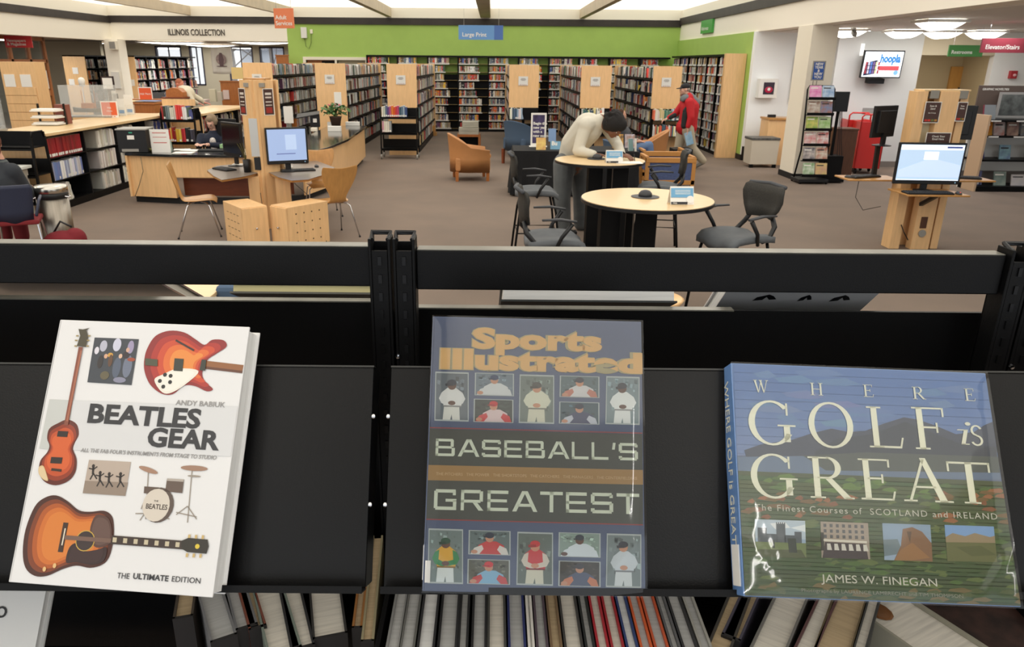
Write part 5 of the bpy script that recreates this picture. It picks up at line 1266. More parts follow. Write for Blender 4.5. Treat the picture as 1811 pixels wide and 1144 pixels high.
dc = cart('black book cart with three rows of books behind the reference desk', (-5.9, 14.55, 0), 0, .62, .36, 1.18)
for z, lab, nn in ((.22, 'bottom', 9), (.63, 'middle', 10), (1.04, 'top', 9)):
    book_row((-6.2, 14.40, z+.018), (1, 0, 0), (0, -1, 0), .58, h=(.2, .27), th=(.03, .055), dp=.16, pal=PAPER, label='book on %s shelf of the desk cart' % lab, group='books on the cart behind the desk')
MB().b2((-.31, -.02, 1.3), (.31, .0, 1.42)).build('header_board', MAPLE, dc)
# ------------------------------------------------------------------ armchairs
def barrel_chair(label, loc, rz, m, legm, hb=.86, ha=.62, legh=.16, group='lounge armchairs', w=.36, d=.34):
    """front of the chair towards +x"""
    t = thing('armchair', label, 'armchair', loc, rz, group)
    n = 20; vs = []; fs = []
    for i in range(n+1):
        a = math.radians(-90-180*i/n+0)          # from right arm front round the back to the left arm front
        u = i/n; bx = -.05+w*math.cos(a)*1.0 if True else 0; by = d*1.0*math.sin(a)
        # straight arms in front
        pts = (bx, by)
        k = math.sin(PI*u)**.9; top = ha+(hb-ha)*k
        flare = 1.06+.05*k
        for (s, z) in ((1.0, legh), (1.0, legh+.25), (flare, top-.02), (flare*1.03, top), (flare*.93, top+.005), (.84, top-.06), (.82, legh+.24)): vs.append((-.05+(bx+.05)*s, by*s, z))
    P_ = 7
    pre = []; post = []
    for i in range(n):
        for j in range(P_-1): a = i*P_+j; fs.append((a, a+1, a+P_+1, a+P_))
        fs.append((i*P_+P_-1, i*P_, (i+1)*P_, (i+1)*P_+P_-1))
    m_ = MB().add(vs, fs)
    # arm extensions to the front
    for idx, sy in ((0, -1), (n, 1)):
        ring0 = [Vector(vs[idx*P_+j]) for j in range(P_)]; ring1 = [p+Vector((.36, 0, -.0 if j < 2 else -.05)) for j, p in enumerate(ring0)]
        f = [(j, (j+1) % P_, P_+(j+1) % P_, P_+j) for j in range(P_)]+[tuple(range(P_, 2*P_))]
        m_.add(ring0+ring1, f)
    o = m_.build('shell', m, t, smooth=True, merge=True)
    MB().b2((-.32, -.29, legh+.02), (.33, .29, legh+.27)).build('seat_base', m, t, bevel=.03); MB().b2((-.30, -.27, legh+.25), (.35, .27, legh+.35)).build('seat_cushion', m, t, bevel=.04, bseg=3)
    for x_ in (-.30, .28):
        for y_ in (-.29, .29): MB().box((x_, y_, legh/2+.01), (.05, .05, legh+.02), taper=1.2).build('leg', legm, t)
    return t
TANL = mat('tan_leather', (188, 132, 82), .55, var=.06, scale=5); BLUEF = mat('slate_blue_fabric', (72, 92, 116), .85)
barrel_chair('tan armchair facing right, left of the centre aisle', (-.40, 14.4, 0), math.radians(8), TANL, OAK)
barrel_chair('slate blue armchair with wooden legs beside the poster sign', (.66, 16.85, 0), math.radians(48), BLUEF, CHERRY, .94, .76, .30)
barrel_chair('tan armchair facing left behind the leaning man, next to the walking man', (3.15, 15.6, 0), math.radians(172), TANL, OAK)
tag(MB().box((0, 0, .23), (.4, .4, .46)).build('side_table', BLACKP, loc=(3.95, 15.9, 0), bevel=.01), 'small black side table right of the rear tan armchair', 'table')
# newspaper stand
ns = thing('newspaper_stand', 'low orange wood stand loaded with stacked newspapers behind the tan armchair', 'stand', (-.62, 20.2, 0))
MB().b2((-.3, -.25, .28), (.3, .25, .34)).build('top', OAK, ns); 
for sx in (-1, 1): MB().b2((sx*.28-.03, -.25, 0), (sx*.28+.03, .25, .28)).build('side_panel', OAK, ns)
MB().b2((-.25, .2, .02), (.25, .23, .28)).build('back_panel', BLACK, ns)
for k in range(2):
    tag(MB().box((0, 0, .04), (.52, .34, .08)).build('newspaper_pile', mat('newsprint', (186, 182, 168), .9, var=.2, scale=40, stretch=(.1, .1, 1)), loc=(-.62, 20.15+k*.0, .34+.085*k), bevel=.004), ['lower newspaper pile on the low orange stand', 'second newspaper pile on the low orange stand'][k], 'newspapers')
tag(MB().box((0, 0, .05), (.42, .32, .14)).build('newspaper_box', mat('newsprint', (186, 182, 168), .9), loc=(-.58, 20.2, .535)), 'top newspaper stack on the low orange stand', 'newspapers')
kst = thing('step_stool', 'small tan step stool against the back wall bookcases', 'stool', (-1.9, 23.4, 0)); MB().b2((-.2, -.15, .0), (.2, .15, .10)).build('base', MAPLE_D, kst, bevel=.01); MB().b2((-.16, -.12, .1), (.16, .12, .3)).build('top_step', MAPLE_D, kst, bevel=.01)
# ------------------------------------------------------------------ black-clothed display table
tb_ = thing('display_table', 'long table under a black cloth behind the leaning man', 'table', (1.38, 12.9, 0))
BC = mat('black_cloth', (16, 17, 20), .9)
MB().b2((-1.0, -.42, .70), (1.0, .42, .74)).build('tabletop', MAPLE, tb_)
for sx in (-1, 1):
    for sy in (-1, 1): MB().bar((sx*.9, sy*.35, 0), (sx*.9, sy*.35, .7), .03, .03).build('leg', CHROME, tb_)
vs = []; fs = []; per = []
for i in range(24): per.append((-1.03+2.06*i/24, -.45))
for i in range(8): per.append((1.03, -.45+.9*i/8))
for i in range(24): per.append((1.03-2.06*i/24, .45))
for i in range(8): per.append((-1.03, .45-.9*i/8))
n = len(per)
for r_, (z, f) in enumerate(((.748, 1), (.70, 1.01), (.35, 1.03), (.03, 1.05))):
    for i, (x, y) in enumerate(per):
        w_ = (0, .0, .018, .035)[r_]*math.sin(i*2.3); vs.append((x*f+(w_ if abs(x) > 1.0 else 0), y*f+(w_ if abs(y) > .44 else 0), z))
for r_ in range(3):
    for i in range(n): i2 = (i+1) % n; fs.append((r_*n+i, r_*n+i2, (r_+1)*n+i2, (r_+1)*n+i))
cl_ = MB().add(vs, fs+[tuple(range(n-1, -1, -1))]).build('tablecloth', BC, loc=(1.38, 12.9, 0), smooth=False)
tag(cl_, 'black tablecloth draped to the floor over the display table', 'tablecloth')
TZ = .75
# poster in a white frame on it
a = aty(938, 262, 13.1); b = aty(967, 200, 13.1)
ps = thing('poster_stand', 'tall white-framed purple poster standing on the black-clothed table', 'sign', (a.x, 13.1, TZ))
w_, h_ = b.x-a.x, b.z-TZ
MB().b2((0, 0, 0), (w_, .02, h_)).build('frame', WHITE, ps, bevel=.003); MB().b2((-.02, -.06, 0), (w_+.02, .08, .012)).build('base', WHITE, ps)
pp_ = MB().b2((.03, -.002, .06), (w_-.03, 0, h_-.03)).build('poster_print', mat('poster_purple', (46, 36, 62), .5, col2=(84, 74, 120), scale=9), ps)
for k, l_ in enumerate(('Begin the', 'new year', 'with a', 'new outlook')): text(l_, .062, TXT_W, 'lettering', pp_, FY(.04, -.0025, h_-.19-k*.068), ext=.0004, off=.03)
def stand_book(px0, px1, py0, py1, Y, zb, col, label, lean=-18, cat='book', col2=None, name='display_book', rz=0, easel=True, th=.02):
    a = aty(px0, py1, Y); b = aty(px1, py0, Y); w = b.x-a.x; h = (b.z-zb)/math.cos(math.radians(lean))
    t = thing(name, label, cat, (a.x, Y, zb), rot=(math.radians(lean), 0, rz))
    cm = mat('cover%d%d%d' % col, col, .4, col2=col2, scale=14) if col2 else mat('cover%d%d%d' % col, col, .4)
    MB().b2((0, 0, 0), (w, .003, h)).build('cover', cm, t); MB().b2((.003, .003, .003), (w-.003, th, h-.003)).build('page_block', PAGE, t); MB().b2((0, th, 0), (w, th+.003, h)).build('back_cover', cm, t)
    if easel: MB().bar((w/2, th+.01, h*.6), (w/2, th+.10, .0), .01, .01).build('easel_leg', GLASS, t)
    return t
stand_book(948, 966, 244, 274, 12.62, TZ, (226, 200, 110), 'thin yellow book with orange picture on an easel on the black table', col2=(200, 150, 90))
stand_book(970, 984, 228, 250, 13.0, TZ+.1, (110, 140, 180), 'blue leaflet in an acrylic holder beside the purple poster', name='leaflet', cat='leaflet')
t_ = stand_book(973, 992, 250, 270, 12.7, TZ, (120, 168, 196), 'light blue booklet with white letters behind the leaning man', lean=-12, name='booklet', cat='booklet')
text('Bu', .09, TXT_W, 'lettering', t_, FY(.02, -.001, .07), ext=.0004, off=.04)
stand_book(1083, 1104, 238, 262, 13.0, TZ, (214, 160, 70), 'orange book with a dark silhouette standing on the black table', col2=(60, 44, 36))
stand_book(1105, 1124, 238, 262, 13.05, TZ, (190, 190, 206), 'pale lilac book standing second from the white-edged book', col2=(150, 110, 80))
stand_book(1112, 1124, 246, 272, 12.55, TZ, (120, 150, 150), 'grey-green book standing turned on the right of the black table', lean=-10, rz=.5)
stand_book(1124, 1129, 245, 273, 12.5, TZ, (232, 230, 222), 'white book seen edge-on at the right end of the black table', lean=-4, rz=.9, easel=False)
# ------------------------------------------------------------------ blue bench with wooden frame
def bench(label, x0, x1, y, ztop, d=.62):
    t = thing('wood_framed_bench', label, 'bench', (x0, y, 0)); w = x1-x0
    for x_ in (0, w-.07): MB().b2((x_, 0, 0), (x_+.07, .06, ztop)).build('back_post', OAK2, t, bevel=.006)
    MB().b2((0, -.005, ztop-.09), (w, .065, ztop)).build('top_rail', OAK2, t, bevel=.008); MB().b2((0, 0, .08), (w, .06, .16)).build('bottom_rail', OAK2, t, bevel=.005)
    MB().b2((.07, .015, .16), (w-.07, .05, ztop-.09)).build('back_panel', BLUEW, t)
    MB().b2((.04, .06, .28), (w-.04, d, .42)).build('seat_cushion', BLUEW, t, bevel=.03)
    for x_ in (0, w-.06): MB().b2((x_, .06, .52), (x_+.06, d, .57)).build('arm_rest', OAK2, t, bevel=.01); MB().b2((x_, d-.06, 0), (x_+.06, d, .52)).build('front_post', OAK2, t)
    return t
OAK2 = mat('honey_oak', (192, 136, 72), .45, var=.06, scale=5); BLUEW = mat('blue_weave', (78, 92, 132), .9, var=.22, scale=60, stretch=(.4, .4, 3))
a = at(1227, 335, 0); b = at(1140, 335, 0)
bench('blue woven chair with honey oak frame, nearer of the two, back towards us', b.x, a.x, 13.36, aty(1190, 279, 13.36).z)
bench('blue woven chair with honey oak frame standing behind the nearer one', b.x+.15, b.x+1.0, 14.4, aty(1190, 268, 14.4).z)
# ------------------------------------------------------------------ bar-height round tables
def round_table(cx, cy, r, label, dx=0):
    t = thing('round_table', label, 'table', (cx, cy, 0), 0, 'bar-height round tables')
    MB().lathe([(r-.012, 1.0), (r, 1.005), (r, 1.03), (r-.01, 1.032)], 64).build('edge_band', BLACKP, t, smooth=False)
    MB().lathe([(r-.006, 1.025), (r-.006, 1.036)], 64).build('tabletop', MAPLE_T, t)
    for a, (x_, y_) in ((.3, (-.31, .0)), (-.2, (-.02, -.12)), (1.3, (-.1, .16))): MB().box((x_+dx, y_, .5), (.18, .06, 1.0), R=Matrix.Rotation(a, 3, 'Z')).build('base_panel', BLACK, t)
    MB().lathe([(.26, 0), (.26, .03)], 30, (dx-.12, 0, 0)).build('base_plate', BLACK, t)
    return t
T1 = (1.31, 6.28); T2 = (1.27, 8.93)
round_table(*T1, .555, 'bar-height round maple table, nearer, beside the empty grey chairs')
round_table(*T2, .53, 'bar-height round maple table where the man leans and writes', .26)
def tentcard(px0, px1, py0, py1, z, label):
    p = at((px0+px1)/2, py1-2, z); w = (px1-px0)/FPX*(p.y*.94+.35); h = w*.72
    t = thing('tent_card', label, 'card', (p.x, p.y+.03, z), .04, 'tent cards')
    for s in (-1, 1):
        m = MB(); m.add([(-w/2, s*.05, 0), (w/2, s*.05, 0), (w/2, 0, h), (-w/2, 0, h)], [(0, 1, 2, 3)]); o = m.build('card_face', WHITE, t); q = o.modifiers.new('s', 'SOLIDIFY'); q.thickness = .002
    M = frame((-w/2, -.052, 0), (1, 0, 0), (0, .05, h)); k = MB(); k.M = M
    k.b2((w*.03, h*.42, .0), (w*.97, h*.97, .002)); k.build('blue_print', mat('card_blue', (110, 168, 208), .5), t)
    k = MB(); k.M = M; k.b2((w*.03, h*.02, .0), (w*.72, h*.16, .002)); k.build('black_strip', mat('card_black', (40, 40, 42), .5), t)
    k = MB(); k.M = M; k.lathe([(w*.16, .0), (w*.16, .003)], 16, (w*.84, h*.3, 0)); k.build('white_badge', WHITE, t)
    text('FREE', h*.12, TXT_W, 'lettering', t, M @ Matrix.Translation((w*.1, h*.045, .0025)), ext=.0002)
    for q_ in range(3): k = MB(); k.M = M; k.b2((w*.2, h*(.82-q_*.1), .002), (w*.85, h*(.85-q_*.1), .003)); stuff(k.build('printed_line', TXT_W, t))
    return t
tentcard(1184, 1226, 335, 363, 1.037, 'blue and white tent card on the nearer round table')
tentcard(1071, 1101, 272, 290, 1.037, 'blue and white tent card beside the writing hand on the far round table')
def puck(px, py, label):
    p = at(px, py, 1.037); t = thing('power_dome', label, 'device', tuple(p), 0, 'table power domes')
    MB().lathe([(.115, 0), (.12, .004), (.1, .007)], 28).build('plate', CHAR, t); MB().lathe([(.058, .006), (.056, .03), (.04, .05), (.02, .058), (0, .06)], 24).build('dome', CHAR, t, smooth=True)
    return t
puck(1141, 348, 'dark grey dome on a round plate on the nearer round table'); puck(1056, 281, 'dark grey dome by the leaning man on the far round table')
# ------------------------------------------------------------------ bar-height armchairs (front towards +x)
SEATG = mat('grey_seat_fabric', (96, 100, 104), .8, var=.08, scale=12)
MESHB = mat('black_mesh_back', (50, 49, 46), .7, var=.25, scale=90)
def bar_chair(label, loc, rz, parent_first=[None]):
    t = thing('bar_chair', label, 'chair', loc, rz, 'bar-height armchairs')
    # seat: padded, curved
    vs = []; fs = []; nx, ny = 8, 8
    for s in (0, 1):
        for i in range(nx+1):
            for j in range(ny+1):
                u = -1+2*i/nx; v = -1+2*j/ny
                x = u*.24*(1-.08*v*v); y = v*.24*(1-.06*u*u); z = .76+.02*math.cos(u*1.5)-(.035 if u > .8 else 0)+(-.01 if abs(v) < .3 else .01)
                vs.append((x, y, z-(.05 if s else 0)))
    K = (nx+1)*(ny+1)
    for i in range(nx):
        for j in range(ny):
            a = i*(ny+1)+j; fs.append((a, a+ny+1, a+ny+2, a+1)); fs.append((K+a, K+a+1, K+a+ny+2, K+a+ny+1))
    for i in range(nx): a = i*(ny+1); b = a+ny+1; fs.append((a, K+a, K+b, b)); a2 = a+ny; b2 = b+ny; fs.append((a2, b2, K+b2, K+a2))
    for j in range(ny): fs.append((j, j+1, K+j+1, K+j)); a = nx*(ny+1)+j; fs.append((a, K+a, K+a+1, a+1))
    MB().add(vs, fs).build('seat', SEATG, t, smooth=True, merge=True)
    # curved back
    vs = []; fs = []; prof = [(-.26, .90, .13), (-.275, .98, .19), (-.28, 1.04, .215), (-.275, 1.10, .22), (-.29, 1.155, .21), (-.31, 1.17, .19)]
    for (x, z, hw) in prof:
        for i in range(9): u = -1+i/4; vs.append((x+.045*u*u, hw*u, z))
    for k in range(5):
        for i in range(8): a = k*9+i; fs.append((a, a+1, a+10, a+9))
    o = MB().add(vs, fs).build('backrest', MESHB, t, smooth=True); q = o.modifiers.new('s', 'SOLIDIFY'); q.thickness = .022
    MB().ring([(-.285, -.2, 1.165), (-.325, 0, 1.175), (-.285, .2, 1.165)], .016, 8).build('top_edge', CHARG, t, smooth=True)
    for s in (-1, 1):
        MB().ring([(-.26, s*.12, .92), (-.25, s*.17, .84), (-.17, s*.2, .75), (-.1, s*.2, .73)], [.02, .022, .02, .014], 8).build('back_stem', BLACKP, t, smooth=True)
        MB().ring([(-.02, s*.24, .72), (.02, s*.265, .82), (.10, s*.27, .93)], [.014, .016, .018], 8).build('arm_post', BLACKP, t, smooth=True)
        MB().ring([(.13, s*.27, .945), (.0, s*.275, .965), (-.14, s*.275, .96)], [.02, .024, .018], 8, flat=.5).build('arm_rest', CHAR, t, smooth=True)
        MB().ring([(.16, s*.2, .72), (.2, s*.215, .55), (.235, s*.23, .25), (.26, s*.24, 0)], .013, 7).build('leg', BLACK, t, smooth=True)
        MB().ring([(-.16, s*.2, .72), (-.2, s*.215, .55), (-.235, s*.23, .25), (-.26, s*.24, 0)], .013, 7).build('leg', BLACK, t, smooth=True)
    MB().ring([(.225, -.225, .32), (.225, .225, .32), (-.22, .225, .32), (-.22, -.225, .32), (.225, -.225, .32)], .008, 6).build('foot_ring', BLACK, t)
    return t
bar_chair('grey bar-height armchair at the left of the nearer round table', (.51, 5.96, 0), math.radians(4))
bar_chair('grey bar-height armchair left of the leaning man', (.50, 8.35, 0), math.radians(2))
bar_chair('grey bar-height armchair at the right of the nearer round table', (2.04, 6.12, 0), math.radians(205))
bar_chair('grey bar-height armchair right of the far round table, against the blue bench', (1.95, 8.75, 0), math.radians(170))
# ================================================================== RIGHT SIDE
KR = thing('search_kiosk', 'right maple standing computer kiosk with three monitors and brown notices', 'kiosk', (5.13, 9.0, 0))
def krb(name, a, b, m=MAPLE, bv=.003): return MB().b2(a, b).build(name, m, KR, bevel=bv)
krb('tower_panel', (-.27, -.10, 0), (-.15, .10, 1.84)); krb('tower_panel', (-.02, -.12, 0), (.20, .0, 1.84)); krb('tower_panel', (.24, -.08, 0), (.33, .10, 1.84))
krb('tower_back', (-.10, .12, .0), (.28, .15, 1.84)); krb('tower_cap', (-.20, -.10, 1.84), (.33, .14, 1.86), MAPLE_T)
for x0 in (-.13, .2): krb('bracket', (x0, -.11, 1.76), (x0+.10, -.06, 1.85), mat('grey_bracket', (150, 146, 136), .4, metal=.4))
krb('clear_slot', (-.15, -.02, .9), (-.02, .0, 1.62), mat('pale_plastic', (200, 190, 160), .3))
poster('poster', FY(-.17, -.125, 1.50), .17, .22, [('Scan &', .13, .78), ('Send', .13, .64), ('free of charge', .07, .45)], 3, KR)
poster('poster', FY(.20, -.125, 1.52), .10, .2, [('Scan', .12, .78), ('Here', .12, .64)], 4, KR)
poster('poster', FY(-.10, -.14, 1.19), .27, .19, [('Check Your', .16, .76), ('Email Here', .16, .60), ('ask at the desk', .09, .4)], 5, KR)
# lower opening with cables
krb('cable_box', (.04, -.125, .26), (.12, -.115, .40), WALNUT)
k = MB(); k.M = Matrix.Translation((.08, -.13, .2)) @ Matrix.Rotation(PI/2, 4, 'X'); k.lathe([(.045, 0), (.045, .008), (.035, .01)], 16); k.build('grommet', GREYP, KR)
MB().ring([(-.18, -.11, .3), (-.16, -.16, .22), (-.08, -.14, .12)], .006, 5).build('cable', BLACKP, KR)
# front shelf, keyboard, monitor
krb('front_shelf', (-.42, -.58, .715), (.28, -.10, .735), MAPLE_D, .006)
MB().bar((0, -.12, .55), (0, -.40, .70), .04, .04).build('shelf_bracket', BLACKP, KR)
kb1 = keyboard('black keyboard with a red-lit mouse on the front shelf of the right kiosk', (4.98, 8.53, .737), -.03, .52, .17)
m1 = mouse('small dark mouse on the front shelf of the right kiosk', (5.31, 8.49, .737))
MB().ell((0, -.03, .02), (.01, .008, .008), 8, 6).build('red_glow', mat('red_led', (230, 60, 50), .4, emit=1), m1)
t, sc = monitor('wide black monitor with pale blue screen facing us on the right kiosk', (5.04, 8.72, .736), math.radians(-3), .75, .47, SCR_S, .08)
MB().b2((-.35, -.0195, .47), (.35, -.019, .525)).build('screen_header', SCR_P, sc)
MB().b2((-.08, -.0195, .36), (.08, -.019, .45)).build('login_window', SCR_P, sc); MB().b2((.16, -.0196, .49), (.33, -.019, .51)).build('header_text', mat('screen_dark_blue', (70, 90, 160), .3, emit=.3), sc)
MB().b2((-.35, -.0195, .126), (.35, -.019, .136)).build('screen_footer', SCR_P, sc)
m = MB(); m.add([(-.34, -.0193, .24), (.0, -.0193, .38), (.35, -.0193, .3), (.35, -.0193, .16), (-.34, -.0193, .16)], [(0, 4, 3, 2, 1)]); m.build('screen_wave', mat('screen_wave', (190, 210, 236), .3, emit=.75), sc)
# side shelves with keyboards and monitors seen from behind
krb('side_shelf', (-.85, -.0, .80), (-.20, .40, .82), MAPLE_D, .006); krb('side_shelf', (.33, -.0, .80), (.92, .40, .82), MAPLE_D, .006)
keyboard('black keyboard on the left side shelf of the right kiosk', (4.55, 9.2, .822), .4, .42, .15); keyboard('black keyboard on the right side shelf of the right kiosk', (5.74, 9.2, .822), -.3, .42, .15)
p = aty(1497, 296, 9.4); mouse('grey mouse at the tip of the left side shelf', (4.34, 9.15, .822), .5)
monitor('black monitor on the left of the right kiosk, turned away', (4.74, 9.32, 1.19), math.radians(-148), .46, .37, None, .1, on=False)
monitor('black monitor back on the right of the right kiosk', (5.60, 9.35, 1.17), math.radians(165), .46, .40, None, .1, on=False)
for x in (4.72, 5.64): tag(MB().bar((x, 9.3, .821), (x, 9.32, 1.2), .05, .04).build('monitor_post', BLACKP), 'black monitor post on the %s side shelf of the right kiosk' % ('left' if x < 5 else 'right'), 'post')
tag(MB().ring([(4.45, 9.1, .80), (4.42, 9.05, .6), (4.52, 9.02, .45), (4.72, 9.0, .5)], .004, 5).build('cord', BLACKP, smooth=True), 'thin dark cord looping under the left side shelf of the right kiosk', 'cord')
# ------------------------------------------------------------------ brochure rack
a = at(1413, 325, 0); b = at(1465, 328, 0)
br = thing('brochure_rack', 'tall black wire rack of brochures beside the cream column', 'rack', (a.x, a.y, 0)); w = .50
for x in (0, w):
    MB().ring([(x, .3, .05), (x, .12, .6), (x, .16, 1.2), (x, .22, 1.70)], .016, 7).build('side_frame', BLACK, br, smooth=True)
MB().ring([(0, .22, 1.70), (.03, .23, 1.76), (w-.03, .23, 1.76), (w, .22, 1.70)], .012, 7).build('top_loop', BLACK, br, smooth=True)
MB().b2((-.03, -.05, .03), (w+.03, .40, .09)).build('base', BLACKP, br, bevel=.01)
for x in (0, w):
    for y in (-.02, .36): c_ = MB(); c_.M = Matrix.Translation((x, y, .03)) @ Matrix.Rotation(PI/2, 4, 'Y'); c_.lathe([(.03, -.012), (.03, .012)], 12); c_.build('caster', BLACK, br)
tiers = []
for k in range(6):
    z = .14+k*.275; y = (-.02, .06, .11, .13, .15, .17)[k]
    s = MB(); s.b2((0, y-.06, z), (w, y+.03, z+.012)); s.b2((0, y-.06, z), (w, y-.055, z+.05)); s.build('tray', BLACK, br); tiers.append((z+.012, y))
BC_ = [[((214, 224, 206), (110, 150, 90), 'white and green brochure'), ((196, 150, 130), (210, 190, 120), 'mosaic picture brochure')], [((206, 196, 190), (80, 80, 90), 'white brochure with dark picture'), ((214, 210, 196), (170, 90, 60), 'white brochure with figures')],
       [((206, 120, 120), (222, 214, 210), 'pink and white brochure'), ((226, 224, 220), (190, 60, 50), 'white brochure with red mark')], [((214, 206, 110), (110, 160, 70), 'yellow and green brochure'), ((130, 180, 90), (196, 210, 170), 'green leaflet')],
       [((210, 206, 196), (150, 110, 90), 'cream brochure with picture'), ((110, 140, 180), (170, 110, 80), 'blue brochure with a face')], [((222, 110, 180), (240, 190, 220), 'bright pink leaflet'), ((120, 160, 210), (210, 226, 240), 'light blue leaflet')]]
for k, (z, y) in enumerate(tiers):
    for j in range(2):
        c1, c2, nm = BC_[k][j]
        t = thing('brochure', '%s, %s side of tier %s from the bottom of the rack' % (nm, ['left', 'right'][j], ['one', 'two', 'three', 'four', 'five', 'six'][k]), 'brochure', (a.x+.02+j*.235, a.y+y-.045, z), rot=(math.radians(-14), 0, 0), group='brochures in the rack')
        MB().b2((0, 0, 0), (.215, .012, .245)).build('cover', mat('bro%d%d' % (k, j), c1, .35, col2=c2, scale=12), t)
        MB().b2((.02, -.001, .19), (.15, 0, .21)).build('printed_heading', TXT_D if j else TXT_W, t)
p0 = aty(1433, 147, a.y+.2); p1 = aty(1453, 118, a.y+.2)
sg = thing('rack_sign', 'small blue framed sign standing above the brochure rack', 'sign', (p0.x, a.y+.2, 1.77))
MB().bar(((p1.x-p0.x)*.3, 0, 0), ((p1.x-p0.x)*.3, 0, .14), .006, .006).build('post', BLACK, sg); MB().bar(((p1.x-p0.x)*.7, 0, 0), ((p1.x-p0.x)*.7, 0, .14), .006, .006).build('post', BLACK, sg)
MB().b2((0, -.01, .08), (.23, .01, .42)).build('frame', GREYP, sg); f_ = MB().b2((.02, -.012, .10), (.21, -.01, .40)).build('sign_face', mat('royal_blue', (44, 84, 160), .4), sg)
for k, l_ in enumerate(('NEW', 'YEAR', '&', 'NEW', 'YOU')): text(l_, .062, TXT_W, 'lettering', f_, FY(.115, -.013, .345-k*.056), ext=.0004, off=.03, align='CENTER')
# ------------------------------------------------------------------ lobby things
p = aty(1355, 156, 17.72)
ae = thing('defibrillator_cabinet', 'white wall cabinet holding a red device behind its window', 'cabinet', (p.x, 17.74, p.z))
m = MB(); m.b2((-.21, -.16, -.21), (.21, .04, .21)); m.build('case', WHITEM, ae, bevel=.01)
MB().b2((-.11, -.166, -.13), (.13, -.160, .13)).build('window', mat('dark_cabinet_window', (50, 30, 44), .2), ae); MB().ell((.01, -.17, -.03), (.09, .012, .07), 14, 8).build('red_device', mat('crimson', (180, 30, 70), .4), ae); MB().ell((.01, -.182, -.02), (.035, .006, .035), 12, 6).build('white_symbol', WHITE, ae)
p = at(1349, 297, 0)
bx = thing('storage_box', 'beige plastic storage bin with dark patterned lid on casters before the white alcove', 'box', (p.x, p.y+.25, 0))
MB().box((0, 0, .33), (.58, .46, .52), taper=1.04).build('bin', mat('beige_plastic', (204, 196, 180), .5), bx, bevel=.01); MB().box((0, 0, .61), (.62, .50, .05)).build('lid', mat('patterned_grey', (90, 90, 88), .5, var=.5, scale=26), bx, bevel=.01)
for x in (-.25, .25): MB().box((x, -.2, .035), (.07, .07, .07)).build('caster', BLACK, bx)
p = aty(1358, 205, 17.0); q = aty(1392, 205, 17.0)
mc = thing('service_counter', 'maple service counter half hidden behind the cream column', 'counter', (p.x, 16.9, 0)); MB().b2((0, 0, 0), (.95, .5, .98)).build('body', MAPLE, mc, bevel=.004); MB().b2((-.02, -.03, .98), (.97, .52, 1.02)).build('top', MAPLE_D, mc)
tag(MB().box((0, 0, .03), (.16, .08, .06)).build('telephone', BLACKP, loc=(p.x+.12, 17.1, 1.02)), 'small black phone on the maple service counter', 'phone')
p = aty(1395, 190, 17.65); q = aty(1409, 98, 17.65)
wn = thing('wall_picture', 'dark narrow picture in a bronze frame on the alcove wall', 'picture', (p.x+.02, 17.70, p.z)); MB().b2((0, 0, .1), (.3, .04, q.z-p.z)).build('frame', mat('bronze_frame', (132, 108, 70), .5), wn); MB().b2((.04, -.006, .14), (.26, 0, q.z-p.z-.04)).build('canvas', mat('dark_canvas', (44, 52, 48), .5, var=.4, scale=12), wn)
p = aty(1383, 185, 17.4); 
# television
a = aty(1530, 138, 16.3); b = aty(1611, 89, 16.3)
tv = thing('television', 'wall-mounted television showing a blue and red advertisement on the grey lobby wall', 'television', ((a.x+b.x)/2, 16.55, (a.z+b.z)/2), rot=(math.radians(4), 0, 0)); w = (b.x-a.x); h = b.z-a.z
MB().b2((-w/2, -.03, -h/2), (w/2, .03, h/2)).build('housing', BLACKP, tv, bevel=.008)
s = MB().b2((-w/2+.025, -.033, -h/2+.025), (w/2-.025, -.031, h/2-.025)).build('screen', SCR_P, tv)
text('hoopla', .22, mat('screen_sky_blue', (50, 130, 205), .5, emit=.12), 'lettering', s, FY(-w*.08, -.036, h*.08), ext=.0008, width=w*.50, off=.045)
MB().b2((-w*.08, -.035, -h*.22), (w*.42, -.033, -h*.06)).build('red_strip', mat('screen_red', (206, 84, 92), .4, emit=.2), s)
t2 = MB(); t2.add([(-w*.44, -.0335, -h*.42), (-w*.14, -.0335, -h*.34), (-w*.14, -.0335, h*.16), (-w*.42, -.0335, h*.06)], [(0, 1, 2, 3)]); tb2 = t2.build('tablet_picture', mat('screen_navy', (30, 34, 66), .4, emit=.2), s)
for r_ in range(3):
    for c_ in range(6):
        MB().b2((-w*.42+c_*.052, -.035, -h*.34+r_*h*.15), (-w*.42+c_*.052+.036, -.034, -h*.34+r_*h*.15+.07)).build('picture_tile', mat('tile%d' % ((r_*5+c_) % 5), [(150, 60, 70), (190, 190, 210), (90, 120, 190), (120, 90, 140), (200, 200, 160)][(r_*5+c_) % 5], .4, emit=.4), tb2)
MB().ell((w*.36, -.035, -h*.3), (.05, .003, .05), 14, 6).build('round_badge', mat('screen_badge', (120, 170, 220), .4, emit=.6), s)
MB().b2((-.18, .03, -h/2-.12), (.14, .26, -h/2-.02)).build('mount', BLACKP, tv)
for px, py, wd, hh in ((1480, 191, .2, .10), (1540, 196, .34, .12)):
    p = aty(px, py, 16.78); tag(MB().b2((p.x-wd/2, 16.785, p.z-hh/2), (p.x+wd/2, 16.8, p.z+hh/2)).build('wall_vent', mat('vent_grey', (150, 148, 146), .5, var=.2, scale=50, stretch=(.1, 1, 4))), 'grey vent low on the lobby wall, %s of the red carts' % ('left' if px < 1500 else 'behind and right'), 'vent')
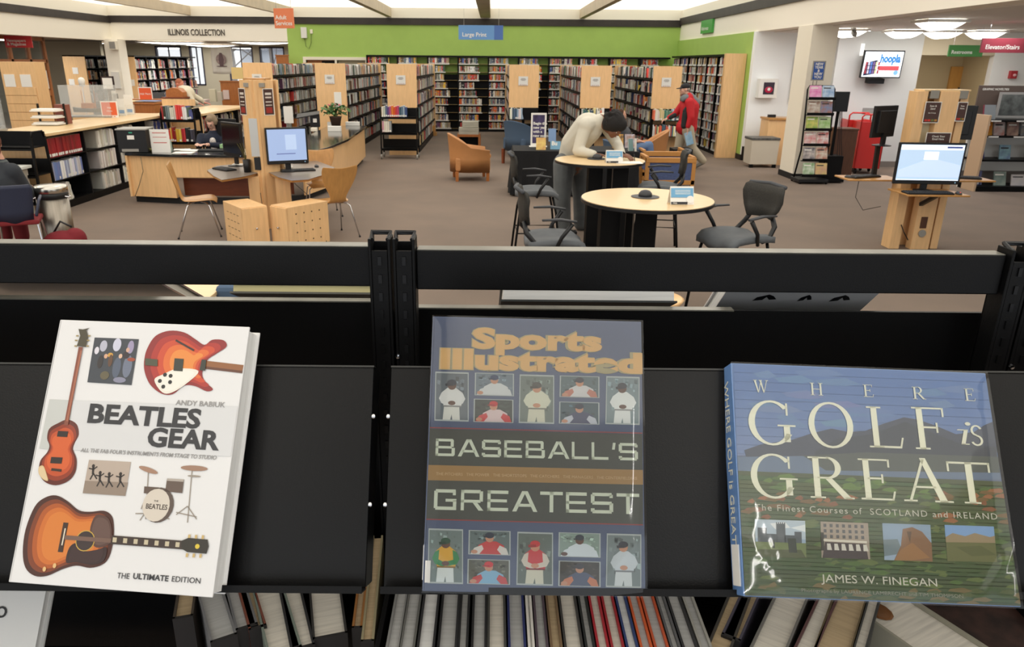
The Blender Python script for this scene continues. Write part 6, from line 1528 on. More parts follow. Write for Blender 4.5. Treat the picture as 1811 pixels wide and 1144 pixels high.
p = aty(1524, 88, 16.78); tag(MB().b2((p.x-.02, 16.74, p.z-.12), (p.x+.03, 16.8, p.z+.12)).build('glowing_white_strip', mat('white_strip', (250, 250, 248), .5, emit=.6)), 'small white glowing strip on the wall left of the television', 'light')  # white line at the wall corner, given a glow of its own
p = aty(1508, 62, 15.2); cm_ = thing('security_camera', 'small white ceiling camera left above the television', 'camera', (p.x, 15.2, 2.79)); MB().lathe([(.05, 0), (.05, -.03), (.02, -.04)][::-1], 12).build('mount', WHITEM, cm_); MB().bar((0, 0, -.06), (-.02, -.14, -.13), .07, .07).build('body', GREYP, cm_)
# red carts
REDM = mat('red_enamel', (196, 38, 34), .4, coat=.3)
def red_cart(px, label, w=.46, y=15.9):
    p = aty(px, 250, y); t = thing('book_truck', label, 'cart', (p.x, y, 0), math.radians(-8), 'red carts')
    MB().b2((-w/2, -.25, .12), (-w/2+.03, .25, 1.05)).build('end_panel', REDM, t, bevel=.006); MB().b2((w/2-.03, -.25, .12), (w/2, .25, 1.05)).build('end_panel', REDM, t, bevel=.006)
    MB().b2((-w/2, -.25, .12), (w/2, -.22, 1.05)).build('side_panel', REDM, t, bevel=.006)
    for z in (.2, .6, .95): MB().b2((-w/2, -.24, z), (w/2, .24, z+.02)).build('shelf', REDM, t)
    MB().ring([(-w/2+.02, -.22, 1.0), (-w/2+.02, -.22, 1.14), (-w/2+.07, -.22, 1.19), (w/2-.07, -.22, 1.19), (w/2-.02, -.22, 1.14), (w/2-.02, -.22, 1.0)], .017, 8).build('handle', REDM, t, smooth=True)
    for x in (-w/2+.05, w/2-.05):
        for y_ in (-.2, .2): c_ = MB(); c_.M = Matrix.Translation((x, y_, .06)) @ Matrix.Rotation(PI/2, 4, 'Y'); c_.lathe([(.055, -.015), (.055, .015)], 12); c_.build('caster', BLACK, t)
red_cart(1508, 'red metal book cart, rear of the two in the lobby', .46, 16.3); red_cart(1533, 'red metal book cart, front one, beside the dark wooden bin', .50, 15.75)
p = aty(1488, 262, 15.2); wbn = thing('return_bin', 'dark walnut bin left of the red carts', 'bin', (p.x, 15.2, 0), math.radians(-6)); MB().b2((-.22, -.2, .0), (.2, .25, .92)).build('body', WALNUT, wbn, bevel=.006); MB().b2((-.23, -.21, .92), (.21, .26, .95)).build('top', WALNUT, wbn)
for z in (.2, .45, .7): MB().b2((.20, -.05, z), (.205, .15, z+.1)).build('slot', BLACK, wbn)
pp = at(1462, 292, 0); msc = thing('media_cart', 'black stand with a small screen and cables behind the brochure rack', 'stand', (aty(1476, 250, 14.45).x, 14.5, 0))
MB().b2((-.2, -.25, .02), (.2, .25, .07)).build('base', BLACK, msc); MB().ring([(0, 0, .05), (0, 0, 1.6)], .03, 8).build('pole', BLACK, msc); MB().b2((-.12, -.08, 1.30), (.14, -.02, 1.66)).build('screen_back', BLACKP, msc, bevel=.01); MB().b2((-.15, -.2, .07), (.15, .15, .5)).build('device_box', BLACK, msc)
for k in range(3): MB().ring([(.02*k, -.08, 1.3), (.03+.03*k, -.12, .8), (.06+.05*k, -.14, .4), (.15, -.2, .1)], .006, 5).build('cable', BLACKP, msc)
# hallway bits, alarms
p = aty(1624, 146, 16.9); 
hp = thing('hall_picture', 'framed picture on the hallway wall behind the right kiosk', 'picture', (hx0+.32, 19.86, 1.42)); MB().b2((0, 0, 0), (.16, .03, .5)).build('frame', CHERRY, hp); MB().b2((.03, -.004, .04), (.13, 0, .46)).build('canvas', WHITE, hp)
for px, py, lb in ((1791, 132, 'red fire alarm high on the white wall at right'), (1742, 197, 'red fire call point low on the white wall edge')):
    p = aty(px, py, 16.76); t = thing('fire_alarm', lb, 'alarm', (p.x, 16.76, p.z)); MB().b2((-.07, -.05, -.08), (.07, .04, .08)).build('case', mat('alarm_red', (170, 50, 56), .4), t, bevel=.006); MB().ell((.01, -.055, -.01), (.035, .02, .03), 10, 8).build('strobe', mat('strobe_pink', (226, 180, 180), .3), t)
hl = thing('downlight', 'small warm glowing downlight above the hallway', 'ceiling light', ((hx0+hx1)/2-.1, 18.0, 2.60)); MB().lathe([(.11, 0), (.11, .02)], 18).build('trim', WHITEM, hl); MB().lathe([(.08, -.004), (.08, .0)], 18).build('lens', mat('warm_lens', (255, 236, 200), .5, emit=5), hl)
# ------------------------------------------------------------------ white display shelving at far right
DXA = 8.67
ds = thing('display_shelving', 'display shelving with black shelves and facing books at the far right', 'bookcase', (DXA, 13.75, 0)); L = 2.6
MB().b2((-.04, -.35, 0), (.0, .03, 1.32)).build('end_panel', mat('tan_laminate', (196, 168, 138), .5), ds, bevel=.004)
MB().b2((0, .2, 0), (L, .23, 1.3)).build('back_panel', WHITEM, ds); MB().b2((0, .16, 0), (L, .2, .30)).build('lower_back', GREYB, ds)
SH = [(.06, -.34), (.52, -.26), (.93, -.22), (1.20, -.20)]
for z, y in SH: 
    s = MB().b2((0, y, z), (L, .2, z+.03)).build('shelf', BLACKS, ds)
    if z > .9: 
        for k in range(4): MB().b2((.1+k*.45, y-.006, z+.003), (.28+k*.45, y, z+.027)).build('shelf_label', WHITEM, s)
MB().b2((0, -.36, 0), (L, .2, .06)).build('base', BLACK, ds)
def face_book(x, y, z, w, h, c1, c2, label, lean=-14):
    t = thing('display_book', label, 'book', (DXA+x, 13.75+y, z), rot=(math.radians(lean), 0, 0), group='books on the far right shelving')
    MB().b2((0, 0, 0), (w, .022, h)).build('cover', mat('fb%d%d%d' % c1, c1, .4, col2=c2, scale=10), t); MB().b2((.02, -.001, h*.72), (w*.8, 0, h*.82)).build('printed_heading', TXT_W if sum(c1) < 450 else TXT_D, t)
face_book(.06, -.08, .96, .19, .24, (214, 120, 40), (206, 150, 50), 'orange book facing out at the left of the upper shelf'); face_book(.28, -.08, .96, .19, .24, (206, 206, 204), (190, 130, 120), 'white book with pink picture, second on the upper shelf')
face_book(.52, -.08, .96, .2, .24, (120, 90, 90), (190, 160, 140), 'dark brown book, third on the upper shelf'); face_book(.76, -.08, .96, .2, .24, (90, 100, 120), (160, 150, 130), 'slate book, last visible on the upper shelf')
face_book(.46, -.1, .55, .2, .25, (150, 190, 196), (110, 130, 160), 'pale turquoise book facing out in the middle shelf'); face_book(.92, -.1, .55, .16, .25, (60, 50, 54), (90, 80, 70), 'dark book at the right of the middle shelf')
face_book(.40, -.2, .09, .22, .25, (110, 130, 124), (150, 160, 150), 'grey-green book facing out on the bottom shelf'); face_book(.72, -.2, .09, .26, .2, (206, 200, 196), (190, 186, 190), 'white book with dark letters at the right of the bottom shelf')
for z, y, c0, lab in ((.55, -.05, (140, 140, 146), 'middle'), (.09, -.15, (170, 168, 176), 'bottom')):
    book_row((DXA+.04, 13.75+y, z), (1, 0, 0), (0, -1, 0), .2, h=(.22, .26), th=(.02, .035), dp=.2, pal=[(120, 120, 126), (190, 188, 186), (90, 94, 130), (60, 56, 54)], label='book on %s shelf at far right' % lab, group='upright books on the far right shelving')
pb = thing('notice_board', 'brown board with a black-and-white picture above the far right shelving', 'board', (DXA+.04, 13.98, 1.23)); MB().b2((0, 0, 0), (L-.1, .03, .57)).build('board', mat('brown_board', (92, 78, 70), .6), pb, bevel=.004)
text('GRAPHIC NOVELTIES', .05, TXT_W, 'lettering', pb, FY(.06, -.002, .49), ext=.0005, off=.02)
pc_ = MB().b2((.36, -.06, .02), (.98, -.03, .46)).build('picture_frame', mat('silver_frame', (170, 168, 164), .4), pb); MB().b2((.40, -.064, .06), (.94, -.06, .42)).build('photograph', mat('grey_photo', (96, 100, 98), .5, var=.5, scale=9), pc_)
tbk = thing('display_book', 'shiny book with silver glare standing on top of the far right shelving', 'book', (DXA+.06, 13.70, 1.235), rot=(math.radians(-12), 0, 0)); MB().b2((0, 0, 0), (.2, .025, .25)).build('cover', mat('silver_glare', (190, 200, 206), .12, metal=.6), tbk); MB().b2((-.012, 0, 0), (0, .025, .25)).build('spine', mat('maroon', (120, 40, 60), .4), tbk)
# ------------------------------------------------------------------ hanging signs
def hang_sign(px0, py0, px1, py1, Y, body, col, label, xoff=.08, ty=.25, ceil=3.72, rz=0, stripe=None, size=.32, th=.03, tc=None):
    a = aty(px0, py1, Y); b = aty(px1, py0, Y); w = b.x-a.x; h = b.z-a.z
    t = thing('hanging_sign', label, 'sign', (a.x, Y, a.z), rz)
    bd = MB().b2((0, 0, 0), (w, th, h)).build('board', mat('sign_%d_%d' % col[:2], col, .4), t, bevel=.002)
    if stripe: MB().b2((w*.80, -.002, 0), (w, 0, h)).build('stripe', mat('stripe_%d' % stripe[0], stripe, .4), t)
    for k, l_ in enumerate(body): text(l_, h*size*1.35, tc or TXT_W, 'lettering', bd, FY(w*xoff, -.003, h*(ty-k*.30)), ext=.0006, off=.012)
    for x_ in (w*.12, w*.9): MB().ring([(x_, th/2, h), (x_, th/2, ceil-a.z)], .003, 5).build('cable', CHROME, t)
    return t
hang_sign(811, 45, 890, 70, 18.0, ['Large Print'], (104, 152, 206), 'blue hanging sign reading Large Print before the green wall', stripe=(74, 110, 176), size=.30, ty=.22)
o_ = hang_sign(486, 15, 520, 50, 9.5, ['Adult', 'Services'], (226, 128, 84), 'orange hanging sign above the left kiosk, turned slightly', size=.22, ty=.45, rz=math.radians(-14))
hang_sign(10, 63, 54, 84, 21.0, ['Newspapers', '& Magazines'], (206, 60, 62), 'red hanging sign at the far left edge', ceil=2.72, size=.25, ty=.48)
hang_sign(1676, 80, 1741, 100, 14.6, ['Restrooms'], (70, 132, 66), 'green hanging sign reading Restrooms over the hallway', ceil=2.8, size=.32)
hang_sign(1733, 68, 1830, 93, 13.0, ['Elevator/Stairs'], (150, 60, 72), 'maroon hanging sign reading Elevator/Stairs at the far right', ceil=2.8, size=.32)
a = atx(1240, 60, XR-.04); b = atx(1261, 43, XR-.04)
gs = thing('wall_sign', 'small green sign fixed to the cream fascia on the right', 'sign', (XR-.035, b.y, a.z)); MB().b2((-.03, 0, 0), (.03, a.y-b.y, .34)).build('board', mat('sign_green2', (70, 160, 72), .4), gs)
MG = frame((-.032, a.y-b.y-.1, .08), (0, -1, 0), (0, 0, 1)); text('Reference', .14, TXT_W, 'lettering', gs, MG, ext=.001, width=(a.y-b.y)*.6)
# wall box with a cable on the green wall
p = aty(538, 58, YB-.02); wx = thing('wall_speaker', 'white box with a hanging wire high on the green wall', 'speaker', (p.x, YB-.01, p.z)); MB().b2((-.09, -.09, -.16), (.09, 0, .16)).build('case', WHITEM, wx, bevel=.01); MB().b2((.19, -.03, -.02), (.27, 0, .10)).build('outlet', CREAM, wx)
MB().ring([(0, -.02, -.16), (.03, -.02, -.4), (.12, -.02, -.48), (.2, -.02, -.3), (.22, -.02, 0)], .008, 5).build('wire', mat('wire_green', (90, 110, 60), .6), wx)
# ================================================================== LEFT SIDE DETAILS
# steel bin
p = at(100, 345, .70)
bn = thing('trash_can', 'tall round brushed steel bin with domed lid at the left', 'bin', (-5.13, 8.66, 0))
MB().lathe([(.165, 0), (.17, .01), (.17, .58)], 32).build('body', STEEL, bn, smooth=True); MB().lathe([(.172, .58), (.176, .585), (.176, .64), (.17, .645)], 32).build('band', BLACKP, bn, smooth=True)
MB().lathe([(.175, .645), (.178, .65), (.178, .70), (.165, .725), (.09, .735), (0, .738)], 32).build('lid', mat('satin_steel', (200, 198, 190), .22, metal=1), bn, smooth=True)
MB().ring([(.17, -.03, .60), (.205, -.02, .59), (.205, .02, .59), (.17, .03, .60)], .01, 6).build('handle', CHROME, bn); MB().ring([(-.15, -.10, .6), (-.18, -.13, .59), (-.14, -.17, .59), (-.11, -.14, .6)], .01, 6).build('handle', CHROME, bn)
# beige printer on the floor stand
a = at(22, 290, .74); b = at(73, 285, .74)
pt_ = thing('copier', 'pale grey vented machine with white slab top at the left', 'machine', (-6.45, 10.0, 0))
MB().b2((-.75, -.3, .70), (.15, .3, .74)).build('top_slab', mat('pale_top', (216, 220, 214), .4), pt_, bevel=.006); MB().b2((-.72, -.27, .05), (.10, .27, .70)).build('cabinet', mat('putty_plastic', (176, 170, 158), .5), pt_, bevel=.006)
for r in range(3):
    for c_ in range(2): stuff(MB().b2((-.25+c_*.2, -.273, .52+r*.05), (-.1+c_*.16, -.269, .535+r*.05)).build('vent', GREYP, pt_))
# navy chair + person seat area handled with the people; objects on the left counter
CZ = 1.121
def onc(px, py): return at(px, py, CZ)
p = onc(82, 222)
lt = thing('letter_tray', 'stack of white letter trays at the near end of the left counter', 'tray', (p.x, p.y+.1, CZ), .05)
for k in range(3): MB().b2((-.2, -.15, .01+k*.10), (.2, .15, .03+k*.10)).build('tray', mat('white_tray', (224, 222, 216), .5), lt, bevel=.003); MB().b2((-.18, -.13, .03+k*.10), (.17, .12, .05+k*.10)).build('paper_stack', WHITE, lt)
for x in (-.2, .2): MB().b2((x-.006, .10, 0), (x+.006, .15, .32)).build('side_post', BLACK, lt)
p = onc(112, 219); tag(MB().box((0, 0, .15), (.19, .12, .30)).build('binder', mat('red_brown_binder', (130, 74, 62), .5), loc=(p.x, p.y+.05, CZ), bevel=.004), 'red-brown binder standing beside the white letter trays', 'binder')
p = onc(150, 208); gc = thing('display_case', 'clear acrylic case with a wooden model boat on the left counter', 'display case', (p.x, p.y+.25, CZ), .1)
MB().b2((-.42, -.2, 0), (.42, .2, .02)).build('base', GREYP, gc)
g = MB(); g.b2((-.42, -.2, .02), (.42, -.195, .55)); g.b2((-.42, .195, .02), (.42, .2, .55)); g.b2((-.42, -.2, .02), (-.415, .2, .55)); g.b2((.415, -.2, .02), (.42, .2, .55)); g.b2((-.42, -.2, .545), (.42, .2, .55)); g.build('acrylic_box', GLASS, gc)
h_ = []; m = MB(); n = 10; vs = []; fs = []
for i in range(n+1):
    x = -.3+.6*i/n; wv = .07*max(.05, math.sin(PI*(.06+.88*i/n))**.6); sh = .03*((x/.3)**2)
    vs += [(x, -wv, .12+sh), (x, -wv*.6, .06), (x, wv*.6, .06), (x, wv, .12+sh)]
for i in range(n):
    for j in range(3): a = 4*i+j; fs.append((a, a+1, a+5, a+4))
    fs.append((4*i+3, 4*i, 4*i+4, 4*i+7))
m.add(vs, fs+[(0, 3, 2, 1), (4*n, 4*n+1, 4*n+2, 4*n+3)]); ho = tag(thing('model_boat', 'small wooden model boat inside the clear case', 'model boat', (p.x, p.y+.25, CZ+.02), .1), None)
m.build('hull', mat('boat_grey', (110, 104, 92), .6), ho, smooth=False)
for x in (-.12, .1): MB().ring([(x, 0, .08), (x, 0, .44)], .006, 6).build('mast', OAK, ho)
MB().b2((-.14, -.04, .13), (.08, .04, .22)).build('cabin', OAK, ho)
p = onc(129, 205); lm = thing('spot_lamp', 'small white lamp head seen above the clear display case', 'lamp', (p.x, p.y+.5, CZ)); MB().ring([(0, 0, 0), (0, 0, .5)], .008, 6).build('stem', CHROME, lm); MB().lathe([(0, .5), (.05, .51), (.06, .62), (.04, .66), (0, .67)], 14).build('shade', WHITEM, lm, smooth=True)
def card_sign(px0, px1, py0, py1, Y, zb, face, label, body=None, group=None, rz=0, name='acrylic_sign'):
    a = aty(px0, py1, Y); b = aty(px1, py0, Y); w = b.x-a.x; h = b.z-zb
    t = thing(name, label, 'sign', (a.x, Y, zb), rz, group); MB().b2((-.008, 0, 0), (w+.008, .01, h)).build('panel', WHITE, t)
    f = MB().b2((.01, -.002, h*.14), (w-.01, 0, h-.02)).build('sign_face', mat('sf%d%d' % face[:2], face, .45), t)
    for k, l_ in enumerate(body or []): text(l_, h*.17, TXT_W, 'lettering', f, FY(w*.5, -.003, h*(.55-k*.2)), ext=.0004, align='CENTER')
    for k in range(4): MB().b2((w*(.12+k*.2), -.002, h*.04), (w*(.24+k*.2), 0, h*.09)).build('colour_dot', mat('dot_orange', (220, 120, 80), .5), t)
    return t
y_ = onc(193, 208).y+.05; card_sign(182, 205, 179, 210, y_, CZ, (222, 100, 60), 'orange sign standing on the left counter', ['Ask', 'Here'])
q_ = aty(256, 176, 17.6); card_sign(247, 267, 154, 175, 17.6, 1.16, (226, 96, 56), 'orange sign on the rear brown cabinets under the wall lettering', ['Ask Here'])
for k, (px, py, s, lb) in enumerate(((212, 205, (.16, .12, .30), 'white leaflet holder right of the orange counter sign'), (226, 203, (.17, .10, .36), 'tall white leaflet holder with blue print at the counter far end'), (204, 200, (.12, .1, .36), 'grey leaflet holder behind the orange counter sign'))):
    p = onc(px, py); t = thing('leaflet_holder', lb, 'holder', (p.x, p.y+.1, CZ), .1*k, 'leaflet holders'); MB().b2((-s[0]/2, -s[1]/2, 0), (s[0]/2, s[1]/2, s[2]*.5)).build('pocket', GLASS, t); MB().b2((-s[0]/2+.01, 0, 0), (s[0]/2-.01, .012, s[2])).build('leaflet', [WHITE, WHITE, GREYP][k], t, loc=None)
    MB().b2((-s[0]*.3, -.002, .04), (s[0]*.3, 0, .10)).build('blue_print', mat('leaflet_blue', (120, 160, 206), .5), t)
# clear brochure towers at the far left edge
p = onc(14, 222)
for k, (x, lb) in enumerate(((-7.6, 'clear acrylic literature tower at the left edge, front'), (-7.95, 'clear acrylic literature tower at the left edge, behind'))):
    t = thing('literature_holder', lb, 'holder', (x+.35, 11.0+k*.5, CZ), 0, 'clear literature towers')
    MB().b2((-.2, -.12, 0), (.2, .12, .03)).build('base', GREYP, t); g = MB(); g.b2((-.19, .1, 0), (.19, .105, .62)); 
    for z in (.04, .24, .44): g.b2((-.19, -.1, z), (.19, -.095, z+.12)); g.b2((-.19, -.1, z), (.19, .1, z+.006))
    g.build('acrylic_tiers', GLASS, t)
    for z in (.05, .25, .45): MB().b2((-.15, -.06, z), (.1, -.02, z+.16)).build('leaflet_stack', mat('pale_leaflets', (206, 204, 200), .5, var=.2, scale=14), t)
# banner, notices on the corner column
a = aty(355, 132, 24.6); b = aty(386, 84, 24.6)
bn2 = thing('banner', 'white cloth banner with a printed emblem hanging before the windows', 'banner', (a.x, 24.6+1.1, a.z)); w = (b.x-a.x)*1.03; h = (b.z-a.z)*1.04
vs = []; fs = []
for i in range(13):
    for j in range(9): u = i/12; v = j/8; vs.append((w*u+.03*math.sin(v*3)*(u-.5), .03*math.sin(u*9+v), h*v+(.04*abs(u-.5)*(1-v))))
for i in range(12):
    for j in range(8): k = i*9+j; fs.append((k, k+9, k+10, k+1))
o = MB().add(vs, fs).build('cloth', mat('banner_cloth', (214, 210, 202), .9), bn2, smooth=True); q = o.modifiers.new('s', 'SOLIDIFY'); q.thickness = .006
m = MB(); m.M = Matrix.Translation((w/2, -.05, h*.55)) @ Matrix.Rotation(PI/2, 4, 'X'); m.lathe([(.17, 0), (.17, .004)], 24); m.build('emblem', mat('emblem_grey', (150, 132, 130), .8, var=.3, scale=14), bn2)
m = MB(); m.prism([(-.06, -.2), (.06, -.2), (.09, .0), (.04, .2), (-.04, .2), (-.08, 0)], 0, .004); m.M = Matrix.Identity(4); 
m2 = MB(); m2.M = Matrix.Translation((w/2, -.056, h*.55)) @ FY(0, 0, 0); m2.prism([(-.06, -.2), (.06, -.2), (.09, .0), (.04, .2), (-.04, .2), (-.08, 0)], 0, .004); m2.build('emblem_figure', mat('emblem_dark', (104, 84, 88), .8), bn2)
MB().b2((w*.25, -.05, h*.28), (w*.75, -.045, h*.31)).build('printed_line', mat('emblem_dark', (104, 84, 88), .8), bn2); MB().ring([(0, 0, h), (0, 0, h+.25)], .004, 4).build('cord', CHROME, bn2); MB().ring([(w, 0, h), (w, 0, h+.25)], .004, 4).build('cord', CHROME, bn2)
p = aty(190, 158, 19.0)
a = aty(181, 160, 17.5); b = aty(200, 135, 17.5)
fn = thing('framed_sign', 'dark-framed white notice on a stand by the corner column', 'sign', (a.x, 17.5, 0)); w = b.x-a.x
MB().b2((0, 0, a.z), (w, .02, b.z)).build('frame', mat('dark_frame', (50, 32, 30), .4), fn); MB().b2((.035, -.003, a.z+.035), (w-.035, 0, b.z-.035)).build('notice', WHITE, fn); MB().ring([(w/2, .01, 0), (w/2, .01, a.z)], .012, 6).build('post', BLACK, fn); MB().lathe([(.15, 0), (.15, .02)], 16, (w/2, .01, 0)).build('base', BLACK, fn)
tag(MB().b2((-12.05, 24.70, 1.25), (-11.8, 24.75, 1.75)).build('paper_notice', WHITE), 'pale paper notice taped low on the corner column', 'notice')
p = aty(196, 80, 24.6); sp_ = thing('wall_speaker', 'cream loudspeaker at the top of the corner column', 'speaker', (p.x+.05, 24.72, p.z)); MB().b2((-.12, -.14, -.13), (.12, .03, .13)).build('case', CREAM, sp_, bevel=.01); MB().b2((-.09, -.145, -.1), (.09, -.14, .1)).build('grille', GREYP, sp_)
tag(MB().b2((-14.6, 28.5, 1.25), (-14.35, 28.6, 1.55)).build('black_panel', mat('dark_screen', (18, 20, 24), .12)), 'small black panel on the beige wall left of the bookcase range', 'panel')
# cabinets behind: brown plan chest, dark drawers, curved wood box
def cab(name, label, px0, px1, py0, py1, Y, m, d=.5, drawers=0, zb=0, cat='cabinet'):
    a = aty(px0, py1, Y); b = aty(px1, py0, Y); w = b.x-a.x; t = thing(name, label, cat, (a.x, Y, zb)); h = b.z-zb
    MB().b2((0, 0, 0), (w, d, h-.03)).build('body', m, t); MB().b2((-.02, -.02, h-.03), (w+.02, d+.02, h)).build('top', m if drawers == 0 else CHERRY, t)
    for k in range(drawers):
        z = .05+(h-.1)*k/drawers
        f = MB().b2((.03, -.012, z+.01), (w-.03, 0, z+(h-.1)/drawers-.01)).build('drawer', m, t, bevel=.003)
        c_ = MB(); c_.M = Matrix.Translation((w/2, -.012, z+(h-.1)/drawers/2)) @ Matrix.Rotation(PI/2, 4, 'X'); c_.lathe([(.015, 0), (.02, .02), (0, .025)], 8); c_.build('knob', CHROME, f)
    return t
cab('plan_chest', 'red-brown wooden chest under the far orange sign', 228, 290, 176, 200, 17.5, OAK)
cab('drawer_cabinet', 'dark drawer cabinet with round knobs left of the leaning reader', 291, 324, 172, 200, 17.3, mat('dark_drawers', (44, 38, 36), .5), drawers=4)
p = aty(316, 172, 17.4); tag(MB().prism([(-.2, 0), (.2, 0), (.2, .26), (.1, .34), (-.05, .36), (-.17, .30)], 0, .3).build('wood_carrel', OAK), 'rounded wooden box on the dark drawer cabinet', 'box')
o = bpy.data.objects['wood_carrel']; o.location = (p.x-.1, 17.7, 1.17); o.rotation_euler = (PI/2, 0, 0)
cab('map_table', 'wooden table with a slanted top of blue and cream maps', 232, 272, 182, 205, 15.9, OAK, d=.6)
for k, (px, cc, lb) in enumerate(((244, (222, 206, 160), 'cream map sheet lying on the wooden map table'), (264, (100, 130, 180), 'blue map sheet lying on the wooden map table'))):
    p = aty(px, 180, 16.2); q_ = aty(252, 182, 15.9)
    tag(MB().box((0, 0, .01+.006*k), (.42, .4, .006)).build('map_sheet', mat('map%d' % cc[0], cc, .6), loc=(p.x, 16.2, q_.z+.012)), lb, 'map')
# things on the second counter
C2 = 1.121
for k, (px, py, s, cc, lb) in enumerate(((352, 184, (.42, .3, .10), (216, 196, 190), 'pink and white paper pile beside the leaning reader'), (378, 180, (.16, .12, .30), (206, 200, 176), 'cream file holder on the rear counter'), (390, 178, (.12, .1, .22), (196, 186, 170), 'small cream box right of the file holder'), (402, 176, (.16, .12, .24), (210, 204, 190), 'white holder near the right end of the rear counter'))):
    p = at(px, py, C2); tag(MB().box((0, 0, s[2]/2), s).build('paper_pile' if k == 0 else 'file_holder', mat('ph%d' % cc[2], cc, .6), loc=(p.x-.05, p.y+.15, C2), bevel=.004), lb, 'papers' if k == 0 else 'holder')
p = at(334, 186, C2); tag(MB().box((0, 0, .14), (.12, .1, .28)).build('telephone', BLACKP, loc=(p.x, p.y+.1, C2), bevel=.01), 'upright black telephone on the rear counter', 'phone')
p = at(366, 176, C2); t = thing('laptop', 'open silver-edged laptop on the rear counter', 'laptop', (p.x-.05, 17.8, C2), .5); MB().b2((-.2, -.15, 0), (.2, .13, .02)).build('base', GREYP, t); MB().bar((0, .13, .02), (.0, .23, .28), .4, .015).build('lid', CHAR, t)
# low oak panel ends and papers near the tall window
cab('oak_screen', 'orange oak panel between the windows and the kiosk', 394, 424, 143, 190, 21.0, OAK, d=.06, cat='panel')
tag(MB().box((0, 0, .15), (.3, .02, .3)).build('yellow_card', mat('yellow_card', (232, 206, 140), .6), loc=(aty(419, 135, 21.0).x, 21.05, aty(419, 140, 21.0).z)), 'cream-yellow card standing on the orange oak panel', 'card')
cab('oak_screen', 'upper oak panel beside the green wall with a pink strip', 489, 509, 97, 114, 24.7, OAK, d=.06, cat='panel')
# ------------------------------------------------------------------ seen below the rail: low reading table and blue chair
p = at(290, 512, .74)
rt = thing('reading_table', 'pale maple reading table seen through the gap under the rail', 'table', (p.x, p.y, 0)); MB().b2((-.42, -.35, .715), (.34, .45, .74)).build('tabletop', MAPLE_T, rt, bevel=.004)
for x in (-.38, .30):
    for y in (-.3, .4): MB().box((x, y, .36), (.05, .05, .715)).build('leg', OAK, rt)
p = at(400, 515, .72); bc = thing('reading_chair', 'blue-backed wooden chair seen through the gap under the rail', 'chair', (p.x+.16, p.y, 0)); MB().box((0, 0, .44), (.44, .44, .06)).build('seat', BLUEF, bc, bevel=.02); MB().box((.0, .08, .62), (.42, .3, .30)).build('backrest', BLUEF, bc, bevel=.03)
for x in (-.19, .19):
    for y in (-.19, .19): MB().box((x, y, .21), (.04, .04, .42)).build('leg', WALNUT, bc)
p = at(1160, 527, .6); st = thing('wood_stool', 'tan stool seat seen behind the large book under the rail', 'stool', (p.x+.0, p.y, 0)); MB().lathe([(.17, .57), (.19, .6), (.17, .61), (0, .612)], 20).build('seat', MAPLE, st, smooth=True)
for a in (.6, 2.2, 3.8, 5.3): MB().bar((.12*math.cos(a), .12*math.sin(a), .58), (.17*math.cos(a), .17*math.sin(a), 0), .03, .03).build('leg', MAPLE_D, st)

# ------------------------------------------------------------------ books of the far side of the display bookcase, seen over its edge
def flat_book(name, label, c, s, rot, cov, page=PAGEW, group='books on the far side of the display bookcase'):
    t = thing(name, label, 'book', c, rot=tuple(math.radians(a) for a in rot), group=group)
    w, h, d = s
    MB().b2((0, 0, 0), (w, .003, h)).build('cover', cov, t); MB().b2((.004, .003, .004), (w-.004, d-.003, h-.004)).build('page_block', page, t); MB().b2((0, d-.003, 0), (w, d, h)).build('back_cover', cov, t)
    return t
FAR_A = 31
flat_book('glossy_book', 'glossy dark blue and purple book lying behind the rail at left', (-.92, 1.345, 1.64), (.40, .31, .02), (60, 0, 0), mat('purple_gloss', (48, 46, 74), .15, coat=.6, var=.5, scale=18), PAGE)
flat_book('pale_book', 'book with pale yellow page edge behind the rail, left of the post', (-.40, 1.36, 1.638), (.24, .300, .018), (65, 0, 0), mat('grey_board', (110, 108, 100), .5), mat('yellow_pages', (224, 214, 160), .7))
flat_book('large_white_book', 'large book with thick white page edge behind the rail, right of the post', (.015, 1.367, 1.625), (.27, .312, .034), (65, 0, 0), mat('dark_green_board', (54, 58, 58), .5), PAGEW)
t = flat_book('white_cover_book', 'white book with small black figures leaning behind the rail at right', (.36, 1.31, 1.57), (.235, .315, .03), (47, 0, 0), COVW, PAGEW)
for x, w in ((.05, .035), (.12, .02), (.17, .03)): k_ = MB(); k_.M = FY(x, -.0006, .268); k_.prism([(0, 0), (w*.4, .003), (w*.5, .014), (w*.7, .004), (w, .006), (w*.8, .016), (w*.55, .022), (w*.3, .016), (w*.1, .012)], 0, .0004); k_.build('black_figure', BLACKP, t)
# ------------------------------------------------------------------ spines-away books on the lower shelf, page tops towards us
def low_book(x0, ynear, zt, t, dp, yaw, cov, label, tilt=0, h=.26, page=None, group='books on the lower shelf'):
    """t thickness, dp depth; page block top seen from above, yaw in degrees"""
    o = thing('book', label, 'book', (x0, ynear-.0, zt-h-1.0+1.0), rot=(0, math.radians(tilt), math.radians(yaw)), group=group)
    cm = mat('lc_%d_%d_%d' % cov, cov, .45)
    bd = .003
    MB().b2((0, -.0, 0), (bd, dp, h)).build('cover', cm, o); MB().b2((t-bd, 0, 0), (t, dp, h)).build('cover', cm, o)
    MB().b2((bd, .004, .003), (t-bd, dp-.002, h-.004)).build('page_block', page or PAGE, o)
    if abs(yaw) > 1: MB().b2((0, -.002, 0), (t, .003, h)).build('spine', mat('dark_spine', (34, 32, 32), .5), o)
    return o
r = random.Random(4)
PGS = [PAGE, PAGEW, mat('tan_page_edges', (186, 164, 130), .8, var=.12, scale=200, stretch=(.05, 1, .05)), mat('grey_page_edges', (180, 180, 178), .8, var=.12, scale=200, stretch=(.05, 1, .05))]
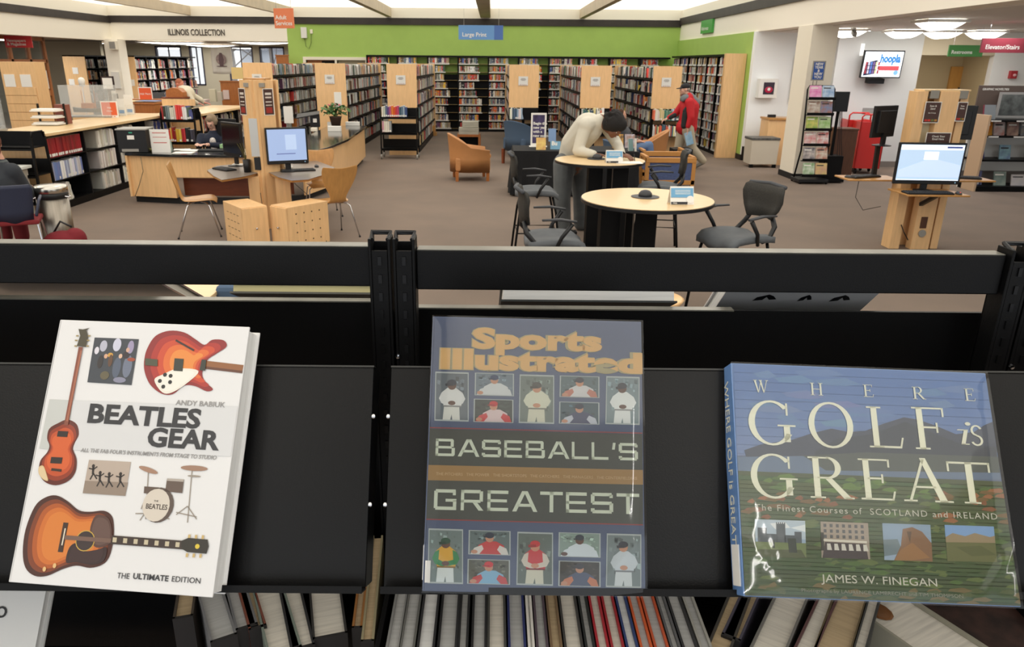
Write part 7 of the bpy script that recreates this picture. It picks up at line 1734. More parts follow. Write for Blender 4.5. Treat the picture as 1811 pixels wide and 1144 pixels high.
def low_row(specs, labelf):
    for k, (px, pyn, tpx, yaw, cov, pg, z) in enumerate(specs):
        p = at(px, pyn, z); s = (p-Vector((0, 0, CAMH))).length/FPX
        low_book(p.x, p.y, z, tpx*s*1.05, .22, yaw, cov, labelf(k), h=z-1.151, page=PGS[pg])
# left section: near ends show, books angled
ZL = 1.42
low_row([(305, 1094, 28, 16, (70, 60, 50), 2, ZL), (372, 1136, 38, 29, (120, 120, 122), 3, ZL), (417, 1114, 32, 27, (110, 110, 112), 3, ZL), (440, 1114, 26, 27, (120, 66, 50), 2, ZL), (474, 1160, 50, 25, (120, 130, 120), 0, ZL), (514, 1150, 36, 22, (40, 40, 42), 0, ZL), (553, 1130, 52, 16, (48, 46, 44), 0, ZL), (622, 1110, 16, 5, (150, 100, 50), 2, ZL), (638, 1134, 20, 5, (150, 140, 110), 2, ZL)],
        lambda k: '%s book on the lower shelf below the guitar book, page edges up' % ['shortest tan', 'long grey leaning', 'short grey', 'narrow red-brown', 'thick white', 'narrow dark-edged', 'broad cream', 'thin tan', 'thin olive'][k])
# middle section, running out of the picture
sp = [(688, 25, 3, (130, 130, 128)), (711, 28, 3, (100, 100, 96)), (741, 32, 1, (44, 44, 46)), (776, 40, 3, (30, 30, 32)), (806, 24, 3, (40, 40, 42)), (834, 28, 3, (34, 34, 36)), (862, 34, 0, (70, 70, 66)), (898, 32, 3, (36, 46, 100)), (932, 12, 1, (226, 222, 214)), (946, 22, 3, (80, 66, 76)), (970, 22, 2, (120, 96, 70)), (994, 34, 0, (60, 58, 56)), (1030, 18, 3, (30, 34, 34)), (1050, 22, 0, (170, 30, 44)), (1074, 24, 0, (160, 30, 40)), (1100, 22, 1, (40, 60, 110)), (1124, 22, 3, (206, 90, 40)), (1148, 26, 3, (190, 80, 40)), (1176, 18, 3, (90, 90, 92)), (1196, 28, 3, (40, 40, 42)), (1226, 22, 3, (160, 158, 150))]
specs = []
for x_, w_, pg, cv in sp: specs.append((x_, 1150+20, w_, 0, cv, pg, ZL+.012))
prev = None
NMS = ['first grey', 'second grey', 'broad white', 'wide grey dark-edged', 'narrow grey black-edged', 'grey black-backed', 'wide cream', 'white navy-edged', 'thin white-covered', 'mottled grey', 'tan', 'broad cream', 'thin dark-green-edged', 'cream red-edged', 'second red-edged', 'white blue-edged', 'orange-edged grey', 'second orange-edged', 'slim grey', 'grey black-edged', 'last pale']
for k, (x_, w_, pg, cv) in enumerate(sp):
    p = at(x_, 1110, ZL+.012); q = at(x_+w_, 1110, ZL+.012)
    low_book(p.x, p.y-.12, ZL+.012, (q.x-p.x)*.97, .30, 0, cv, '%s book on the lower shelf below the baseball book' % NMS[k], h=ZL+.012-1.151, page=PGS[pg])
# right section: books leaning, seen from above
low_row([(1246, 1150, 34, -30, (60, 56, 50), 2, ZL), (1276, 1120, 28, -32, (70, 66, 80), 2, ZL), (1318, 1160, 48, -34, (110, 108, 104), 0, ZL), (1394, 1165, 28, -36, (90, 60, 60), 0, ZL), (1430, 1170, 48, -34, (90, 76, 50), 2, ZL), (1506, 1150, 18, -34, (60, 60, 58), 0, ZL)],
        lambda k: '%s leaning book on the lower shelf below the golf book' % ['first tan', 'second grey-brown', 'thick cream', 'narrow red-edged', 'wide mottled', 'thin cream'][k])
# lower-left white book cover and lower-right items facing out
t = flat_book('white_book', 'white book with a dark figure at the bottom left corner', (-.81, .70, 1.205), (.20, .26, .02), (-34, 0, -4), mat('matte_white_cover', (206, 206, 204), .5), PAGEW, group='books facing out on the lower display')
m = MB(); m.M = Matrix.Translation((0, -.001, 0)) @ FY(0, 0, 0); m.prism([(.10, .04), (.17, .03), (.185, .09), (.15, .13), (.16, .17), (.135, .18), (.12, .13), (.10, .10)], 0, .0005); m.build('black_figure', BLACKP, t)
text('roo', .032, BLACKP, 'title', t, Matrix.Translation((0, -.001, 0)) @ FY(.105, 0, .222), ext=.0003)
p = at(1690, 1110, 1.40)
t = thing('book', 'thick book with wavy pale pages turned sideways at the bottom right', 'book', (p.x-.02, p.y-.16, 1.155), rz=math.radians(28), group='books facing out on the lower display')
MB().b2((0, 0, 0), (.004, .26, .25)).build('cover', mat('worn_cream', (150, 146, 130), .6), t); MB().b2((.004, .0, .0), (.085, .255, .245)).build('page_block', PAGE, t); MB().b2((.085, 0, 0), (.09, .26, .25)).build('cover', mat('worn_cream', (150, 146, 130), .6), t)
MB().ell((.03, .2, .246), (.016, .02, .003), 12, 6).build('brown_seal', mat('brown_seal', (120, 76, 36), .5), t)
t = thing('book', 'dark brown flower-patterned book at the bottom right corner', 'book', (p.x+.10, p.y-.14, 1.155), rz=math.radians(34), group='books facing out on the lower display')
MB().b2((0, 0, 0), (.13, .25, .24)).build('cover', mat('dark_floral', (54, 34, 28), .5, var=.6, scale=40), t); MB().b2((.13, 0, .0), (.15, .25, .243)).build('page_block', PAGE, t)
# ================================================================== PEOPLE
def basis(fwd_, up_):
    f = Vector(fwd_).normalized(); u = Vector(up_); u = (u-f*u.dot(f)).normalized(); x = f.cross(u)
    return Matrix((x, f, u)).transposed()        # local x right, y forward, z up
def add_head(mb, c, R, s=1.0):
    c = Vector(c)
    def e(p, r, n=14, m=10): mb.ell(c+R @ (Vector(p)*s), tuple(k*s for k in r), n, m, R=R)
    e((0, -.012, .02), (.076, .094, .092)); e((0, .035, -.04), (.058, .062, .062)); e((0, .055, -.075), (.032, .034, .028))
    e((0, .082, .02), (.048, .02, .02)); e((0, .098, -.012), (.013, .022, .014)); e((0, .09, .005), (.009, .016, .028))
    e((0, .088, -.048), (.024, .012, .010)); e((.076, -.005, -.008), (.010, .02, .03)); e((-.076, -.005, -.008), (.010, .02, .03))
    e((.035, .062, -.02), (.026, .025, .022)); e((-.035, .062, -.02), (.026, .025, .022))
def add_hand(mb, w, d, nrm, s=1.0, curl=.5):
    """w wrist, d direction of the palm, nrm palm's back side; five separate bent fingers"""
    d = Vector(d).normalized(); n = Vector(nrm); n = (n-d*n.dot(d)).normalized(); x = d.cross(n); w = Vector(w)
    R = Matrix((x, d, n)).transposed()
    mb.ell(w+d*.045*s, (.038*s, .052*s, .015*s), 12, 8, R=R)
    for k, L in enumerate((.068, .078, .073, .058)):
        b = w+d*.088*s+x*(-.030+.020*k)*s; p1 = b+(d*math.cos(curl*.5)-n*math.sin(curl*.5))*L*.5*s; p2 = p1+(d*math.cos(curl*1.4)-n*math.sin(curl*1.4))*L*.5*s
        mb.cap(b, p1, .0085*s, .008*s, 8); mb.cap(p1, p2, .008*s, .0068*s, 8)
    b = w+d*.03*s-x*.034*s; p1 = b+(d*.6-x*.7-n*.2).normalized()*.036*s; p2 = p1+(d*.95-x*.1-n*.5).normalized()*.032*s
    mb.cap(b, p1, .011*s, .0095*s, 8); mb.cap(p1, p2, .0095*s, .008*s, 8)
def face_bits(t, c, R, s=1.0, brow=(40, 30, 26), glasses=False, iris=(40, 28, 22)):
    c = Vector(c)
    for sx in (-1, 1):
        e = MB(); e.ell(c+R @ Vector((sx*.032*s, .083*s, .002*s)), (.012*s, .006*s, .007*s), 10, 8, R=R); ey = e.build('eye', mat('eye_white', (220, 216, 208), .3), t)
        e = MB(); e.ell(c+R @ Vector((sx*.032*s, .0885*s, .002*s)), (.005*s, .003*s, .006*s), 8, 6, R=R); e.build('iris', mat('iris_dark', iris, .2), ey)
        b = MB(); b.bar(c+R @ Vector((sx*.016*s, .094*s, .022*s)), c+R @ Vector((sx*.048*s, .084*s, .024*s)), .005, .006); b.build('eyebrow', mat('brow%d' % brow[0], brow, .8), t)
        if glasses:
            g = MB(); pts = [c+R @ Vector((sx*.034*s+.021*s*math.cos(a), .100*s-.01*abs(math.cos(a)), .0+.016*s*math.sin(a))) for a in [k*PI/5 for k in range(11)]]; g.ring(pts, .0022, 5, caps=False); g.ring([c+R @ Vector((sx*.056*s, .09*s, .004)), c+R @ Vector((sx*.082*s, -.005, .006))], .002, 5); g.build('glasses', BLACKP, t)
    b = MB(); b.ell(c+R @ Vector((0, .099*s, -.048*s)), (.021*s, .005*s, .006*s), 10, 6, R=R); b.build('mouth', mat('lips', (150, 88, 78), .5), t)
def tub(mb, pts, rs):
    for k in range(len(pts)-1): mb.cap(pts[k], pts[k+1], rs[k], rs[k+1], 14)
def shoe(mb, ank, toe):
    ank = Vector(ank); toe = Vector(toe); d = (toe-ank); h = ank+d*-.25; mb.cap(ank, ank+Vector((0, 0, -.03)), .045, .045); mb.cap(h+Vector((0, 0, -.045)), toe, .04, .036)
SKIN_D = mat('brown_skin', (120, 78, 56), .5); SKIN_L = mat('light_skin', (206, 156, 132), .5); SKIN_P = mat('pale_pink_skin', (212, 166, 146), .5)
# ------------------------------------------------------------------ the leaning man
bp = aty(1010, 300, 9.62)
man = thing('person', 'person in a cream zip jacket and grey jeans bending over the far round table, writing', 'person', (0, 0, 0))
hipL, hipR = aty(998, 290, 9.55), aty(1024, 290, 9.75); kL, kR = aty(994, 348, 9.52), aty(1028, 350, 9.78); aL, aR = Vector((kL.x+.04, 9.58, .09)), Vector((kR.x+.02, 9.84, .09))
chest = aty(1040, 226, 9.42); mid = aty(1016, 255, 9.56); neckb = aty(1062, 212, 9.34); hc = aty(1086, 226, 9.20)
shN, shF = aty(1036, 222, 9.25), aty(1066, 214, 9.62)
elN, wrN = at(1022, 268, 1.10), at(1052, 273, 1.085); elF, wrF = aty(1092, 256, 9.45), at(1100, 273, 1.10)
elF.z = max(elF.z, 1.12)
RH = basis((.62, -.55, -.62), (.62, -.2, .75)); RH = basis((.50, -.52, -.69), (.62, -.30, .72))
b = MB(); tub(b, [hipL*.5+hipR*.5, mid, chest, neckb], [.15, .14, .15, .07]); tub(b, [neckb, hc+RH @ Vector((0, -.03, -.05))], [.065, .06]); add_head(b, hc, RH, 1.0)
tub(b, [shN, elN, wrN], [.055, .042, .03]); tub(b, [shF, elF, wrF], [.055, .042, .03]); tub(b, [hipL, kL, aL], [.10, .065, .045]); tub(b, [hipR, kR, aR], [.10, .065, .045])
hdN = at(1078, 276, 1.07); hdF = at(1122, 281, 1.06)
add_hand(b, wrN, hdN-wrN, (0, 0, 1), 1.15, .5); add_hand(b, wrF, hdF-wrF, (0, -.3, 1), 1.15, .9)
remesh(b, 'body', SKIN_D, man, .0085, 3)
j = MB(); tub(j, [hipL*.5+hipR*.5+Vector((-.02, 0, .10)), mid, chest, neckb-Vector((.02, 0, .03))], [.155, .17, .185, .10]); tub(j, [shN, elN+Vector((0, 0, .01)), wrN*.92+elN*.08], [.085, .068, .048]); tub(j, [shF, elF, wrF*.92+elF*.08], [.085, .066, .048]); j.cap(shN, shF, .10, .10); j.cap(mid+Vector((0, 0, -.02)), hipL*.5+hipR*.5+Vector((-.03, 0, .06)), .165, .15)
JK = mat('cream_jacket_cloth', (206, 202, 188), .85, bump=.35, bscale=9); remesh(j, 'jacket', JK, man, .012, 5)
j = MB(); nb = neckb; j.ring([nb+RH @ Vector((.085*math.cos(a), .085*math.sin(a)-.04, -.10)) for a in [k*PI/8 for k in range(17)]], .028, 8, caps=False); remesh(j, 'collar', mat('collar_cream', (196, 192, 178), .8), man, .009, 3)
jn = MB(); tub(jn, [hipL*.5+hipR*.5+Vector((0, 0, .02)), hipL], [.15, .125]); tub(jn, [hipL*.5+hipR*.5, hipR], [.15, .125]); tub(jn, [hipL, kL, aL+Vector((0, 0, .0))], [.145, .11, .10]); tub(jn, [hipR, kR, aR], [.145, .11, .10]); remesh(jn, 'jeans', mat('grey_denim', (98, 102, 104), .9, var=.16, scale=7, bump=.3, bscale=14), man, .013, 5)
for a_, q_ in ((aL, .12), (aR, .14)):
    s = MB(); shoe(s, a_+Vector((0, 0, -.01)), a_+Vector((.14, -.08, -.055))); remesh(s, 'shoe', BLACKP, man, .009, 2)
h = MB(); rr2 = random.Random(2)
def hp_(x, y, z): return hc+RH @ Vector((x, y, z))
for p, r_ in (((0, -.03, .05), .108), ((0, -.07, .0), .095), ((.045, -.02, .04), .085), ((-.045, -.02, .04), .085), ((0, .03, .085), .07), ((0, -.08, -.05), .06), ((.06, -.03, -.01), .05), ((-.06, -.03, -.01), .05)): h.ell(hp_(*p), (r_*1.14, r_*1.14, r_*1.14), 12, 10)
for k in range(70):
    a, e_ = rr2.uniform(0, 6.28), rr2.uniform(-.3, 1.4); d_ = Vector((math.cos(a)*math.cos(e_), math.sin(a)*math.cos(e_)-.35, math.sin(e_)))
    if d_.y > .55: continue
    p = Vector((0, -.03, .035))+d_*.122; h.ell(hp_(*p), (.024, .024, .024), 6, 5)
remesh(h, 'hair', mat('black_hair', (30, 28, 28), .9, bump=.5, bscale=90), man, .01, 1)
face_bits(man, hc, RH, 1.0, (30, 22, 20))
w_ = MB(); dd = (wrF-elF).normalized(); w_.ring([wrF-dd*.0, wrF+dd*.022], [.038, .038], 12); w_.build('watch', BLACKP, man)
MB().cap(hc+RH @ Vector((0, -.02, -.13)), neckb+Vector((0, 0, .0)), .03, .03)
sp0 = at(1112, 288, 1.038); tag(MB().box((0, 0, .002), (.30, .21, .003)).build('paper_sheet', WHITE, loc=(sp0.x, sp0.y+.03, 1.037)), 'white sheet of paper the leaning man is writing on', 'paper')
tag(MB().ring([hdF+Vector((-.01, -.0, .06)), hdF+Vector((.0, -.03, -.02))], .005, 6).build('pen', BLACKP), 'dark pen in the leaning man\'s writing hand', 'pen')
# ------------------------------------------------------------------ the walking man
wk = thing('person', 'person in a black cap and red jacket walking left past the bookcases', 'person', (0, 0, 0)); YW = 16.3
def w(px, py, dy=0): return aty(px, py, YW+dy)
hc2 = w(1211, 158); RH2 = basis((-1, -.08, -.12), (-.06, 0, 1)); nk = w(1216, 170); ch2 = w(1220, 190); pv = w(1214, 226)
shN2, shF2 = w(1219, 181, -.18), w(1210, 182, .2); elN2, wrN2 = w(1222, 207, -.26), w(1216, 226, -.26); elF2, wrF2 = w(1194, 202, .22), w(1181, 209, .22)
hN, hF = w(1216, 228, -.1), w(1208, 228, .1); knN, anN = w(1224, 262, -.1), w(1243, 284, -.1); knF = w(1201, 258, .1); anF = Vector((w(1194, 290, .1).x, YW+.1, .10))
b = MB(); tub(b, [pv, ch2, nk], [.14, .15, .07]); tub(b, [nk, hc2], [.06, .06]); add_head(b, hc2, RH2); tub(b, [shN2, elN2, wrN2], [.055, .042, .03]); tub(b, [shF2, elF2, wrF2], [.055, .042, .03]); tub(b, [hN, knN, anN], [.10, .065, .045]); tub(b, [hF, knF, anF], [.10, .065, .045])
add_hand(b, wrN2, (.05, 0, -1), (1, 0, 0), 1.1, .8); add_hand(b, wrF2, (-.9, 0, -.4), (0, 0, 1), 1.1, .8); remesh(b, 'body', SKIN_P, wk, .009, 3)
RED = mat('red_jacket_cloth', (186, 26, 36), .7, bump=.3, bscale=8); j = MB(); tub(j, [pv+Vector((.02, 0, .06)), ch2, nk-Vector((-.02, 0, .05))], [.19, .20, .13]); tub(j, [shN2, elN2, wrN2*.85+elN2*.15], [.095, .075, .052]); tub(j, [shF2, elF2, wrF2*.85+elF2*.15], [.09, .07, .05]); j.cap(pv+Vector((.06, 0, .02)), pv+Vector((-.06, 0, .02)), .17, .17); remesh(j, 'jacket', RED, wk, .013, 5)
j = MB(); j.cap(w(1212, 200, -.19), w(1210, 222, -.17), .062, .07); j.cap(w(1211, 196, -.2), w(1214, 190, -.21), .045, .03); remesh(j, 'jacket_panel', mat('black_jacket_panel', (38, 42, 44), .8), wk, .012, 3)
j = MB(); j.cap(w(1190, 203, .2)-Vector((0, .16, 0)), w(1184, 207, .2)-Vector((0, .1, 0)), .05, .045); remesh(j, 'sleeve_panel', mat('black_jacket_panel', (38, 42, 44), .8), wk, .012, 3)
hd = MB(); tub(hd, [w(1209, 174, -.08), w(1220, 172, 0), w(1230, 182, 0), w(1231, 192, 0)], [.07, .10, .10, .06]); hd.cap(w(1208, 176, -.1), w(1208, 176, .12), .05, .05); remesh(hd, 'hood', mat('grey_hood', (112, 118, 122), .85), wk, .012, 4)
KH = mat('khaki_cloth', (176, 166, 146), .85, bump=.25, bscale=10); jn = MB(); tub(jn, [pv, hN], [.155, .13]); tub(jn, [pv, hF], [.155, .13]); tub(jn, [hN, knN, anN], [.135, .10, .08]); tub(jn, [hF, knF, anF], [.135, .10, .08]); remesh(jn, 'trousers', KH, wk, .013, 5)
s = MB(); s.cap(anN+Vector((.01, 0, -.03)), w(1231, 296, -.1)+Vector((0, 0, .02)), .05, .035); remesh(s, 'shoe', mat('grey_shoe', (120, 118, 112), .7), wk, .01, 2)
s = MB(); shoe(s, anF, anF+Vector((-.18, 0, -.06))); remesh(s, 'shoe', mat('grey_shoe', (120, 118, 112), .7), wk, .01, 2)
cp = MB(); cp.ell(hc2+RH2 @ Vector((0, -.015, .055)), (.088, .104, .07), 16, 10, R=RH2); cp.ell(hc2+RH2 @ Vector((0, .11, .035)), (.07, .075, .012), 14, 8, R=RH2); remesh(cp, 'cap', mat('black_cap_cloth', (36, 36, 40), .85), wk, .009, 2)
hr = MB(); hr.ell(hc2+RH2 @ Vector((0, -.045, -.01)), (.083, .068, .05), 14, 8, R=RH2); remesh(hr, 'hair', mat('grey_hair', (150, 140, 132), .9), wk, .009, 1); face_bits(wk, hc2, RH2, 1.0, (120, 110, 100))
m_ = thing('magazine', "light blue magazine held in the walking man's hand", 'magazine', tuple(wrN2+Vector((.0, -.02, -.09))), rot=(0, math.radians(-18), math.radians(10))); MB().b2((-.075, -.008, -.27), (.085, .004, 0)).build('cover', mat('light_blue_print', (120, 170, 206), .4, col2=(170, 200, 220), scale=8), m_)
# ------------------------------------------------------------------ seated woman at the reference desk
wm = thing('person', 'person with glasses in a dark navy jacket sitting behind the reference desk', 'person', (0, 0, 0)); YS = 12.95
def q2(px, py, dy=0): return aty(px, py, YS+dy)
hc3 = q2(374, 217); RH3 = basis((-.15, -.86, -.42), (.05, -.35, .9)); nk3 = q2(377, 232, .03); ch3 = q2(377, 250, .02); pv3 = Vector((ch3.x+.02, YS+.2, .56))
sL, sR = q2(356, 243, .02), q2(396, 243, .05); eL, wL = q2(352, 258, -.15), Vector((q2(372, 262).x, YS-.55, .81)); eR, wR = q2(400, 258, -.15), Vector((q2(388, 262).x, YS-.55, .81))
b = MB(); tub(b, [pv3, ch3, nk3], [.14, .13, .06]); tub(b, [nk3, hc3], [.05, .055]); add_head(b, hc3, RH3, .97); tub(b, [sL, eL, wL], [.048, .038, .027]); tub(b, [sR, eR, wR], [.048, .038, .027])
for e_, w__ in ((eL, wL), (eR, wR)): add_hand(b, w__, (w__-e_), (0, 0, 1), 1, .5)
for sx in (-.1, .1): tub(b, [pv3+Vector((sx, 0, -.03)), Vector((pv3.x+sx, YS-.22, .52)), Vector((pv3.x+sx, YS-.2, .08))], [.085, .06, .04])
remesh(b, 'body', SKIN_P, wm, .0095, 3)
j = MB(); tub(j, [pv3+Vector((0, 0, .05)), ch3, nk3-Vector((0, 0, .05))], [.165, .165, .09]); tub(j, [sL, eL, wL*.85+eL*.15], [.075, .058, .042]); tub(j, [sR, eR, wR*.85+eR*.15], [.075, .058, .042]); j.cap(sL, sR, .07, .07); remesh(j, 'jacket', mat('navy_jacket_cloth', (30, 36, 54), .85), wm, .012, 4)
j = MB(); j.cap(ch3+Vector((.05, -.155, .03)), ch3+Vector((.06, -.15, -.12)), .05, .05); remesh(j, 'shirt', mat('patterned_shirt', (206, 200, 196), .8, var=.3, scale=40), wm, .01, 2)
j = MB(); 
for sx in (-.1, .1): tub(j, [pv3+Vector((sx, 0, -.03)), Vector((pv3.x+sx, YS-.22, .52)), Vector((pv3.x+sx, YS-.2, .12))], [.11, .085, .07])
remesh(j, 'trousers', BLACKP, wm, .014, 3)
h = MB()
for p, r_ in (((0, -.03, .055), .088), ((.05, -.02, .03), .06), ((-.05, -.02, .03), .06), ((0, -.06, -.01), .075), ((0, .035, .085), .05), ((.065, .0, -.0), .035), ((-.065, .0, -.0), .035)): h.ell(hc3+RH3 @ Vector(p), (r_, r_, r_), 12, 9)
remesh(h, 'hair', mat('ash_hair', (140, 122, 100), .85, bump=.4, bscale=60), wm, .009, 1); face_bits(wm, hc3, RH3, .97, (120, 96, 80), True)
# ------------------------------------------------------------------ reader leaning over the rear counter
rd = thing('person', 'person with short reddish hair and cream sweater leaning over the rear counter', 'person', (0, 0, 0)); YR = 17.9
def q3(px, py, dy=0): return aty(px, py, YR+dy)
hc4 = q3(317, 149); RH4 = basis((.6, -.1, -.7), (.7, 0, .7)); nk4 = q3(322, 156); ch4 = q3(330, 166); pv4 = q3(326, 190); b = MB(); tub(b, [Vector((pv4.x, YR, .95)), ch4, nk4], [.15, .15, .07]); tub(b, [nk4, hc4], [.06, .06]); add_head(b, hc4, RH4)
sA, sB = q3(331, 163, -.18), q3(331, 163, .18); eA, wA = q3(340, 178, -.2), at(349, 183, 1.17)
tub(b, [sA, eA, wA], [.052, .042, .03]); tub(b, [sB, eA+Vector((.05, .4, 0)), wA+Vector((.05, .3, 0))], [.052, .042, .03]); add_hand(b, wA, (1, 0, -.1), (0, 0, 1), 1, .5); add_hand(b, wA+Vector((.05, .3, 0)), (1, 0, -.1), (0, 0, 1), 1, .5)
for sx in (-.1, .1): tub(b, [Vector((pv4.x, YR+sx, .92)), Vector((pv4.x, YR+sx, .5)), Vector((pv4.x, YR+sx, .09))], [.1, .065, .045])
remesh(b, 'body', mat('reddish_skin', (206, 130, 108), .5), rd, .011, 2)
j = MB(); tub(j, [Vector((pv4.x, YR, .98)), ch4, nk4-Vector((0, 0, .03))], [.19, .19, .11]); tub(j, [sA, eA, wA*.85+eA*.15], [.085, .065, .05]); tub(j, [sB, eA+Vector((.05, .4, 0)), wA+Vector((.03, .3, 0))], [.08, .06, .045]); remesh(j, 'sweater', mat('cream_sweater', (212, 206, 186), .9), rd, .014, 4)
j = MB()
for sx in (-.1, .1): tub(j, [Vector((pv4.x, YR+sx, .94)), Vector((pv4.x, YR+sx, .5)), Vector((pv4.x, YR+sx, .07))], [.13, .09, .08])
remesh(j, 'trousers', CHAR, rd, .014, 3); h = MB(); h.ell(hc4+RH4 @ Vector((0, -.03, .03)), (.084, .09, .085), 12, 9, R=RH4); remesh(h, 'hair', mat('reddish_hair', (160, 96, 72), .9), rd, .01, 1); face_bits(rd, hc4, RH4, 1, (130, 80, 60))
# ------------------------------------------------------------------ person at the left edge, seen from behind
le = thing('person', 'person in a dark jacket sitting with back to us at the left edge', 'person', (0, 0, 0)); YL = 8.35
def q4(px, py, dy=0): return aty(px, py, YL+dy)
c4 = q4(8, 345); hcl = q4(-12, 262); hcl = Vector((hcl.x, YL, 1.22)); nkl = Vector((hcl.x+.02, YL, 1.06)); pvl = Vector((c4.x, YL-.02, .52)); RHL = basis((-.5, .85, -.1), (0, 0, 1))
shl = [Vector((c4.x-.14, YL+.06, .94)), Vector((c4.x+.15, YL-.02, .92))]
b = MB(); tub(b, [pvl, Vector((c4.x, YL, .8)), nkl], [.15, .15, .07]); tub(b, [nkl, hcl], [.06, .06]); add_head(b, hcl, RHL)
for k, s_0 in enumerate(shl): e0 = s_0+Vector((-.02+.06*k, .12, -.26)); w0 = e0+Vector((-.1, .22, .04)); tub(b, [s_0, e0, w0], [.055, .042, .03]); add_hand(b, w0, (-.4, .9, 0), (0, 0, 1), 1, .6)
for sx in (-.1, .1): tub(b, [pvl+Vector((sx, 0, -.02)), pvl+Vector((sx-.22, .36, -.02)), Vector((pvl.x+sx-.24, YL+.38, .08))], [.1, .065, .045])
remesh(b, 'body', SKIN_L, le, .011, 2)
DJ = mat('charcoal_jacket_cloth', (46, 50, 56), .85, bump=.4, bscale=7); j = MB(); tub(j, [pvl+Vector((0, 0, .08)), Vector((c4.x, YL, .78)), Vector((c4.x-.03, YL, .95))], [.20, .215, .15])
for k, s_0 in enumerate(shl): e0 = s_0+Vector((-.02+.06*k, .12, -.26)); w0 = e0+Vector((-.08, .19, .03)); tub(j, [s_0, e0, w0], [.1, .078, .05])
remesh(j, 'jacket', DJ, le, .014, 5); j = MB(); j.ring([Vector((c4.x-.04+.11*math.cos(a), YL+.10*math.sin(a), 1.02)) for a in [k*PI/8 for k in range(17)]], .03, 8, caps=False); remesh(j, 'collar', mat('collar_grey', (86, 92, 92), .85), le, .011, 2)
j = MB(); 
for sx in (-.1, .1): tub(j, [pvl+Vector((sx, 0, -.02)), pvl+Vector((sx-.22, .36, -.02)), Vector((pvl.x+sx-.24, YL+.38, .1))], [.13, .095, .08])
j.cap(pvl+Vector((-.1, 0, 0)), pvl+Vector((.1, 0, 0)), .15, .15); remesh(j, 'trousers', mat('maroon_cloth', (104, 24, 30), .85), le, .014, 4)
h = MB(); h.ell(hcl+RHL @ Vector((0, -.03, .03)), (.092, .1, .105), 14, 10, R=RHL); h.ell(hcl+RHL @ Vector((0, -.06, -.06)), (.075, .06, .08), 12, 8, R=RHL); remesh(h, 'hair', mat('auburn_hair', (96, 52, 36), .85), le, .01, 1); face_bits(le, hcl, RHL)
nc = thing('side_chair', 'navy plastic chair with maroon seat holding the seated person at the left edge', 'chair', (-5.22, 8.10, 0), math.radians(24))
vs = []; fs = []
for k, (z, y, hw) in enumerate(((.42, -.20, .17), (.55, -.24, .19), (.70, -.26, .21), (.80, -.29, .22), (.84, -.30, .20))):
    for i in range(9): u = -1+i/4; vs.append((hw*u, y+.05*u*u, z))
for k in range(4):
    for i in range(8): a = k*9+i; fs.append((a, a+1, a+10, a+9))
o = MB().add(vs, fs).build('backrest', NAVY, nc, smooth=True); q = o.modifiers.new('s', 'SOLIDIFY'); q.thickness = .02
MB().b2((-.22, -.2, .40), (.22, .22, .45)).build('seat', mat('maroon_seat', (120, 30, 36), .8), nc, bevel=.015)
for sx in (-1, 1): MB().ring([(sx*.21, -.22, .5), (sx*.24, -.1, .64), (sx*.24, .12, .66)], .016, 7).build('arm_rest', NAVY, nc, smooth=True); MB().ring([(sx*.2, -.15, .4), (sx*.24, -.24, 0)], .011, 7).build('leg', CHROME, nc); MB().ring([(sx*.2, .15, .4), (sx*.24, .24, 0)], .011, 7).build('leg', CHROME, nc)
bg = thing('bag', 'dark red cloth bag slumped on the floor beside the navy chair', 'bag', (-4.84, 8.25, 0)); m = MB(); m.ell((0, 0, .14), (.24, .16, .14), 14, 10); m.ell((.12, .02, .18), (.12, .12, .13), 12, 8); m.ell((-.14, .02, .12), (.12, .12, .11), 12, 8); remesh(m, 'sack', mat('dark_red_cloth', (116, 26, 36), .85, bump=.6, bscale=9), bg, .014, 2); MB().ring([(-.1, 0, .26), (-.02, .02, .38), (.1, .02, .32)], .012, 6).build('strap', BLACKP, bg, smooth=True)
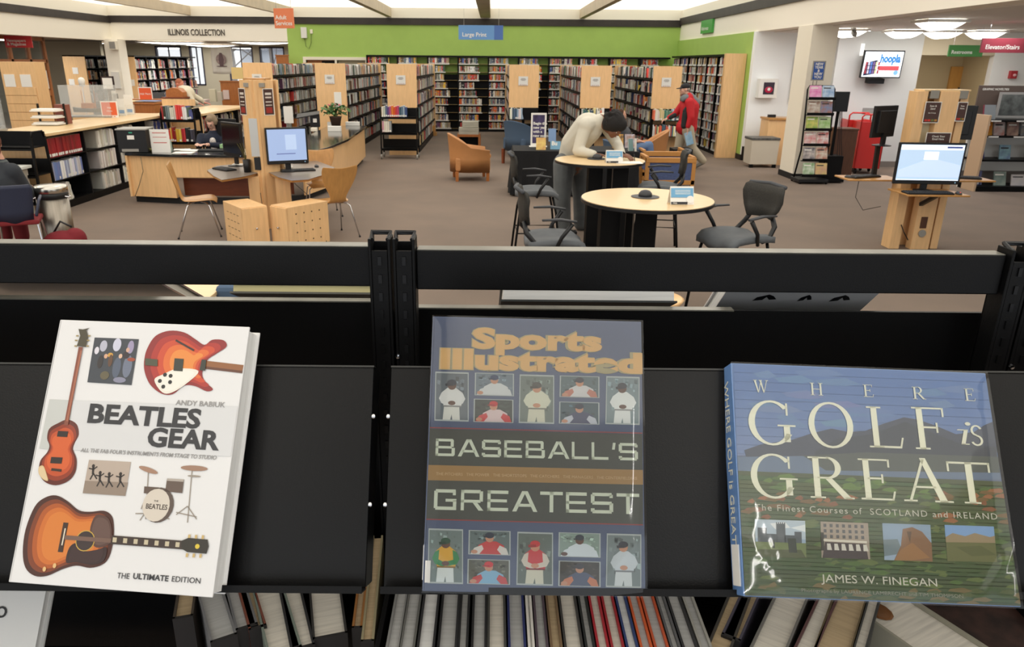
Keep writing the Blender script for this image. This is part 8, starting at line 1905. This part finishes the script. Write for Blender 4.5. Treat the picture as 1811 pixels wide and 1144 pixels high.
# ------------------------------------------------------------------ person in jeans, mostly hidden
bz = aty(1104, 260, 15.1); hs = thing('person', 'person in blue jeans sitting mostly hidden behind the leaning man', 'person', (0, 0, 0)); X0 = bz.x; Y0 = 15.1
hc5 = Vector((X0-.1, Y0, 1.16)); RH5 = basis((1, -.1, -.3), (0, 0, 1)); b = MB(); tub(b, [Vector((X0, Y0, .52)), Vector((X0-.05, Y0, .8)), Vector((X0-.1, Y0, 1.0))], [.14, .14, .07]); tub(b, [Vector((X0-.1, Y0, 1.0)), hc5], [.055, .055]); add_head(b, hc5, RH5)
kn = [Vector((X0+.47, Y0-.1, .60)), Vector((X0+.42, Y0+.12, .56))]
for k, sy in enumerate((-.1, .12)):
    tub(b, [Vector((X0, Y0+sy, .5)), kn[k], Vector((X0+.56, Y0+sy, .09))], [.09, .06, .04]); s0 = Vector((X0-.08, Y0+sy*2, .92)); e0 = Vector((X0+.05, Y0+sy*2.2, .68)); w0 = Vector((X0+.28, Y0+sy*1.2, .68)); tub(b, [s0, e0, w0], [.05, .04, .03]); add_hand(b, w0, (1, 0, -.2), (0, 0, 1), 1, .5)
remesh(b, 'body', SKIN_L, hs, .012, 2)
j = MB(); tub(j, [Vector((X0, Y0, .55)), Vector((X0-.05, Y0, .8)), Vector((X0-.09, Y0, .95))], [.17, .17, .1])
for sy in (-.1, .12): s0 = Vector((X0-.08, Y0+sy*2, .92)); e0 = Vector((X0+.05, Y0+sy*2.2, .68)); w0 = Vector((X0+.24, Y0+sy*1.2, .68)); tub(j, [s0, e0, w0], [.07, .055, .04])
remesh(j, 'sweater', CHARG, hs, .014, 3); j = MB()
for k, sy in enumerate((-.1, .12)): tub(j, [Vector((X0, Y0+sy, .5)), kn[k], Vector((X0+.56, Y0+sy, .12))], [.12, .085, .07])
remesh(j, 'jeans', mat('blue_denim', (98, 122, 158), .9), hs, .013, 3)
for sy in (-.1, .12): s = MB(); shoe(s, Vector((X0+.56, Y0+sy, .09)), Vector((X0+.74, Y0+sy, .035))); remesh(s, 'shoe', BLACKP, hs, .011, 2)
h = MB(); h.ell(hc5+RH5 @ Vector((0, -.03, .03)), (.085, .09, .09), 12, 9, R=RH5); remesh(h, 'hair', mat('brown_hair', (70, 48, 36), .9), hs, .01, 1); face_bits(hs, hc5, RH5)
barrel_chair('slate blue armchair mostly hidden behind the leaning man', (X0+.02, Y0, 0), 0, BLUEF, CHERRY, .70, .58, .16)
BULK.M = Matrix.Identity(4)
stuff(tag(BULK.build('shelved_books', M_ATTR), 'rows of shelved library books on the far bookcases and walls', 'books'))
bpy.context.view_layer.update()
